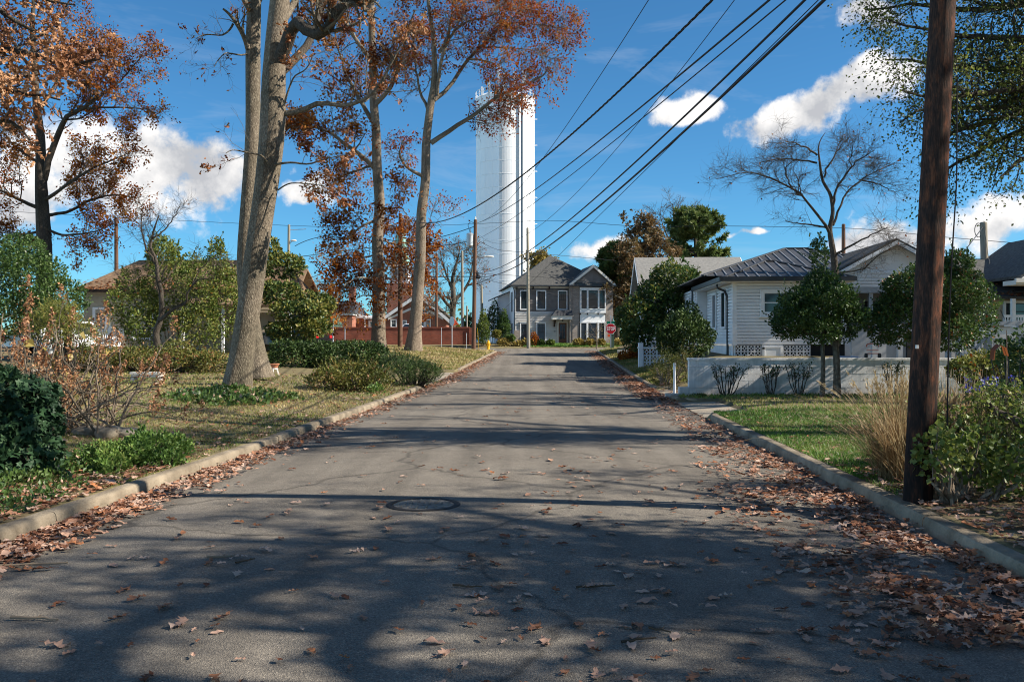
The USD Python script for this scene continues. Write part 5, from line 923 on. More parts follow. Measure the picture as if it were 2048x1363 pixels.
# ------------------------------------------------------------------ trees
def tree(name, label, limbs, bark, levels, leaf=None, cat='tree', seed=0, group=None, nt=14, K=14, wobble=.0, tmul=1.):
    """limbs: [(points, radii)], the first is the trunk; levels: sprout() settings, each grown from the limbs and all before it; leaf: dict(n, tpl, size, mat, ...)."""
    rng = np.random.default_rng(seed); Lm = []
    lm_ = [l_[2] if len(l_) > 2 else bark for l_ in limbs]
    for k, (p, r) in enumerate([l_[:2] for l_ in limbs]):
        q, rr = resample(p, r, K); 
        if wobble: q[1:-1] += rng.normal(0, wobble, (K - 2, 3)) * (1, 1, .3)
        Lm.append((q, rr))
    base = Lm[0][0][0].copy(); t = thing(name, label, cat, group, loc=base)
    for k, (q, rr) in enumerate(Lm):
        if k == 0:
            q2, r2 = resample(q, rr, 40); v, f = tubes(q2, r2, 28); c = np.repeat(q2, 28, 0); d = v - c; ang = np.arctan2(d[:, 1], d[:, 0])
            fl = np.exp(-np.maximum(v[:, 2] - base[2], 0) / .45); lob = 1 + .13 * fl * np.sin(ang * 5 + seed) + .07 * (meshkit.fbm(np.column_stack([np.cos(ang) * 2, np.sin(ang) * 2, v[:, 2] * .8]) + seed, 3) - .5)
            part(t, 'trunk', (c + d * lob[:, None] - base, f), bark, smooth=True)
        else: part(t, 'limb', (lambda m: (m[0] - base, m[1]))(tubes(q, rr, 10)), lm_[k], smooth=True)
    PP, RR = np.stack([q for q, _ in Lm]), np.stack([r for _, r in Lm])
    if len(levels) and levels[0].pop('skip_trunk', False): PP, RR = PP[1:], RR[1:]
    last = PP; ms = []; lastw = None
    for lv in levels:
        lv = dict(lv); n = lv.pop('n'); sd = lv.pop('sides', 4); mix = lv.pop('mix', 0)
        Q, R = sprout(rng, PP, RR, n, **lv); ms.append(tubes(Q, R, sd)); PP, RR = Q, R; last = Q
    if ms: part(t, 'branches', (lambda m: (m[0] - base, m[1]))(cat_(*ms)), bark, smooth=True, kind='stuff')
    if leaf: leaves_on(t, rng, last, base, **leaf)
    return t
def leaves_on(t, rng, B, base, n, mat, size=(.1, .16), tpl=DIA, spread=.12, clump=.6, droop=.5, s0=.25, nm='foliage', tscale=.25, hang=0., keep=None):
    m, K, _ = B.shape; w = rng.gamma(clump, 1, m); idx = rng.choice(m, n, p=w / w.sum()); tt = rng.uniform(s0, 1, n) * (K - 1.001); i = tt.astype(int); fr = (tt - i)[:, None]
    p = B[idx, i] * (1 - fr) + B[idx, i + 1] * fr + rng.normal(0, spread, (n, 3)); p[:, 2] -= hang * rng.random(n)
    if keep is not None: k = keep(p); p, idx, i = p[k], idx[k], i[k]; n = len(p)
    ax = (B[idx, i + 1] - B[idx, i]); ax /= np.linalg.norm(ax, axis=1, keepdims=True); ax = ax + rng.normal(0, .8, (n, 3)); ax[:, 2] -= droop
    c = np.clip(.5 + (meshkit.fbm(p * tscale * 4 + 7.3, 3) - .5) * 2.2, 0, 1); tl_ = leaf_tint(rng, n, len(tpl[1]), c)
    part(t, nm, bake(tpl, p - base, ax, rng.normal(size=(n, 3)), rng.uniform(*size, n)), mat, kind='stuff', tint=tl_)
def LB(pts, Y, r0, r1, dy=0.):               # a limb from picture points; dy: how far it runs towards (-) or away
    Yv = np.linspace(0, 1, len(pts)) * dy + Y; return PL(pts, list(Yv)), np.linspace(r0, r1, len(pts))
OAK7 = oak_leaf(np.random.default_rng(3), 6, .3)

# the great double oak by the left kerb
oak_base = P(473, 782, 25.); 
tree('oak_tree', 'massive pale-barked oak leaning right, front trunk with a twisted mossy limb, left of the street',
     [(PL([(473, 786), (476, 760), (482, 720), (493, 650), (504, 570), (514, 500), (527, 410), (539, 320), (546, 235), (548, 150), (553, 70), (560, 0), (566, -90), (575, -230), (585, -380)], 25.), np.array([.43, .37, .335, .32, .315, .315, .315, .33, .35, .32, .28, .27, .24, .17, .06])),
      LB([(556, 122), (572, 92), (586, 54), (596, 45), (612, 60), (634, 70), (653, 62), (664, 35), (690, 8), (716, -6), (760, -60), (820, -120)], 24.9, .19, .10, -2.5) + (bark_dark,),
      LB([(556, 150), (590, 118), (616, 88), (632, 50), (645, 0), (655, -60), (670, -150)], 25.1, .13, .06, 2.5) + (bark_dark,), LB([(550, 60), (580, 20), (600, -20), (640, -100)], 25, .13, .05, 2),
      LB([(566, 228), (608, 219), (640, 206), (690, 211), (730, 198), (762, 165), (790, 112), (815, 66)], 25, .085, .02, -1.2),
      LB([(553, -20), (520, -80), (470, -160), (400, -260)], 25, .15, .04, -2), LB([(560, -100), (620, -200), (700, -300)], 25, .14, .04, -1),
      LB([(568, 212), (577, 180), (590, 152), (610, 140), (625, 112)], 24.8, .03, .012, -.6),
      LB([(538, 330), (520, 310), (495, 305), (470, 300), (452, 306)], 24.7, .03, .01, -.8), LB([(556, 380), (585, 366), (620, 368), (650, 372)], 24.8, .022, .008, -.4), LB([(548, 330), (580, 325), (615, 328), (650, 318), (690, 310)], 24.8, .035, .01, -.6)],
     bark_oak, [dict(n=150, s=(.35, 1), L=(.7, 2.2), ang=(30, 70), up=.08, rf=(.3, .5), K=6, wob=.22, sides=5, skip_trunk=True), dict(n=900, L=(.25, .8), ang=(30, 70), rf=(.4, .6), K=4, sides=3, wob=.25, rmin=.004)],
     dict(n=2600, mat=L_orange, size=(.11, .2), tpl=OAK7, spread=.07, clump=.16, droop=.7), seed=11, wobble=.0)
tree('oak_tree', 'grey-barked oak standing straight close behind the massive leaning oak',
     [(PL([(513, 756), (510, 730), (506, 690), (498, 620), (490, 540), (492, 470), (497, 400), (502, 320), (506, 235), (506, 150), (506, 70), (509, 0), (511, -100), (515, -300)], 28.), np.array([.52, .40, .33, .29, .26, .24, .225, .22, .22, .23, .22, .21, .17, .05])),
      LB([(496, 98), (487, 72), (472, 46), (458, 28), (446, 18)], 27.8, .085, .03, -.5), LB([(466, 48), (455, 64), (440, 71), (415, 69), (392, 78)], 27.6, .035, .01, -.4), LB([(495, 108), (478, 110), (455, 106), (440, 116), (428, 134)], 27.8, .03, .01, -.7),
      LB([(500, 20), (488, 0), (478, -20), (450, -80)], 27.8, .10, .04, -.5), LB([(512, 10), (540, -60), (560, -150)], 28, .12, .04, 1), LB([(500, -40), (470, -100), (430, -200)], 28, .12, .03, 1)],
     bark_oak, [dict(n=70, s=(.3, 1), L=(.6, 1.8), ang=(30, 70), up=.05, rf=(.3, .5), K=6, wob=.25, sides=4, skip_trunk=True), dict(n=420, L=(.2, .7), ang=(30, 70), rf=(.4, .6), K=4, sides=3, wob=.3, rmin=.004)],
     dict(n=260, mat=L_rust, size=(.1, .16), tpl=OAK7, spread=.05, clump=.2, droop=.7), seed=12)
def autumn(name, label, limbs, n1, n2, nl, mat, seed, bark=bark_grey, L1=(1.6, 4.2), L2=(.7, 1.9), size=(.13, .24), clump=.55, up=.12, n3=0, skip=False, s1=(.3, 1), group=None, tpl=DIA, rmin=.012, flat=0.):
    lv = [dict(n=n1, s=s1, L=L1, ang=(35, 75), up=up, rf=(.25, .5), K=7, wob=.2, sides=5, skip_trunk=skip, flat=flat), dict(n=n2, L=L2, ang=(30, 70), up=.05, rf=(.4, .6), K=5, sides=3, wob=.25, rmin=rmin, flat=flat)]
    if n3: lv.append(dict(n=n3, L=(.3, .9), ang=(25, 65), up=.03, rf=(.5, .7), K=4, sides=3, wob=.3, rmin=rmin * .8, flat=flat))
    return tree(name, label, limbs, bark, lv, dict(n=nl, mat=mat, size=size, tpl=tpl, spread=.16, clump=clump, droop=.6) if nl else None, seed=seed, group=group, wobble=.03)
autumn('autumn_oak', 'tall red-leaved oak left of the bare dark pole, rust foliage down to its lower trunk',
       [(PL([(757, 700), (757, 640), (756, 560), (756, 470), (759, 390), (753, 300), (748, 200), (745, 110), (742, 0), (738, -120), (735, -240)], 55.), np.array([.5, .40, .36, .33, .31, .28, .25, .22, .18, .12, .04])),
        LB([(748, 336), (715, 305), (685, 285), (655, 262), (610, 250), (575, 252)], 55, .15, .03, -3), LB([(752, 440), (720, 455), (690, 480), (668, 500)], 55, .08, .02, -2), LB([(756, 560), (720, 555), (690, 570), (672, 600)], 55, .07, .02, -3), LB([(757, 600), (730, 590), (700, 610)], 55, .05, .02, 2),
        LB([(750, 250), (720, 200), (690, 140), (670, 60)], 55, .16, .04, 2), LB([(749, 210), (790, 160), (810, 90), (830, 20)], 55, .16, .04, -2), LB([(746, 130), (700, 60), (660, 0), (640, -60)], 55, .14, .04, -2), LB([(757, 420), (795, 415), (815, 430)], 55, .07, .02, -1.5), LB([(757, 520), (790, 525), (815, 560)], 55, .07, .02, -2), LB([(757, 470), (780, 450), (800, 470)], 55, .06, .02, 2),
        LB([(757, 545), (790, 565), (826, 598)], 55, .06, .02, -1), LB([(757, 480), (800, 492), (838, 525)], 55, .06, .02, 1), LB([(757, 510), (725, 515), (690, 540)], 55, .06, .02, 2), LB([(752, 330), (690, 350), (650, 375)], 55, .08, .02, 2), LB([(742, 20), (690, -40), (650, -120)], 55, .12, .03, 2), LB([(742, 0), (790, -60), (830, -140)], 55, .12, .03, 0)],
       230, 2000, 32000, L_rust, 21, bark=bark_pale, n3=4000, L1=(1.2, 3.4), size=(.11, .22), clump=.42, s1=(.25, 1), skip=True)
autumn('autumn_oak', 'tall slender oak right of the bare dark pole, thin red leaves spreading before the tower',
       [(PL([(826, 712), (829, 680), (833, 640), (838, 560), (842, 450), (848, 370), (852, 300), (859, 235), (867, 180), (872, 125), (866, 65), (856, 0), (850, -80), (846, -200)], 52.), np.array([.60, .42, .36, .32, .29, .27, .25, .23, .20, .16, .13, .10, .08, .03])),
        LB([(862, 286), (898, 262), (943, 232), (988, 200), (1046, 171), (1075, 158), (1100, 136)], 52, .15, .03, -1), LB([(848, 354), (832, 345), (812, 333), (800, 310), (806, 280)], 52, .12, .03, -2), LB([(868, 200), (880, 192), (908, 158), (937, 119), (963, 94), (995, 58), (1034, 45), (1092, 52), (1140, 58)], 52, .14, .02, 1.5),
        LB([(874, 190), (882, 125), (898, 65), (906, 0), (915, -60)], 52, .12, .03, -1), LB([(880, 106), (911, 61), (940, 42), (982, 32), (1021, 8)], 52, .09, .02, -2), LB([(937, 119), (980, 125), (1010, 145), (1035, 165)], 52, .06, .015, -1), LB([(864, 230), (840, 180), (830, 120), (826, 60)], 52, .10, .03, 2), LB([(995, 58), (1050, 20), (1090, 0)], 52.8, .05, .015, 1), LB([(963, 94), (1010, 96), (1060, 100), (1110, 110)], 52.5, .05, .012, -1), LB([(842, 460), (860, 445), (880, 450)], 52, .05, .015, -1)],
       140, 1500, 14500, L_red, 22, bark=bark_pale, n3=4000, L1=(.9, 2.7), clump=.48, size=(.10, .19), s1=(.25, 1), skip=True)
autumn('autumn_oak', 'broad orange and red oak with dark trunk at the far left behind the green bushes',
       [(PL([(90, 690), (90, 600), (88, 510), (85, 430), (82, 370), (82, 300), (76, 230), (70, 140), (66, 40), (62, -60)], 58.), np.array([.55, .5, .46, .42, .36, .3, .25, .2, .14, .06])),
        LB([(88, 360), (104, 300), (122, 256), (136, 232), (162, 218), (186, 202), (197, 172), (197, 150)], 58, .22, .05, -2), LB([(88, 400), (120, 380), (160, 350), (200, 330), (250, 310)], 58, .13, .03, -3), LB([(86, 430), (130, 425), (180, 400), (230, 390), (265, 395)], 58, .12, .03, 2), LB([(85, 420), (40, 400), (0, 380), (-40, 370)], 58, .14, .03, -2), LB([(84, 460), (45, 470), (10, 470)], 58, .1, .03, 2),
        LB([(82, 330), (40, 300), (0, 260)], 58, .13, .03, 2), LB([(160, 218), (200, 215), (250, 215), (300, 220)], 57, .09, .02, -1), LB([(190, 200), (230, 170), (260, 140), (285, 110)], 57, .08, .02, 1), LB([(76, 230), (110, 170), (150, 120), (190, 60)], 58, .13, .03, 2), LB([(86, 450), (130, 470), (180, 465), (220, 450)], 58, .1, .02, -1), LB([(72, 150), (30, 90), (0, 40)], 58, .12, .03, 0), LB([(68, 80), (120, 30), (150, -20)], 58, .1, .03, -2)],
       170, 1500, 24000, L_rust, 23, bark=bark_dark, n3=3200, L1=(1.2, 3.8), clump=.5, size=(.11, .20), skip=True)
# a nearer oak outside the frame on the left whose big tan leaves hang into the corner
autumn('leafy_oak', 'nearer oak reaching in at the top left corner with big hanging tan leaves',
       [(np.array([(-13.2, 17.5, .3), (-13.1, 17.5, 3), (-12.9, 17.6, 6), (-12.6, 17.8, 9.5), (-12.2, 18, 13)]), np.array([.5, .4, .36, .25, .08])),
        LB([(-330, 260), (-150, 140), (0, 100), (70, 110), (140, 128), (200, 118)], 17.6, .1, .02, 0), LB([(-330, 310), (-120, 200), (0, 180), (60, 190), (120, 200)], 17.4, .09, .015, -.6), LB([(-330, 200), (-150, 40), (0, 20), (60, 60), (110, 75)], 17.8, .09, .015, .6), LB([(-330, 380), (-100, 250), (0, 240), (40, 255), (60, 280)], 17.2, .06, .012, -.4), LB([(-340, 150), (-200, -40), (-40, -60), (60, -10), (150, 10)], 17.8, .1, .015, -.5), LB([(-200, 100), (-60, 120), (0, 150), (80, 150)], 17.5, .05, .012, 0.4)],
       70, 420, 2000, L_tan, 24, bark=bark_dark, L1=(.4, 1.1), L2=(.2, .5), size=(.12, .2), clump=.5, up=-.05, skip=True, s1=(.45, 1), tpl=OAK7, rmin=.005)
autumn('bare_dogwood', 'small nearly bare dogwood with a crooked elbow branch behind the olive hedge',
       [(PL([(312, 712), (314, 680), (318, 640), (322, 610), (317, 560), (312, 520), (303, 490), (308, 460), (318, 430)], 37.), np.array([.17, .14, .12, .10, .085, .07, .055, .04, .02])),
        LB([(320, 640), (335, 628), (352, 614), (370, 606), (373, 594), (384, 572), (402, 558), (430, 556)], 36.8, .08, .015, -.6), LB([(312, 530), (290, 490), (282, 450), (286, 420)], 37, .05, .012, -.5), LB([(306, 475), (330, 460), (350, 430), (362, 405)], 37, .04, .01, .5), LB([(384, 572), (400, 540), (420, 520), (450, 510)], 36.5, .03, .01, 0), LB([(316, 560), (290, 550), (262, 560), (240, 556)], 37, .03, .01, -.6)],
       60, 420, 70, L_rust, 25, bark=bark_dark, L1=(.5, 1.5), L2=(.2, .6), n3=900, size=(.07, .12), skip=False, up=.1, rmin=.006)
autumn('bare_tree', 'flat-topped bare tree spreading fine twigs above the white house and hollies',
       [(PL([(1672, 690), (1671, 620), (1668, 540), (1665, 500), (1662, 470), (1665, 440), (1662, 400), (1648, 355), (1636, 326), (1634, 305), (1642, 285), (1650, 266)], 33.), np.array([.16, .14, .125, .11, .095, .075, .062, .05, .04, .03, .02, .01])),
        LB([(1661, 470), (1652, 456), (1640, 436), (1620, 408), (1600, 390), (1565, 366), (1545, 357), (1500, 345), (1465, 350), (1432, 358)], 33, .062, .008, -1.2), LB([(1666, 450), (1675, 425), (1692, 388), (1722, 360), (1756, 340), (1790, 325)], 33, .05, .008, 1), LB([(1664, 420), (1672, 380), (1700, 330), (1706, 290)], 33, .05, .012, -1), LB([(1662, 400), (1690, 350), (1730, 310), (1750, 300)], 33, .04, .008, -.6), LB([(1648, 355), (1670, 310), (1690, 285), (1700, 270)], 33, .035, .008, .5), LB([(1634, 326), (1600, 320), (1560, 318), (1520, 325)], 33, .04, .01, 1), LB([(1634, 310), (1600, 290), (1570, 282)], 33, .04, .01, -.6), LB([(1655, 456), (1625, 450), (1590, 446), (1570, 440)], 33, .04, .01, .6), LB([(1668, 510), (1700, 492), (1740, 470), (1775, 455)], 33, .05, .012, -.6), LB([(1720, 360), (1760, 370), (1790, 385)], 33.6, .03, .01, 0), LB([(1600, 390), (1580, 370), (1570, 340), (1590, 320)], 32.6, .04, .01, -.5), LB([(1670, 545), (1720, 540), (1765, 505), (1810, 488)], 33, .035, .008, -1.)],
       190, 1900, 110, L_orange, 26, bark=bark_dark, L1=(.5, 1.7), L2=(.2, .7), n3=4600, size=(.07, .12), up=.05, rmin=.0045, flat=.75, s1=(.3, 1), skip=True)
autumn('bare_tree', 'grey leafless tree in the gap between the slender oak and the water tower',
       [(PL([(905, 690), (905, 640), (908, 600), (905, 560), (915, 520), (920, 490)], 100.), np.array([.4, .35, .3, .22, .12, .04])), LB([(906, 620), (880, 590), (860, 560), (850, 530)], 100, .2, .04, -3), LB([(906, 600), (935, 570), (945, 530), (948, 500)], 100, .2, .04, 2), LB([(905, 580), (890, 540), (880, 505)], 100, .15, .04, 3), LB([(907, 640), (880, 620), (862, 610)], 100, .15, .04, -3)],
       90, 700, 300, L_rust, 27, bark=bark_grey, L1=(1.5, 4), L2=(.8, 2.2), n3=2000, size=(.2, .3), rmin=.02)
autumn('bare_tree', 'wispy bare tree top behind the round pine', [(PL([(1355, 640), (1352, 540), (1350, 480), (1348, 430), (1345, 408)], 105.), np.array([.35, .28, .2, .12, .03])), LB([(1351, 500), (1330, 460), (1318, 425)], 105, .12, .03, 0), LB([(1351, 500), (1375, 450), (1385, 415)], 105, .12, .03, 0)], 50, 400, 0, None, 28, L1=(1.5, 4), L2=(.8, 2), n3=900, rmin=.02)
autumn('orange_tree', 'orange-leaved tree standing left of the pine behind the grey roof', [(PL([(1285, 690), (1285, 600), (1287, 540), (1290, 490), (1292, 455)], 84.), np.array([.4, .34, .28, .18, .05])), LB([(1286, 590), (1262, 540), (1252, 500)], 84, .16, .04, -2), LB([(1287, 560), (1315, 520), (1325, 480)], 84, .16, .04, 1), LB([(1286, 620), (1250, 600), (1228, 590)], 84, .12, .04, -2), LB([(1288, 500), (1270, 470), (1278, 452)], 84, .1, .03, 0)],
       120, 600, 8000, L_brown, 29, L1=(1.2, 3.4), L2=(.6, 1.6), size=(.2, .36), clump=.6, rmin=.015)
autumn('orange_tree', 'brownish autumn tree filling the gap right of the two-storey house', [(PL([(1250, 700), (1250, 640), (1248, 590), (1246, 550), (1244, 520)], 90.), np.array([.4, .3, .25, .18, .05])), LB([(1250, 640), (1225, 600), (1212, 570)], 90, .16, .04, -2), LB([(1249, 610), (1275, 580), (1290, 550)], 90, .16, .04, 1), LB([(1250, 650), (1275, 630), (1290, 610)], 90, .12, .04, -2)],
       120, 600, 9000, L_brown, 30, L1=(1.2, 3.4), L2=(.6, 1.6), size=(.2, .36), clump=.8, rmin=.015)
autumn('golden_tree', 'golden tree top showing between tower and house roof', [(PL([(1082, 690), (1082, 600), (1080, 540), (1078, 512)], 118.), np.array([.4, .3, .2, .05])), LB([(1081, 560), (1068, 530), (1062, 515)], 118, .14, .04, 0), LB([(1081, 560), (1095, 535), (1100, 520)], 118, .14, .04, 0)], 70, 300, 4200, L_gold, 31, L1=(1., 2.6), L2=(.6, 1.4), size=(.25, .4), rmin=.02)
def pine(label, px, base, top, Y, r, seed, n=60):
    rng = np.random.default_rng(seed); zb, zt = Z(base, Y), Z(top, Y); h = zt - zb; b = np.array([X(px, Y), Y, zb])
    t = thing('pine_tree', label, 'tree', loc=b); part(t, 'trunk', tubes(*resample(np.array([(0, 0, 0), (.1, 0, h * .5), (-.1, 0, h)]), np.array([.3, .22, .05]), 10), 8), bark_dark, smooth=True)
    k = rng.uniform(0, 1, n); zz_ = h * (.5 + .49 * k); a = rng.uniform(0, 2 * np.pi, n); ln = r * np.sqrt(np.clip(1.08 - (2 * k - .85) ** 2 * .75, .1, 1)) * rng.uniform(.65, 1.1, n); st = np.array([np.linspace(0, 1, 5)] * n)
    Pt = np.stack([np.cos(a)[:, None] * ln[:, None] * st, np.sin(a)[:, None] * ln[:, None] * st, zz_[:, None] + ln[:, None] * (.22 * st ** 2)], -1); part(t, 'branches', tubes(Pt, .05 * (1.1 - st), 4), bark_dark, kind='stuff')
    Q, R = sprout(rng, Pt, .05 * (1.1 - st), n * 9, s=(.35, 1), L=(.4, 1.), ang=(20, 60), K=4, up=.1); m = 26000; idx = rng.integers(0, len(Q), m); tt = rng.uniform(.2, 1, m) * 2.99; i = tt.astype(int); fr = (tt - i)[:, None]
    p = Q[idx, i] * (1 - fr) + Q[idx, i + 1] * fr; part(t, 'needles', bake(NAR, p, rng.normal(size=(m, 3)) + (0, 0, .5), rng.normal(size=(m, 3)), rng.uniform(.34, .6, m)), L_pine, kind='stuff', tint=leaf_tint(rng, m, 2))
pine('round-crowned green pine rising behind the grey roof', 1390, 690, 420, 92., 3.4, 41, 80)
pine('ragged small pine right of the two-storey house eave', 1233, 690, 490, 86., 1.7, 42, 40)
autumn('willow_oak', 'big spreading tree with small green leaves overhanging from the right edge',
       [(np.array([(9.6, 13.6, .1), (9.6, 13.6, 2), (9.55, 13.6, 4.5), (9.5, 13.7, 7), (9.5, 13.8, 9.5), (9.6, 14, 12)]), np.array([.5, .38, .34, .3, .2, .06]))] +
       [LB(p, 13.6, .07, .012, d) for p, d in (([(2290, 60), (2140, 170), (2048, 222), (1960, 248), (1900, 268), (1850, 290)], -.5), ([(2290, 140), (2150, 230), (2048, 258), (1980, 290), (1905, 332), (1860, 372)], .4), ([(2290, -40), (2150, 60), (2040, 78), (1940, 75), (1860, 60), (1780, 42)], -.3),
        ([(2290, -100), (2150, -20), (2040, 10), (1930, 20), (1820, 10), (1730, 20)], .8), ([(2290, 0), (2150, 110), (2040, 140), (1930, 135), (1840, 125), (1770, 120)], 1.2), ([(2290, 40), (2150, 130), (2050, 175), (1950, 190), (1870, 195), (1800, 180)], -1.2), ([(2290, -160), (2150, -120), (2000, -80), (1880, -60), (1760, -40)], 0), ([(2290, 60), (2180, 180), (2060, 215), (1960, 215), (1860, 215), (1800, 245)], 1.), ([(2290, 110), (2180, 230), (2090, 300), (2030, 330), (2000, 355)], -.4))] +
       [(np.array([(9.5, 13.7, 6.5), (8.5, 12, 8), (7, 10.5, 9.2), (5.5, 9.5, 9.8)]), np.array([.12, .09, .06, .02])), (np.array([(9.5, 13.7, 7.5), (8.5, 15, 9), (7, 16, 10), (5.5, 17, 10.5)]), np.array([.12, .09, .06, .02])), (np.array([(9.5, 13.7, 7.), (11, 13, 8.5), (13, 12.5, 9.5)]), np.array([.12, .09, .03])), (np.array([(9.5, 13.8, 8.), (9, 12, 10), (8.5, 10, 11.5)]), np.array([.12, .09, .03]))],
       420, 4200, 42000, L_willow, 51, bark=bark_dark, L1=(.45, 1.35), L2=(.2, .6), n3=0, size=(.035, .06), clump=.8, up=.03, skip=True, s1=(.25, 1), rmin=.003)
# trees outside the picture on the sunny side of the street, whose shade lies across it
def roadside(name, label, x, y, h, seed, nl, mat, spread=4.5, n1=90):
    rng = np.random.default_rng(seed); z = g1(x, y); tr = np.array([(x, y, z - .1), (x + .1, y, z + h * .2), (x - .05, y + .1, z + h * .45), (x, y, z + h * .7), (x, y, z + h)]); L_ = [(tr, np.array([.45, .34, .28, .17, .04]))]
    for k in range(9):
        a = k * 2.4 + rng.uniform(-.3, .3); z0 = z + h * rng.uniform(.28, .7); d = np.array([math.cos(a), math.sin(a), 0]) * spread * rng.uniform(.7, 1.1); L_.append((np.array([(x, y, z0), (x, y, z0 + .6) + d * .35 + (0, 0, .4), (x, y, z0 + 1.3) + d * .7, (x, y, z0 + 2.2) + d]), np.array([.13, .1, .07, .02])))
    autumn(name, label, L_, n1, 420, nl, mat, seed, L1=(1., 3.), L2=(.5, 1.4), n3=520, size=(.09, .16), clump=.35, rmin=.008)
for k, (x, y, h, nl) in enumerate(((9.5, 2.4, 12, 10000), (20., 5.5, 12, 2500), (8.8, -2.5, 13, 9000), (14.5, 1., 15, 11000), (15.5, 4.6, 14, 9000), (21, 13., 19, 2800), (18.5, 19.5, 18, 2600), (24, 27., 14, 3200), (19.5, 23.5, 19, 900), (26, 34., 20, 1200))):
    roadside('roadside_oak', ['first oak beyond the right edge of the picture shading the street', 'second oak beyond the right edge, deeper in the garden', 'oak behind the viewer on the right side of the street', 'tall oak far to the right behind the viewer', 'round oak beyond the big laurels, outside the picture', 'oak in the garden right of the block wall, outside the picture', 'leafy oak beside the block wall, outside the picture', 'leafy oak right of the porch, outside the picture', 'tall nearly bare oak right of the block wall, outside the picture', 'tallest nearly bare oak right of the porch deck, outside the picture'][k], x, y, h, 60 + k, nl, L_rust)

# ------------------------------------------------------------------ shrubs, hedges, ground cover
def bush(name, label, blobs, n, size, mat, tpl=DIA, stems=None, cat='shrub', seed=0, group=None, depth=.5, rough=.28, nf=2.2, zmin=None, up=.25, stem_mat=None, second=None, sprigs=0, base=None, sprig_len=1., sat=5):
    """blobs: [(centre, radii)]; leaves fill the outer part of the lumpy blobs. second: (material, share) for leaves of another colour."""
    rng = np.random.default_rng(seed + 1000); C = np.array([b[0] for b in blobs], float); R = np.array([b[1] for b in blobs], float) * np.ones((len(blobs), 3))
    if sat:
        ks = np.repeat(np.arange(len(C)), sat); dd = rng.normal(size=(len(ks), 3)); dd /= np.linalg.norm(dd, axis=1, keepdims=True); dd[:, 2] = np.abs(dd[:, 2]) * .8 + dd[:, 2] * .2
        C = np.vstack([C, C[ks] + dd * R[ks] * rng.uniform(.62, .9, (len(ks), 1))]); R = np.vstack([R * .9, R[ks] * rng.uniform(.26, .46, (len(ks), 1))])
    vol = (R.prod(1)) ** (2 / 3); k = rng.choice(len(C), n, p=vol / vol.sum()); d = rng.normal(size=(n, 3)); d /= np.linalg.norm(d, axis=1, keepdims=True)
    lump = (meshkit.fbm(C[k] * 3.1 + d * nf, 3) - .5) * 2 * rough; rr = (1 + lump) * (1 - depth * rng.random(n) ** 2.2)
    p = C[k] + d * R[k] * rr[:, None]
    if base is None: base = np.array([C[:, 0].mean(), C[:, 1].mean(), 0]); base[2] = g1(base[0], base[1])
    ok = p[:, 2] > (gz(p[:, 0], p[:, 1]) if zmin is None else zmin) + .01
    inside = np.zeros(n, bool)
    for c, r in zip(C, R): inside |= (((p - c) / (r * .62)) ** 2).sum(1) < 1
    ok &= ~inside | (rng.random(n) < .25); p, d, k = p[ok], d[ok], k[ok]; n = len(p)
    t = thing(name, label, cat, group, loc=base)
    st = []
    if stems is None: stems = max(5, len(C) * 3)
    if stems:
        i = rng.integers(0, len(C), stems); q = C[i] + rng.normal(size=(stems, 3)) * R[i] * .4; b0 = base + np.column_stack([(q[:, 0] - base[0]) * .35, (q[:, 1] - base[1]) * .35, np.zeros(stems)]); b0[:, 2] = gz(b0[:, 0], b0[:, 1]) - .05
        s = np.linspace(0, 1, 6)[None, :, None]; L_ = b0[:, None] * (1 - s) + q[:, None] * s + rng.normal(0, .03, (stems, 6, 3)); part(t, 'stems', tubes(L_ - base, np.linspace(.022, .008, 6)[None] * np.ones((stems, 1)), 4), stem_mat or bark_dark, kind='stuff')
    if sprigs:
        i = rng.integers(0, n, sprigs); sl = rng.uniform(.1, .35, sprigs)[:, None] * sprig_len; o = d[i] + (0, 0, .9); o /= np.linalg.norm(o, axis=1, keepdims=True); m = 9
        q = (p[i][:, None] + o[:, None] * sl[:, None] * np.linspace(0, 1, m)[None, :, None]).reshape(-1, 3); p = np.vstack([p, q]); d = np.vstack([d, np.repeat(d[i], m, 0)]); n = len(p)
    ax = d + rng.normal(0, .75, (n, 3)); ax[:, 2] += up; nr = d + rng.normal(0, .6, (n, 3)) + (0, 0, .3)
    c = np.clip(.5 + (meshkit.fbm(p * 2.1 + seed, 3) - .5) * 1.8 + rng.normal(0, .15, n), 0, 1); sz = rng.uniform(*size, n)
    if second:
        s2 = rng.random(n) < second[1] * 2 * meshkit.noise(p * 1.3 + 5); 
        if s2.any(): part(t, 'discoloured_leaves', bake(tpl, p[s2] - base, ax[s2], nr[s2], sz[s2]), second[0], kind='stuff', tint=leaf_tint(rng, s2.sum(), len(tpl[1])))
        p, ax, nr, sz, c = p[~s2], ax[~s2], nr[~s2], sz[~s2], c[~s2]; n = len(p)
    part(t, 'foliage', bake(tpl, p - base, ax, nr, sz), mat, kind='stuff', tint=leaf_tint(rng, n, len(tpl[1]), c)); return t, base
def EB(px0, px1, py0, py1, Y, ry): c = P((px0 + px1) / 2, (py0 + py1) / 2, Y); return (c, ((px1 - px0) / 2 / F * Y, ry, (py1 - py0) / 2 / F * Y))
def GB(px, py, rpx, ry, h):                  # a low blob standing on the ground at picture point (px, py)
    Y = 1.25 * F / (py - 681.5)
    for _ in range(6): Y = (EYE - g1(X(px, Y), Y)) * F / (py - 681.5)
    return (np.array([X(px, Y), Y, g1(X(px, Y), Y) + h * .1]), (rpx / F * Y, ry, h))
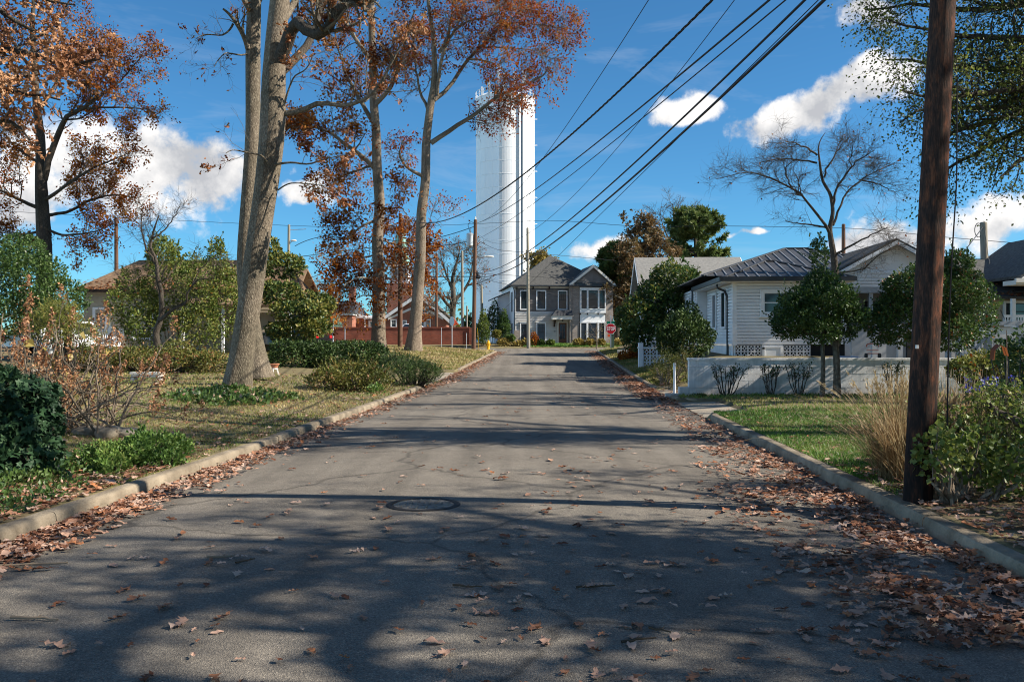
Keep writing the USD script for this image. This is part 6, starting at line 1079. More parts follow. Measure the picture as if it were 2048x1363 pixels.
# left garden, from the front backwards
bush('ivy_covered_stump', 'tall stump wrapped in dark ivy at the left edge by the kerb', [EB(-120, 128, 750, 960, 9.9, .55), EB(-130, 138, 840, 1010, 9.7, .6), EB(-100, 110, 740, 850, 10, .5)], 5200, (.055, .10), L_ivy, IVY, seed=1, sat=2, depth=.25, rough=.14, up=-.5, cat='ivy', stems=0)
stp = thing('tree_stump', 'broken dark stump hidden inside the ivy at the left edge', 'stump', loc=P(10, 950, 9.9)); part(stp, 'trunk', tubes(*resample(np.array([(0, 0, -.4), (0, 0, .2), (.02, 0, .5)]), np.array([.42, .36, .3]), 8), 14), bark_dark)
bush('ground_ivy', 'low ivy and periwinkle trailing along the kerb below the ivy stump', [GB(-30, 985, 60, .5, .14), GB(40, 975, 60, .5, .16), GB(100, 955, 60, .5, .17), GB(160, 935, 50, .5, .18), GB(60, 1005, 50, .35, .12), GB(10, 1025, 50, .3, .1), GB(190, 920, 45, .45, .16), GB(-90, 1010, 60, .5, .14), GB(130, 975, 45, .3, .1), GB(215, 945, 40, .3, .12)], 5600, (.035, .065), L_holly, DIA, seed=2, depth=.6, rough=.4, cat='ground cover', stems=0, up=.6, second=(L_dead, .04))
bush('low_green_shrub', 'bright green low mounded shrub spilling over the left kerb', [EB(165, 290, 888, 955, 10.4, .5), EB(240, 350, 862, 940, 10.9, .6), EB(300, 380, 868, 935, 11.3, .5), EB(290, 360, 900, 965, 10.6, .3), EB(195, 250, 905, 965, 10.1, .3)], 9000, (.032, .055), L_bright, DIA, seed=3, depth=.5, rough=.34, sprigs=260, up=.7, sprig_len=.35)
bush('boxwood', 'round olive-green boxwood with bare grey twigs near the kerb in front of the yew', [EB(612, 700, 735, 805, 25.5, .8), EB(660, 770, 722, 805, 26, .9), EB(720, 785, 735, 800, 25.8, .7), EB(640, 730, 726, 770, 26.3, .7)], 8500, (.05, .09), L_olive, DIA, seed=4, sprigs=200, up=.6, second=(L_tan, .05))
bush('chartreuse_plant', 'small chartreuse clump glowing at the foot of the boxwood', [EB(738, 768, 766, 800, 24.9, .3)], 260, (.06, .11), L_bright, DIA, seed=5, stems=0, up=.6)
bush('yew_bush', 'dense dark green yew mound overhanging the left kerb', [EB(745, 835, 713, 772, 28.8, .9), EB(800, 880, 716, 765, 29.6, .9), EB(760, 850, 708, 745, 30.2, .9), EB(830, 884, 728, 768, 29.4, .7)], 9500, (.06, .1), L_dark, NAR, seed=6, rough=.32, sprigs=200, up=.4)
bush('dark_hedge', 'clipped dark green hedge behind the terracotta bowl and yew', [EB(530, 640, 688, 752, 38, 1.), EB(610, 720, 684, 750, 38.5, 1.), EB(690, 780, 682, 742, 39, 1.), EB(560, 680, 680, 715, 39, .9), EB(650, 770, 679, 712, 39.4, .8)], 12000, (.09, .15), L_dark, DIA, seed=7, rough=.2, cat='hedge')
bush('azalea_hedge', 'broad olive and rust azalea hedge running behind the white bench', [EB(225, 330, 690, 760, 32.5, 1.2), EB(300, 410, 686, 762, 32.8, 1.2), EB(380, 462, 694, 760, 32.6, 1.1), EB(150, 260, 690, 755, 33.5, 1.2), EB(100, 180, 700, 760, 33., 1.1), EB(480, 536, 700, 756, 33.5, .8)], 16000, (.06, .11), L_olive, DIA, seed=8, rough=.3, cat='hedge', sprigs=300, second=(L_orange, .06))
bush('juniper_clump', 'low green juniper clump by the white bench', [EB(195, 262, 762, 800, 26, .7), EB(240, 305, 766, 802, 25.6, .6), EB(150, 215, 770, 800, 25.5, .6)], 3200, (.06, .11), L_mid, NAR, seed=9, rough=.4, up=.4)
bush('tree_ivy', 'patch of ground ivy around the foot of the massive oak', [GB(360, 796, 45, .8, .16), GB(410, 800, 50, 1., .18), GB(455, 806, 55, .9, .2), GB(510, 804, 50, .9, .18), GB(560, 800, 40, .8, .15), GB(440, 788, 50, .8, .2), GB(500, 790, 50, .8, .2), GB(390, 787, 40, .7, .15)], 5200, (.06, .10), L_holly, IVY, seed=10, depth=.7, rough=.4, cat='ground cover', stems=0, up=.5, second=(L_dead, .05))
bush('evergreen_tree', 'dense dark evergreen bush tree at the left edge before the autumn oak', [EB(-60, 70, 480, 640, 43, 2.2), EB(20, 120, 500, 620, 43.5, 2.), EB(80, 165, 545, 660, 43, 1.8), EB(-40, 60, 560, 690, 43, 2), EB(-10, 90, 462, 560, 44, 1.6), EB(60, 140, 590, 690, 44, 1.6)], 21000, (.1, .17), L_holly, DIA, seed=11, rough=.35, cat='tree', stems=9, sprigs=200)
bush('ligustrum', 'tall loose yellow-green evergreen thicket before the brown roof', [EB(225, 320, 540, 690, 41.5, 1.4), EB(290, 380, 490, 640, 42, 1.4), EB(300, 350, 465, 560, 42.3, 1.), EB(360, 440, 500, 650, 41.5, 1.3), EB(410, 480, 520, 690, 41.8, 1.2), EB(350, 440, 600, 692, 41, 1.3), EB(255, 330, 600, 690, 41, 1.2), EB(415, 455, 480, 560, 42, .8)], 24000, (.085, .15), L_mid, DIA, seed=12, rough=.45, sprigs=420, stems=30, stem_mat=bark_pale, second=(L_yel, .35))
bush('feathery_shrub', 'feathery yellow-green shrub in front of the evergreens at the left', [EB(60, 150, 610, 690, 30, .9), EB(120, 195, 640, 700, 30.5, .8), EB(90, 150, 595, 650, 30.5, .7)], 5200, (.07, .13), L_yel, NAR, seed=13, rough=.4, sprigs=200)
bush('magnolia', 'layered glossy magnolia with yellowing tips right of the massive oak', [EB(515, 600, 560, 610, 43, 1.3), EB(540, 660, 600, 650, 42, 1.5), EB(530, 640, 640, 690, 42, 1.5), EB(520, 610, 505, 560, 43.5, 1.), EB(590, 668, 585, 630, 42.5, 1.), EB(515, 560, 470, 540, 44, .8), EB(600, 662, 632, 672, 41.5, 1.1)], 12500, (.12, .21), L_dark, DIA, seed=14, rough=.5, cat='tree', stems=14, second=(L_yel, .55))
bush('evergreen_shrub', 'big laurel beyond the right edge, nearest the viewer', [((7.6, 4.6, 1.2), (1.2, 1.3, 1.3)), ((7.9, 5.2, 2.6), (1.1, 1.1, 1.0)), ((7.4, 3.4, 1.8), (1., 1.1, 1.2))], 7000, (.07, .13), L_dark, DIA, seed=101, rough=.4)
bush('evergreen_shrub', 'big laurel beyond the right edge, behind the flowering shrub', [((8.3, 7.4, 1.2), (1.2, 1.2, 1.3)), ((8.5, 7.6, 2.6), (1., 1., .9)), ((8.2, 6.3, 1.6), (1., 1., 1.2))], 6500, (.07, .13), L_dark, DIA, seed=102, rough=.4)
def tangle():
    """The brown hydrangea: hundreds of bare arching canes with dry flower heads."""
    rng = np.random.default_rng(31); base = P(78, 868, 13.4); base[2] = g1(base[0], base[1]); t = thing('hydrangea', 'big tangled brown hydrangea with bare canes and dry flower heads at the left', 'shrub', loc=base)
    n = 120; a = rng.uniform(-np.pi, np.pi, n); b0 = np.column_stack([rng.normal(0, .55, n), rng.normal(0, .5, n), np.zeros(n)]); ln = rng.uniform(1.05, 2.25, n); tilt = rng.uniform(.15, 1.15, n) ; s = np.linspace(0, 1, 9)
    d = np.column_stack([np.cos(a) * np.sin(tilt), np.sin(a) * np.sin(tilt) * .7, np.cos(tilt)]); Pt = b0[:, None] + d[:, None] * (ln[:, None] * s)[:, :, None]; Pt[:, :, 2] -= (np.sin(tilt)[:, None] * .75 * (s ** 2.2)) * ln[:, None] * .6; Pt += rng.normal(0, .018, Pt.shape) * s[None, :, None] * 2
    ok = Pt[:, -1, 2] > .1; Pt = Pt[ok]; n = len(Pt); Rr = np.linspace(.014, .006, 9)[None] * rng.uniform(.7, 1.5, (n, 1))
    Q, R2 = sprout(rng, Pt, Rr, 270, s=(.3, 1), L=(.25, .8), ang=(25, 70), K=5, wob=.25, rf=(.5, .8), rmin=.003)
    v, f = cat_(tubes(Pt, Rr, 5), tubes(Q, R2, 4)); part(t, 'canes', (v, f), bark_pale, kind='stuff', smooth=True)
    ends = np.vstack([Pt[rng.random(n) < .55, -1], Q[rng.random(len(Q)) < .24, -1]]); m = 70; idx = np.repeat(np.arange(len(ends)), m)
    up = rng.normal(0, .3, (len(ends), 3)) + (.1, 0, 1); up /= np.linalg.norm(up, axis=1, keepdims=True); k = rng.random(len(idx)); p = ends[idx] + up[idx] * (k * .26)[:, None] + rng.normal(0, 1, (len(idx), 3)) * (.055 * (1.1 - k))[:, None]
    part(t, 'flower_heads', bake(WID, p, rng.normal(size=p.shape), rng.normal(size=p.shape), rng.uniform(.022, .042, len(p))), L_tan, kind='stuff', tint=leaf_tint(rng, len(p), 2))
    ex = Q[rng.integers(0, len(Q), 34), -1]; ax = rng.normal(0, .5, (34, 3)) + (0, 0, -1); part(t, 'yellow_leaves', bake(WID, ex, ax, rng.normal(size=(34, 3)), rng.uniform(.08, .14, 34)), L_gold, kind='stuff', tint=leaf_tint(rng, 34, 2))
    lf = Q[rng.integers(0, len(Q), 180), 2] + rng.normal(0, .04, (180, 3)); part(t, 'withered_leaves', bake(DIA, lf, rng.normal(0, .6, (180, 3)) + (0, 0, -1), rng.normal(size=(180, 3)), rng.uniform(.04, .09, 180)), L_tan, kind='stuff', tint=leaf_tint(rng, 180, 2))
tangle()
# right side
bush('camellia', 'tall two-tiered camellia covering the screen fence and grey house', [EB(1290, 1400, 520, 610, 47, 1.6), EB(1300, 1385, 580, 680, 46.5, 1.6), EB(1235, 1320, 590, 690, 46, 1.5), EB(1270, 1350, 560, 640, 46.5, 1.5), EB(1330, 1405, 545, 620, 47, 1.3), EB(1240, 1310, 640, 705, 45.5, 1.2)], 15000, (.13, .21), L_holly, DIA, seed=20, rough=.3, cat='tree', stems=16, stem_mat=bark_pale, sprigs=200, second=(L_yel, .26))
bush('camellia', 'low dark round camellia right behind the left end of the block wall', [EB(1312, 1425, 628, 720, 33, 1.1), EB(1330, 1410, 612, 690, 33.3, 1.), EB(1360, 1428, 640, 716, 32.8, .9), EB(1310, 1370, 650, 720, 32.8, .9)], 11000, (.08, .13), L_dark, DIA, seed=21, rough=.22, stems=10, base=np.array([X(1372, 33), 33., .6]))
bush('bedding_plants', 'scrubby fading plants in the bed below the camellias', [EB(1315, 1350, 705, 765, 29, .8), EB(1335, 1385, 700, 770, 28.5, .8), EB(1300, 1345, 725, 770, 29.5, .7)], 1700, (.07, .13), L_olive, NAR, seed=22, rough=.6, depth=.8, stems=30, stem_mat=bark_pale, sprigs=90)
bush('brown_shrub', 'rusty brown shrub beside the low white wall stub', [EB(1236, 1290, 698, 735, 49, 1.2), EB(1262, 1305, 690, 735, 48, 1.2)], 3000, (.1, .18), L_rust, DIA, seed=23, rough=.4)
def holly(label, blobs, trunks, seed, n, size=(.05, .085), name='holly_tree', second=None, mat=None):
    p0 = trunks[0][0]; t, b = bush(name, label, blobs, n, size, mat or L_holly, DIA, seed=seed, rough=.34, stems=0, cat='tree', sprigs=260, base=np.array(p0), zmin=-9, second=second)
    for k, (a, c, r) in enumerate(trunks): q = np.array([a, a * .5 + c * .5 + (.02, 0, 0), c, c + (.05, 0, .8)]); part(t, 'trunk', (lambda m: (m[0] - b, m[1]))(tubes(*resample(q, np.array([r * 1.3, r, r * .9, r * .4]), 10), 12)), bark_grey, smooth=True)
    rng = np.random.default_rng(seed); n2 = 26; c0 = trunks[0][1]; e_ = np.array([blobs[i % len(blobs)][0] + rng.normal(0, .25, 3) for i in range(n2)]); s = np.linspace(0, 1, 5)[None, :, None]; part(t, 'limbs', tubes(c0[None, None] * (1 - s) + e_[:, None] * s + rng.normal(0, .03, (n2, 5, 3)) - b, np.linspace(.03, .008, 5)[None] * np.ones((n2, 1)), 5), bark_grey, kind='stuff')
Yh = 22.9
holly('pair-trunked clipped holly with umbrella crown in front of the block wall', [EB(1542, 1640, 600, 676, Yh, .8), EB(1580, 1695, 560, 668, Yh, .95), EB(1645, 1728, 598, 684, Yh, .8), EB(1565, 1660, 575, 640, Yh, .8), EB(1640, 1710, 565, 640, Yh, .8), EB(1610, 1680, 535, 620, Yh + .3, .7), EB(1545, 1600, 625, 680, Yh, .6), EB(1600, 1680, 630, 690, Yh - .3, .8), EB(1625, 1655, 465, 560, Yh + .4, .25)],
      [(P(1644, 797, Yh), P(1645, 670, Yh), .055), (P(1674, 800, Yh), P(1670, 660, Yh), .085)], 31, 26000, size=(.055, .095))
holly('big dark glossy holly partly hidden by the leaning utility pole', [EB(1745, 1850, 580, 695, Yh, .9), EB(1790, 1900, 520, 640, Yh, 1.), EB(1860, 1960, 530, 650, Yh, 1.), EB(1900, 1992, 560, 690, Yh, .9), EB(1850, 1950, 620, 706, Yh - .2, .9), EB(1770, 1860, 545, 610, Yh, .8), EB(1885, 1945, 495, 560, Yh, .5), EB(1735, 1800, 620, 690, Yh, .7)],
      [(P(1862, 800, Yh + .3), P(1872, 690, Yh + .3), .09)], 32, 34000, size=(.055, .09), name='dark_holly', second=(L_orange, .035))
for k, (px, w, lab) in enumerate(((1452, 1.25, 'widest clipped vase-shaped shrub, nearest the left end of the block wall'), (1541, .8, 'second clipped shrub from the left along the block wall, left of the hollies'), (1597, .85, 'third clipped shrub from the left along the block wall, just left of the holly trunks'), (1787, .9, 'clipped shrub by the wall between the holly trunks and the utility pole'))):
    Y = 23.75; rng = np.random.default_rng(90 + k); b = P(px, 797, Y); b[2] = g1(b[0], b[1]) - .02; t = thing('clipped_shrub', lab, 'shrub', 'clipped shrubs along the block wall', loc=b); n = 12 if k == 0 else 8; h = .80; wd = .30 * w
    xs_ = np.linspace(-1, 1, n) + rng.normal(0, .1, n); s = np.linspace(0, 1, 7); Pt = np.stack([xs_[:, None] * wd * (.25 + .85 * s ** .8), rng.normal(0, .12, n)[:, None] * s, h * s * np.ones((n, 1))], -1) + rng.normal(0, .012, (n, 7, 3)); Rr = np.linspace(.016, .008, 7)[None] * np.ones((n, 1))
    Q, R2 = sprout(rng, Pt, Rr, n * 9, s=(.35, 1), L=(.08, .22), ang=(20, 60), K=4, up=.3); part(t, 'stems', cat_(tubes(Pt, Rr, 6), tubes(Q, R2, 4)), bark_dark, kind='stuff')
    idx = rng.integers(0, len(Q), 420); p = Q[idx, -1] + rng.normal(0, .03, (420, 3)); p = p[p[:, 2] > h * .62]; part(t, 'foliage', bake(DIA, p, rng.normal(size=p.shape) + (0, 0, .6), rng.normal(size=p.shape), rng.uniform(.035, .06, len(p))), L_dark, kind='stuff', tint=leaf_tint(rng, len(p), 2))
bush('dead_clump', 'small dark dead clump in the grass at the stepped end of the wall', [EB(1383, 1412, 787, 803, 23.6, .2)], 500, (.05, .09), L_olive, NAR, seed=33, stems=0)
def reeds():
    rng = np.random.default_rng(41); b = P(1800, 962, 9.6); b[2] = g1(b[0], b[1]); t = thing('ornamental_grass', 'tan ornamental grass clump arching left of the leaning pole', 'grass', loc=b); n = 900
    a = rng.uniform(-np.pi, np.pi, n); ln = rng.uniform(.5, 1.25, n); lean = np.abs(rng.normal(.50, .32, n)); s = np.linspace(0, 1, 6); x0 = rng.normal(0, .09, (n, 2))
    hx = np.cos(a) * .9 - .42; hy = np.sin(a) * .7; R_ = ln[:, None] * (lean[:, None] * s + .35 * lean[:, None] * s ** 3); z = ln[:, None] * (s - .42 * lean[:, None] * s ** 3)
    C = np.stack([x0[:, :1] + hx[:, None] * R_, x0[:, 1:] + hy[:, None] * R_, z], -1); w = .0055 * (1 - .8 * s)[None, :, None]; sd = np.stack([-hy, hx, 0 * hx], -1); sd /= np.linalg.norm(sd, axis=1, keepdims=True)
    v = np.stack([C - sd[:, None] * w, C + sd[:, None] * w], 2).reshape(-1, 3); q = np.array([[2 * i, 2 * i + 1, 2 * i + 3, 2 * i + 2] for i in range(5)]); f = (q[None] + (np.arange(n) * 12)[:, None, None]).reshape(-1, 4); m = cat_((v, f))
    part(t, 'blades', m, L_reed, kind='stuff', tint=np.tile(np.repeat(rng.random(n), 5), 2))
    k = np.argsort(-z[:, -1])[:70]; e_ = np.repeat(k, 26); u = rng.random(len(e_)); tip = C[e_, -1] - (C[e_, -1] - C[e_, -2]) * (u * 1.3)[:, None] + rng.normal(0, .006, (len(e_), 3)); ax = (C[e_, -1] - C[e_, -2]) + rng.normal(0, .03, (len(e_), 3)); part(t, 'plumes', bake(NAR, tip, ax, rng.normal(size=tip.shape), rng.uniform(.03, .05, len(tip))), L_reed, kind='stuff', tint=leaf_tint(rng, len(tip), 2, np.full(len(tip), .8)))
    # second, stiffer clump just behind the pole
    b2 = P(1908, 905, 10.6); b2[2] = g1(b2[0], b2[1]); t2 = thing('dry_stalks', 'dry upright stalks and straw right behind the leaning pole', 'grass', loc=b2); n = 260; x0 = rng.normal(0, .16, (n, 2)); ln = rng.uniform(.4, 1.15, n); d = rng.normal(0, .13, (n, 2)); s = np.linspace(0, 1, 5)
    Pt = np.stack([x0[:, :1] + d[:, :1] * (s ** 1.5) * ln[:, None], x0[:, 1:] + d[:, 1:] * s * ln[:, None], ln[:, None] * s], -1); part(t2, 'stalks', tubes(Pt, np.linspace(.0055, .002, 5)[None] * np.ones((n, 1)), 4), M('straw', (.26, .18, .10), (.42, .33, .2), 9., .8), kind='stuff')
    p = Pt[rng.integers(0, n, 300), 3] + rng.normal(0, .05, (300, 3)); part(t2, 'dry_leaves', bake(NAR, p, rng.normal(0, .5, (300, 3)) + (0, 0, -.8), rng.normal(size=(300, 3)), rng.uniform(.1, .25, 300)), L_reed, kind='stuff', tint=leaf_tint(rng, 300, 2))
    yb = P(1925, 850, 10.2); yb[2] = g1(yb[0], yb[1]); t3 = thing('yucca', 'dark sword-leaved yucca leaning behind the pole', 'plant', loc=yb)
    for k in range(16):
        a = rng.uniform(-np.pi, np.pi) if k > 3 else 2.6 + .25 * k; l = rng.uniform(.55, .95); tl_ = rng.uniform(.25, .9) if k > 3 else .45 + .12 * k; s = np.linspace(0, 1, 5); C = np.column_stack([np.cos(a) * np.sin(tl_) * l * s, np.sin(a) * np.sin(tl_) * l * s, np.cos(tl_) * l * s - .1 * s ** 2]); sd = np.array([-math.sin(a), math.cos(a), 0]); w = .028 * np.array([.6, 1, .9, .6, .05])
        v = np.stack([C - sd * w[:, None], C - (0, 0, .012), C + sd * w[:, None]], 1).reshape(-1, 3); q = [[3 * i + j, 3 * i + j + 1, 3 * i + j + 4, 3 * i + j + 3] for i in range(4) for j in (0, 1)]; part(t3, 'leaf', (v, np.array(q)), L_dark, tint=np.full(16, .5))
reeds()
def flower_shrub():
    rng = np.random.default_rng(43); b = P(2010, 985, 9.3); b[2] = g1(b[0], b[1]); t = thing('flowering_shrub', 'loose light-green flowering shrub with blue blooms at the right edge', 'shrub', loc=b); n = 90
    s = np.linspace(0, 1, 7); a = rng.uniform(-np.pi, np.pi, n); tl_ = np.abs(rng.normal(.45, .3, n)); ln = rng.uniform(.6, 1.35, n); x0 = rng.normal(0, .38, (n, 2)) + (.1, .35); d = np.column_stack([np.cos(a) * np.sin(tl_), np.sin(a) * np.sin(tl_), np.cos(tl_)])
    Pt = np.concatenate([x0, np.zeros((n, 1))], 1)[:, None] + d[:, None] * (ln[:, None] * s)[:, :, None]; Pt[:, :, 2] -= (tl_[:, None] * .4) * s ** 2 * ln[:, None]; Rr = np.linspace(.007, .003, 7)[None] * np.ones((n, 1)); Q, R2 = sprout(rng, Pt, Rr, 700, s=(.25, 1), L=(.1, .35), K=4, up=.15)
    part(t, 'stems', cat_(tubes(Pt, Rr, 5), tubes(Q, R2, 3)), M('green_stem', (.07, .06, .025), (.16, .12, .06), 6., .8), kind='stuff')
    m = 4200; i = rng.integers(0, len(Q), m); j = rng.integers(1, 4, m); p = Q[i, j] + rng.normal(0, .03, (m, 3)); c = np.clip((p[:, 2] - .15) / 1. + rng.normal(0, .2, m), 0, 1); part(t, 'foliage', bake(WID, p, rng.normal(0, .8, (m, 3)) + (0, 0, -.1), rng.normal(0, .6, (m, 3)) + (0, 0, 1), rng.uniform(.028, .058, m)), L_mid, kind='stuff', tint=leaf_tint(rng, m, 2, c))
    k = np.argsort(-Q[:, -1, 2])[:46]; e_ = np.repeat(k[rng.permutation(46)[:26]], 12); p = Q[e_, -1] + rng.normal(0, .02, (len(e_), 3)); part(t, 'blue_flowers', bake(WID, p, rng.normal(size=p.shape), rng.normal(size=p.shape), rng.uniform(.015, .03, len(p))), L_blue, kind='stuff', tint=leaf_tint(rng, len(p), 2))
    bush('front_greens', 'leafy nettle-like greens hugging the foot of the leaning pole', [EB(1850, 1930, 870, 960, 8.5, .35), EB(1900, 2000, 860, 980, 8.6, .4), EB(1960, 2060, 880, 1000, 8.4, .4), EB(1835, 1880, 895, 960, 8.05, .2), EB(1840, 1915, 855, 950, 8.0, .25)], 2100, (.035, .075), L_mid, WID, seed=44, depth=.9, rough=.6, stems=40, up=.0, stem_mat=bark_pale)
    bush('evergreen_shrub', 'rounded yellow-green shrub in front of the porch deck', [EB(1920, 2010, 700, 760, 18, .7), EB(1980, 2080, 690, 770, 18.4, .7), EB(1900, 1950, 715, 765, 17.6, .5)], 5200, (.05, .09), L_yel, DIA, seed=45, rough=.3, second=(L_rust, .10))
    bush('evergreen_shrub', 'taller dark shrub at the right edge beyond the flowers', [EB(2010, 2120, 650, 790, 15, .8), EB(1960, 2050, 760, 860, 12.5, .6), EB(2040, 2140, 780, 900, 11.5, .6)], 4200, (.05, .085), L_holly, DIA, seed=46, rough=.4)
    q = np.array([P(2090, 905, 9.2), P(2040, 845, 9.4), P(1990, 820, 9.6), P(1968, 800, 9.6)]); br = thing('fallen_branch', 'dead brown branch lying in the flowering shrub at the right edge', 'branch', loc=q[0]); part(br, 'wood', tubes(*resample(q - q[0], np.array([.05, .045, .035, .02]), 12), 8), bark_dark, smooth=True); part(br, 'side_twig', tubes(np.array([q[2] - q[0], q[2] - q[0] + (-.1, -.05, .12)]), np.array([.015, .005]), 5), bark_dark)
    cb = P(2006, 760, 9.9); cs = thing('withered_stalk', 'tall withered stalk with one hanging curled brown leaf at the right edge', 'plant', loc=P(2010, 900, 9.9)); o = P(2010, 900, 9.9); pts = [P(2010, 900, 9.9), P(2012, 800, 9.9), P(2014, 720, 9.9), P(2013, 660, 9.9)]; part(cs, 'stalk', tubes(*resample(np.array(pts) - o, np.array([.012, .010, .008, .004]), 10), 5), bark_pale)
    lf = np.array([P(2013, 712, 9.9), P(2008, 695, 9.9), P(1996, 690, 9.9), P(1986, 700, 9.9), P(1984, 720, 9.9)]) - o; v = np.vstack([lf + (0, -.05, 0), lf + (0, .05, .012)]); part(cs, 'curled_leaf', (v, np.array([[i, i + 1, i + 6, i + 5] for i in range(4)])), L_orange, tint=np.full(8, .3))
flower_shrub()
# planting before the far house
def cone(label, px, top, base, Y, r, seed, mat):
    zb, zt = Z(base, Y), Z(top, Y); h = zt - zb; c = X(px, Y); bl_ = [((c, Y, zb + h * f), (r * k, r * k, h * .24)) for f, k in ((.18, .92), (.36, 1.), (.55, .85), (.72, .6), (.87, .32))]; bush('cone_evergreen', label, bl_, 2600, (.12, .2), mat, DIA, seed=seed, rough=.22, base=np.array([c, Y, zb]), zmin=-5, stems=3, sat=2)
cone('bright green cone-shaped evergreen just right of the dark pole', 966, 624, 684, 78.8, .62, 51, L_mid); cone('tall dark evergreen against the water tower base', 989, 608, 672, 84, 1.0, 52, L_dark); cone('glossy green evergreen at the corner of the two-storey house', 1008, 622, 676, 81, .62, 53, L_holly); cone('dark evergreen left of the transformer pole', 941, 630, 672, 92, .8, 54, L_dark)
for px, w, py, mat, lab, sd in ((1007, 26, 687, L_gold, 'tan tuft of grass on the slope left of the house', 61), (1036, 26, 690, L_gold, 'golden grass tuft at the left corner of the house', 62), (1056, 22, 690, L_gold, 'golden grass tuft at the foot of the pale grey pole', 63), (1157, 20, 694, L_gold, 'golden tuft left below the big lower window', 64), (1178, 20, 694, L_gold, 'golden tuft below the middle of the big window', 65), (1200, 20, 695, L_gold, 'golden tuft below the right of the big window', 66), (1234, 22, 695, L_gold, 'golden tuft behind the stop sign', 67), (1080, 16, 692, L_dark, 'dark small shrub left of the house door', 68), (1100, 14, 692, L_mid, 'small green shrub next to the house door', 69), (1068, 22, 684, L_rust, 'pinkish shrub under the lower window', 70), (992, 18, 668, L_yel, 'light shrub below the dark evergreen', 71), (1022, 14, 676, L_holly, 'small dark shrub at the house corner downspout', 72), (1252, 20, 693, L_gold, 'golden shrub right of the stop sign', 73)):
    Y = 79.3; c = P(px, py, Y); c[2] = g1(c[0], c[1]) + .25 if px > 1040 else c[2]; r = w / 2 / F * Y; tall = 2.1 if sd == 70 else 1.
    bush('bedding_shrub', lab, [(c, (r, r * .7, r * .8 * tall)), (c + (r * .4, -.1, .05), (r * .6, r * .5, r * .6 * tall))], 620, (.12, .24), mat, DIA, seed=sd, rough=.35, zmin=-5, stems=3)
autumn('young_tree', 'spindly young bare tree before the bay windows of the far house', [(PL([(1193, 704), (1193, 680), (1193, 664), (1194, 645)], 75.), np.array([.05, .04, .03, .015])), LB([(1193, 670), (1184, 655), (1179, 645)], 75, .02, .008, 0), LB([(1193, 668), (1202, 655), (1207, 648)], 75, .02, .008, 0), LB([(1193, 676), (1182, 668), (1175, 662)], 75, .02, .008, 0)], 30, 120, 60, L_gold, 81, L1=(.3, .8), L2=(.15, .4), size=(.06, .1), bark=bark_pale, rmin=.008)
bush('far_woods', 'low mass of woods on the skyline behind the houses', [((x, 215 + 12 * math.sin(x), 3), (9 + 3 * math.sin(x * 1.7), 6, 5 + 2.2 * math.sin(x * .9))) for x in np.arange(-190, 200, 11)], 26000, (.7, 1.3), L_olive, DIA, seed=91, sat=0, rough=.3, zmin=-5, stems=0, cat='woods'); stage.GetPrimAtPath('/World/far_woods').SetCustomDataByKey('kind', 'stuff')

# ------------------------------------------------------------------ grass and fallen leaves
def grass(name, n, ylo, yhi, xf, mat, h, seed, keep=None, wk=.0045, power=2., tint=None):
    rng = np.random.default_rng(seed); u = rng.random(n); q = 1 - power; y = (ylo ** q + u * (yhi ** q - ylo ** q)) ** (1 / q); x = xf(rng, y)
    d = dist_to(ROAD, x, y); ok = d > .17
    for pg in (APRON, PATH, DRIVE): ok &= dist_to(pg, x, y) > .03
    if keep is not None: ok &= keep(x, y, rng)
    x, y = x[ok], y[ok]; n = len(x); z = gz(x, y) - .004; a = rng.uniform(0, 2 * np.pi, n); hh = rng.uniform(.5, 1.2, n) * h * np.clip(y / 16, .85, 1.6); w = wk * np.maximum(1, y / 9) * rng.uniform(.7, 1.3, n); ln = rng.normal(0, .45, (n, 2)) * hh[:, None]
    b = np.column_stack([x, y, z]); s = np.column_stack([np.cos(a), np.sin(a), 0 * a]) * w[:, None]; m = b + np.column_stack([ln * .35, hh * .6]); tp = b + np.column_stack([ln, hh])
    v = np.stack([b - s * 1.1, b + s * 1.1, tp], 1).reshape(-1, 3); f = np.arange(3 * n).reshape(-1, 3)
    c = np.clip(.45 + (meshkit.fbm(np.column_stack([x, y, 0 * x]) * .7 + seed, 3) - .5) * 1.8 + rng.normal(0, .2, n), 0, 1); solo(name, (v, f), mat, kind='stuff', tint=c if tint is None else np.clip(c + tint(x, y), 0, 1))
grass('lawn_grass', 90000, 8.6, 24.1, lambda r, y: XR(y) + .16 + r.random(len(y)) ** 1.2 * 8, L_lawn, .06, 1, lambda x, y, r: ((y > 9.6) | (r.random(len(x)) < .25)) & (r.random(len(x)) < np.where((y > 19.5) & (y < 22.8), .35, 1)), tint=lambda x, y: np.where((y > 19.3) & (y < 22.9), .5, 0) + .35 * sstep(13, 18.5, y) * (x > 5.5) * 0)
grass('garden_grass', 90000, 9, 37, lambda r, y: XL(y) - .16 - r.random(len(y)) * (3 + .35 * y), L_dry, .05, 2, tint=lambda x, y: -.12, keep=lambda x, y, r: r.random(len(x)) < .35 + .65 * meshkit.noise(np.column_stack([x, y, 0 * x]) * .9))
grass('bank_grass', 40000, 40, 70, lambda r, y: XL(y) - .16 - r.random(len(y)) * 14, L_dry, .06, 3, tint=lambda x, y: .22)
grass('verge_grass', 14000, 29, 68, lambda r, y: XR(y) + .16 + r.random(len(y)) * 1.4, L_dry, .06, 4)
grass('house_lawn', 9000, 78.3, 81.4, lambda r, y: r.uniform(1.0, 16, len(y)), L_lawn, .08, 5)

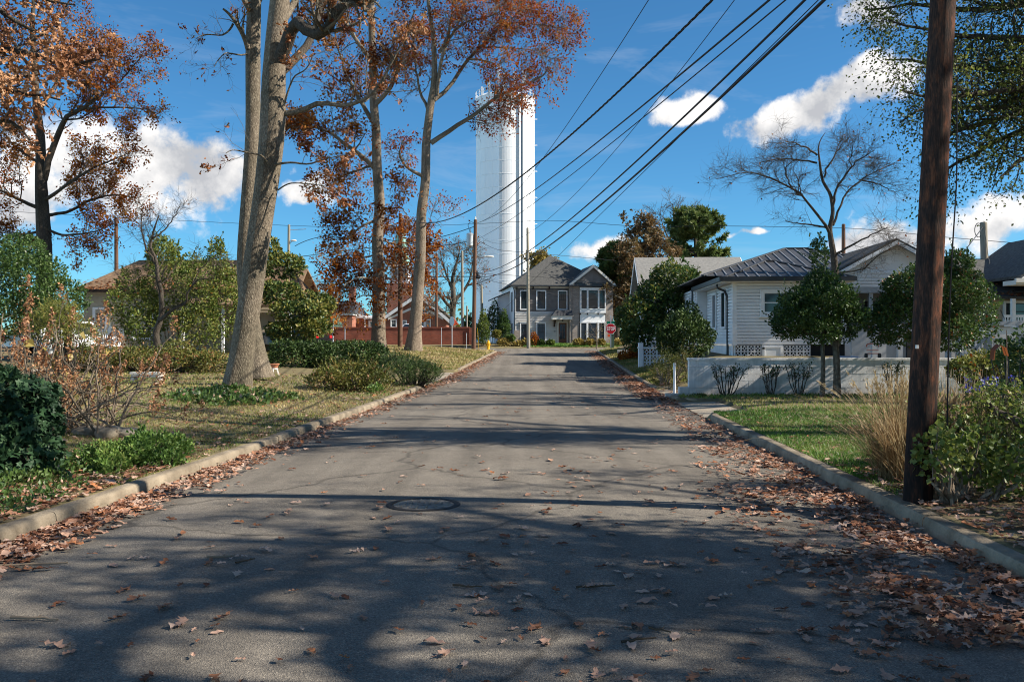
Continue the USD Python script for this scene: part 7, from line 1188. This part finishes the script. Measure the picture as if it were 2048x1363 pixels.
def litter():
    rng = np.random.default_rng(55); OAKS = [oak_leaf(rng, 10, .07 + .02 * k, k not in (3, 6)) for k in range(8)]; OAKL = [oak_leaf(rng, 6, .08 + .03 * k, k not in (2, 5)) for k in range(7)]
    xs_, ys_, zn = [], [], []
    def add(x, y, zone): xs_.append(x); ys_.append(y); zn.append(np.full(len(x), zone))
    def ydist(n, lo, hi, q=1.6): u = rng.random(n); return (lo ** (1 - q) + u * (hi ** (1 - q) - lo ** (1 - q))) ** (1 / (1 - q))
    y = ydist(5000, 4.6, 30, 1.5); wd = np.interp(y, [4, 7, 9, 12, 18, 30], [1.35, 1.75, 1.7, 1.25, .9, .7]) ; k = rng.beta(1.05, 1.9, len(y)); cl = meshkit.noise(np.column_stack([k * wd * 2.2, y * 1.1, 0 * y])); ok = rng.random(len(y)) < np.clip(cl * 1.7 - .15, .08, 1); add((XR(y) - .03 - k * wd)[ok], y[ok], 1)
    y = ydist(4200, 24, 68, 1.3); add(XR(y) - .03 - rng.beta(.9, 2.4, len(y)) * 1.0, y, 1)
    y = ydist(2400, 5.5, 30, 1.5); add(XL(y) + .03 + rng.beta(.9, 2.2, len(y)) * .62, y, 2)
    y = ydist(2200, 30, 67, 1.2); add(XL(y) + .03 + rng.beta(.9, 2.4, len(y)) * .9, y, 2)
    y = ydist(580, 3.0, 40, 1.75); add(rng.uniform(XL(y) + .4, XR(y) - .8), y, 0)
    y = ydist(190, 3.2, 12, 1.3); add(XR(y) - 1.2 - rng.random(len(y)) ** 1.6 * 2.4, y, 0)
    y = ydist(3000, 3.8, 10.5, 1.2); add(XR(y) + .18 + rng.random(len(y)) ** 1.1 * 3.4, y, 3)
    y = ydist(420, 9, 23, 1.2); add(XR(y) + .18 + rng.random(len(y)) * 5, y, 3)
    y = ydist(700, 7, 11, 1.2); add(XL(y) - .18 - rng.random(len(y)) ** 1.2 * 1.6, y, 4)
    y = ydist(2600, 8, 36, 1.3); add(XL(y) - .18 - rng.random(len(y)) ** 1.3 * (2 + .3 * y), y, 4)
    y = ydist(2600, 40, 69, 1.2); add(XL(y) - .2 - rng.random(len(y)) * 13, y, 4)
    y = ydist(900, 24.5, 66, 1.4); add(XR(y) + .2 + rng.random(len(y)) ** 1.4 * 2.2, y, 3)
    x, y, zn = np.concatenate(xs_), np.concatenate(ys_), np.concatenate(zn); n = len(x); on = (zn < 3)
    c = x - (-.585 + .0475 * y); dr = dist_to(ROAD, x, y); z = np.where(dr < 0, np.where(y < 69, roadz(x, y), prof(y)), gz(x, y) + .01) + np.where((zn == 1) | (zn == 2), rng.random(n) ** 2 * .05, .004)
    size = .055 + .088 * rng.random(n) ** 1.4 + .04 * (rng.random(n) < .08); a = rng.uniform(0, 2 * np.pi, n); tilt = rng.normal(0, np.where(zn == 0, .05, .16)[:, None], (n, 2))
    tone = rng.random(n); vis = (np.abs(x / y) < .575) & ((EYE - z) / y < .385) & on
    rank = np.where(vis, size / y, 0); pick = np.argsort(-rank)[:300]; single = np.zeros(n, bool); single[pick] = True
    tones = [('chestnut', .08), ('brown', .3), ('orange', .97), ('pinkish', .55), ('buff', .75)]; 
    def place(i):
        c_ = x[i] - (-.585 + .0475 * y[i]); side = 'left' if c_ < -1.2 else 'middle' if c_ < 1.2 else 'right'
        if zn[i] == 0:
            if math.hypot(x[i] + .85, y[i] - 8.6) < 1.3: return 'on the asphalt close round the manhole cover'
            row = 'at the very front' if y[i] < 4.3 else 'in the nearest shade' if y[i] < 5.6 else 'short of the manhole' if y[i] < 7.6 else 'just before the pole shadow' if y[i] < 9.2 else 'beyond the pole shadow'
            return f'on open asphalt {row}, {side} of street'
        row = 'at the very front' if y[i] < 5.4 else 'before the leaning pole' if y[i] < 6.8 else 'opposite the leaning pole' if y[i] < 8.6 else 'beyond the leaning pole'
        return (f'in right gutter drift {row}, ' + ('hard by the kerb' if XR(y[i]) - x[i] < .45 else 'mid-drift' if XR(y[i]) - x[i] < 1. else 'street side')) if zn[i] == 1 else f'in left gutter {row}'
    first = {}
    for i in pick:
        ti = int(rng.choice(5, p=[.16, .28, .14, .26, .16])); k = int(rng.integers(0, 8)); lab = f"{tones[ti][0]} oak leaf {place(i)}"; gr = f"{tones[ti][0]} oak leaves {place(i)}"
        p = uniq('/World', 'fallen_leaf'); xf_ = UsdGeom.Xform.Define(stage, p); pr = xf_.GetPrim()
        if (ti, k) in first: pr.GetReferences().AddInternalReference(first[(ti, k)]); pr.SetInstanceable(True)
        else:
            first[(ti, k)] = p; v, f = OAKS[k]; part(p, 'blade', (v, f), L_dead, smooth=True, tint=np.full(len(f), tones[ti][1])); part(p, 'stalk', tubes(np.array([[0, -.72, .03], [0, -.6, .02], [0, -.49, .02]]) + (0, 0, v[1, 2] - .02), np.array([.008, .007, .006]), 4), L_dead, tint=np.full(16, tones[ti][1] * .6))
        xf_.ClearXformOpOrder() if False else None
        ops = UsdGeom.Xformable(pr); m = Gf.Matrix4d(); s_ = float(size[i]); m.SetScale(s_); m = m * Gf.Matrix4d().SetRotate(Gf.Rotation(Gf.Vec3d(1, 0, 0), math.degrees(tilt[i, 0]))) * Gf.Matrix4d().SetRotate(Gf.Rotation(Gf.Vec3d(0, 1, 0), math.degrees(tilt[i, 1]))) * Gf.Matrix4d().SetRotate(Gf.Rotation(Gf.Vec3d(0, 0, 1), math.degrees(a[i])))
        m.SetTranslateOnly(Gf.Vec3d(float(x[i]), float(y[i]), float(z[i]) + abs(tilt[i]).max() * s_ * .35)); op = ops.MakeMatrixXform(); op.Set(m); meta(pr, lab, 'leaf', gr)
    for zsel, nm in ((on, 'road_leaf_litter'), (~on, 'lawn_leaf_litter')):
        vs = []; tn = []
        for far in (0, 1):
            tp = OAKL if not far else [DIA] * 2
            for k, T in enumerate(tp):
                s_ = zsel & ~single & ((y > 22) == bool(far)) & (np.arange(n) % len(tp) == k)
                if not s_.any(): continue
                ax = np.column_stack([np.cos(a[s_]), np.sin(a[s_]), tilt[s_, 0]]); nr = np.column_stack([tilt[s_, 1], tilt[s_, 0] * .5, np.ones(s_.sum())]); sz = size[s_] * (1.25 if far else 1); pos = np.column_stack([x[s_], y[s_], z[s_] + .015 * rng.random(s_.sum()) + (.03 if far else .0)]) ; vs.append(bake(T, pos, ax, nr, sz)); tn.append(leaf_tint(rng, s_.sum(), len(T[1])))
        solo(nm, cat_(*vs), L_dead, kind='stuff', tint=np.concatenate(tn))
    for k, (px, py, ln, ang) in enumerate(((1190, 1190, .26, .1), (60, 1135, .5, .25), (445, 1125, .2, .2), (70, 1250, .28, -.1), (1320, 1278, .14, -.6), (490, 1135, .16, 1.0), (935, 1190, .18, -.2), (1275, 1300, .2, .3), (1660, 1030, .3, -.9))):
        Y = 2880 / (py - 681.5); xx = X(px, Y); s = np.linspace(-.5, .5, 7)[:, None]; q = np.array([math.cos(ang), math.sin(ang), 0]) * ln * s + rng.normal(0, .006, (7, 3)); q[:, 2] = .012 + .006 * rng.random(7)
        t = thing('twig', ['straight dark twig on the shaded asphalt right of the picture centre', 'long pale twig lying by the left kerb in front', 'short pale stick with blunt ends left of the manhole', 'pale twig at the left edge of the picture', 'tiny dark twig low in front near the right', 'small kinked twig left of centre on the asphalt', 'thin dark twig below the manhole cover', 'dark stub of twig at the lower right of the open asphalt', 'thin curved twig at the edge of the right leaf drift'][k], 'twig', loc=(xx, Y, float(roadz(np.array(xx), np.array(Y)))))
        part(t, 'wood', tubes(q, np.linspace(.008, .004, 7) * (1.3 if k in (1, 2, 3) else 1), 6), L_twig, tint=np.full(72, .95 if k in (1, 2, 3) else .1), smooth=True); part(t, 'spur', tubes(np.array([q[3], q[3] + (.02, .025, .01)]), np.array([.004, .002]), 5), L_twig, tint=np.full(10, .4))
litter()
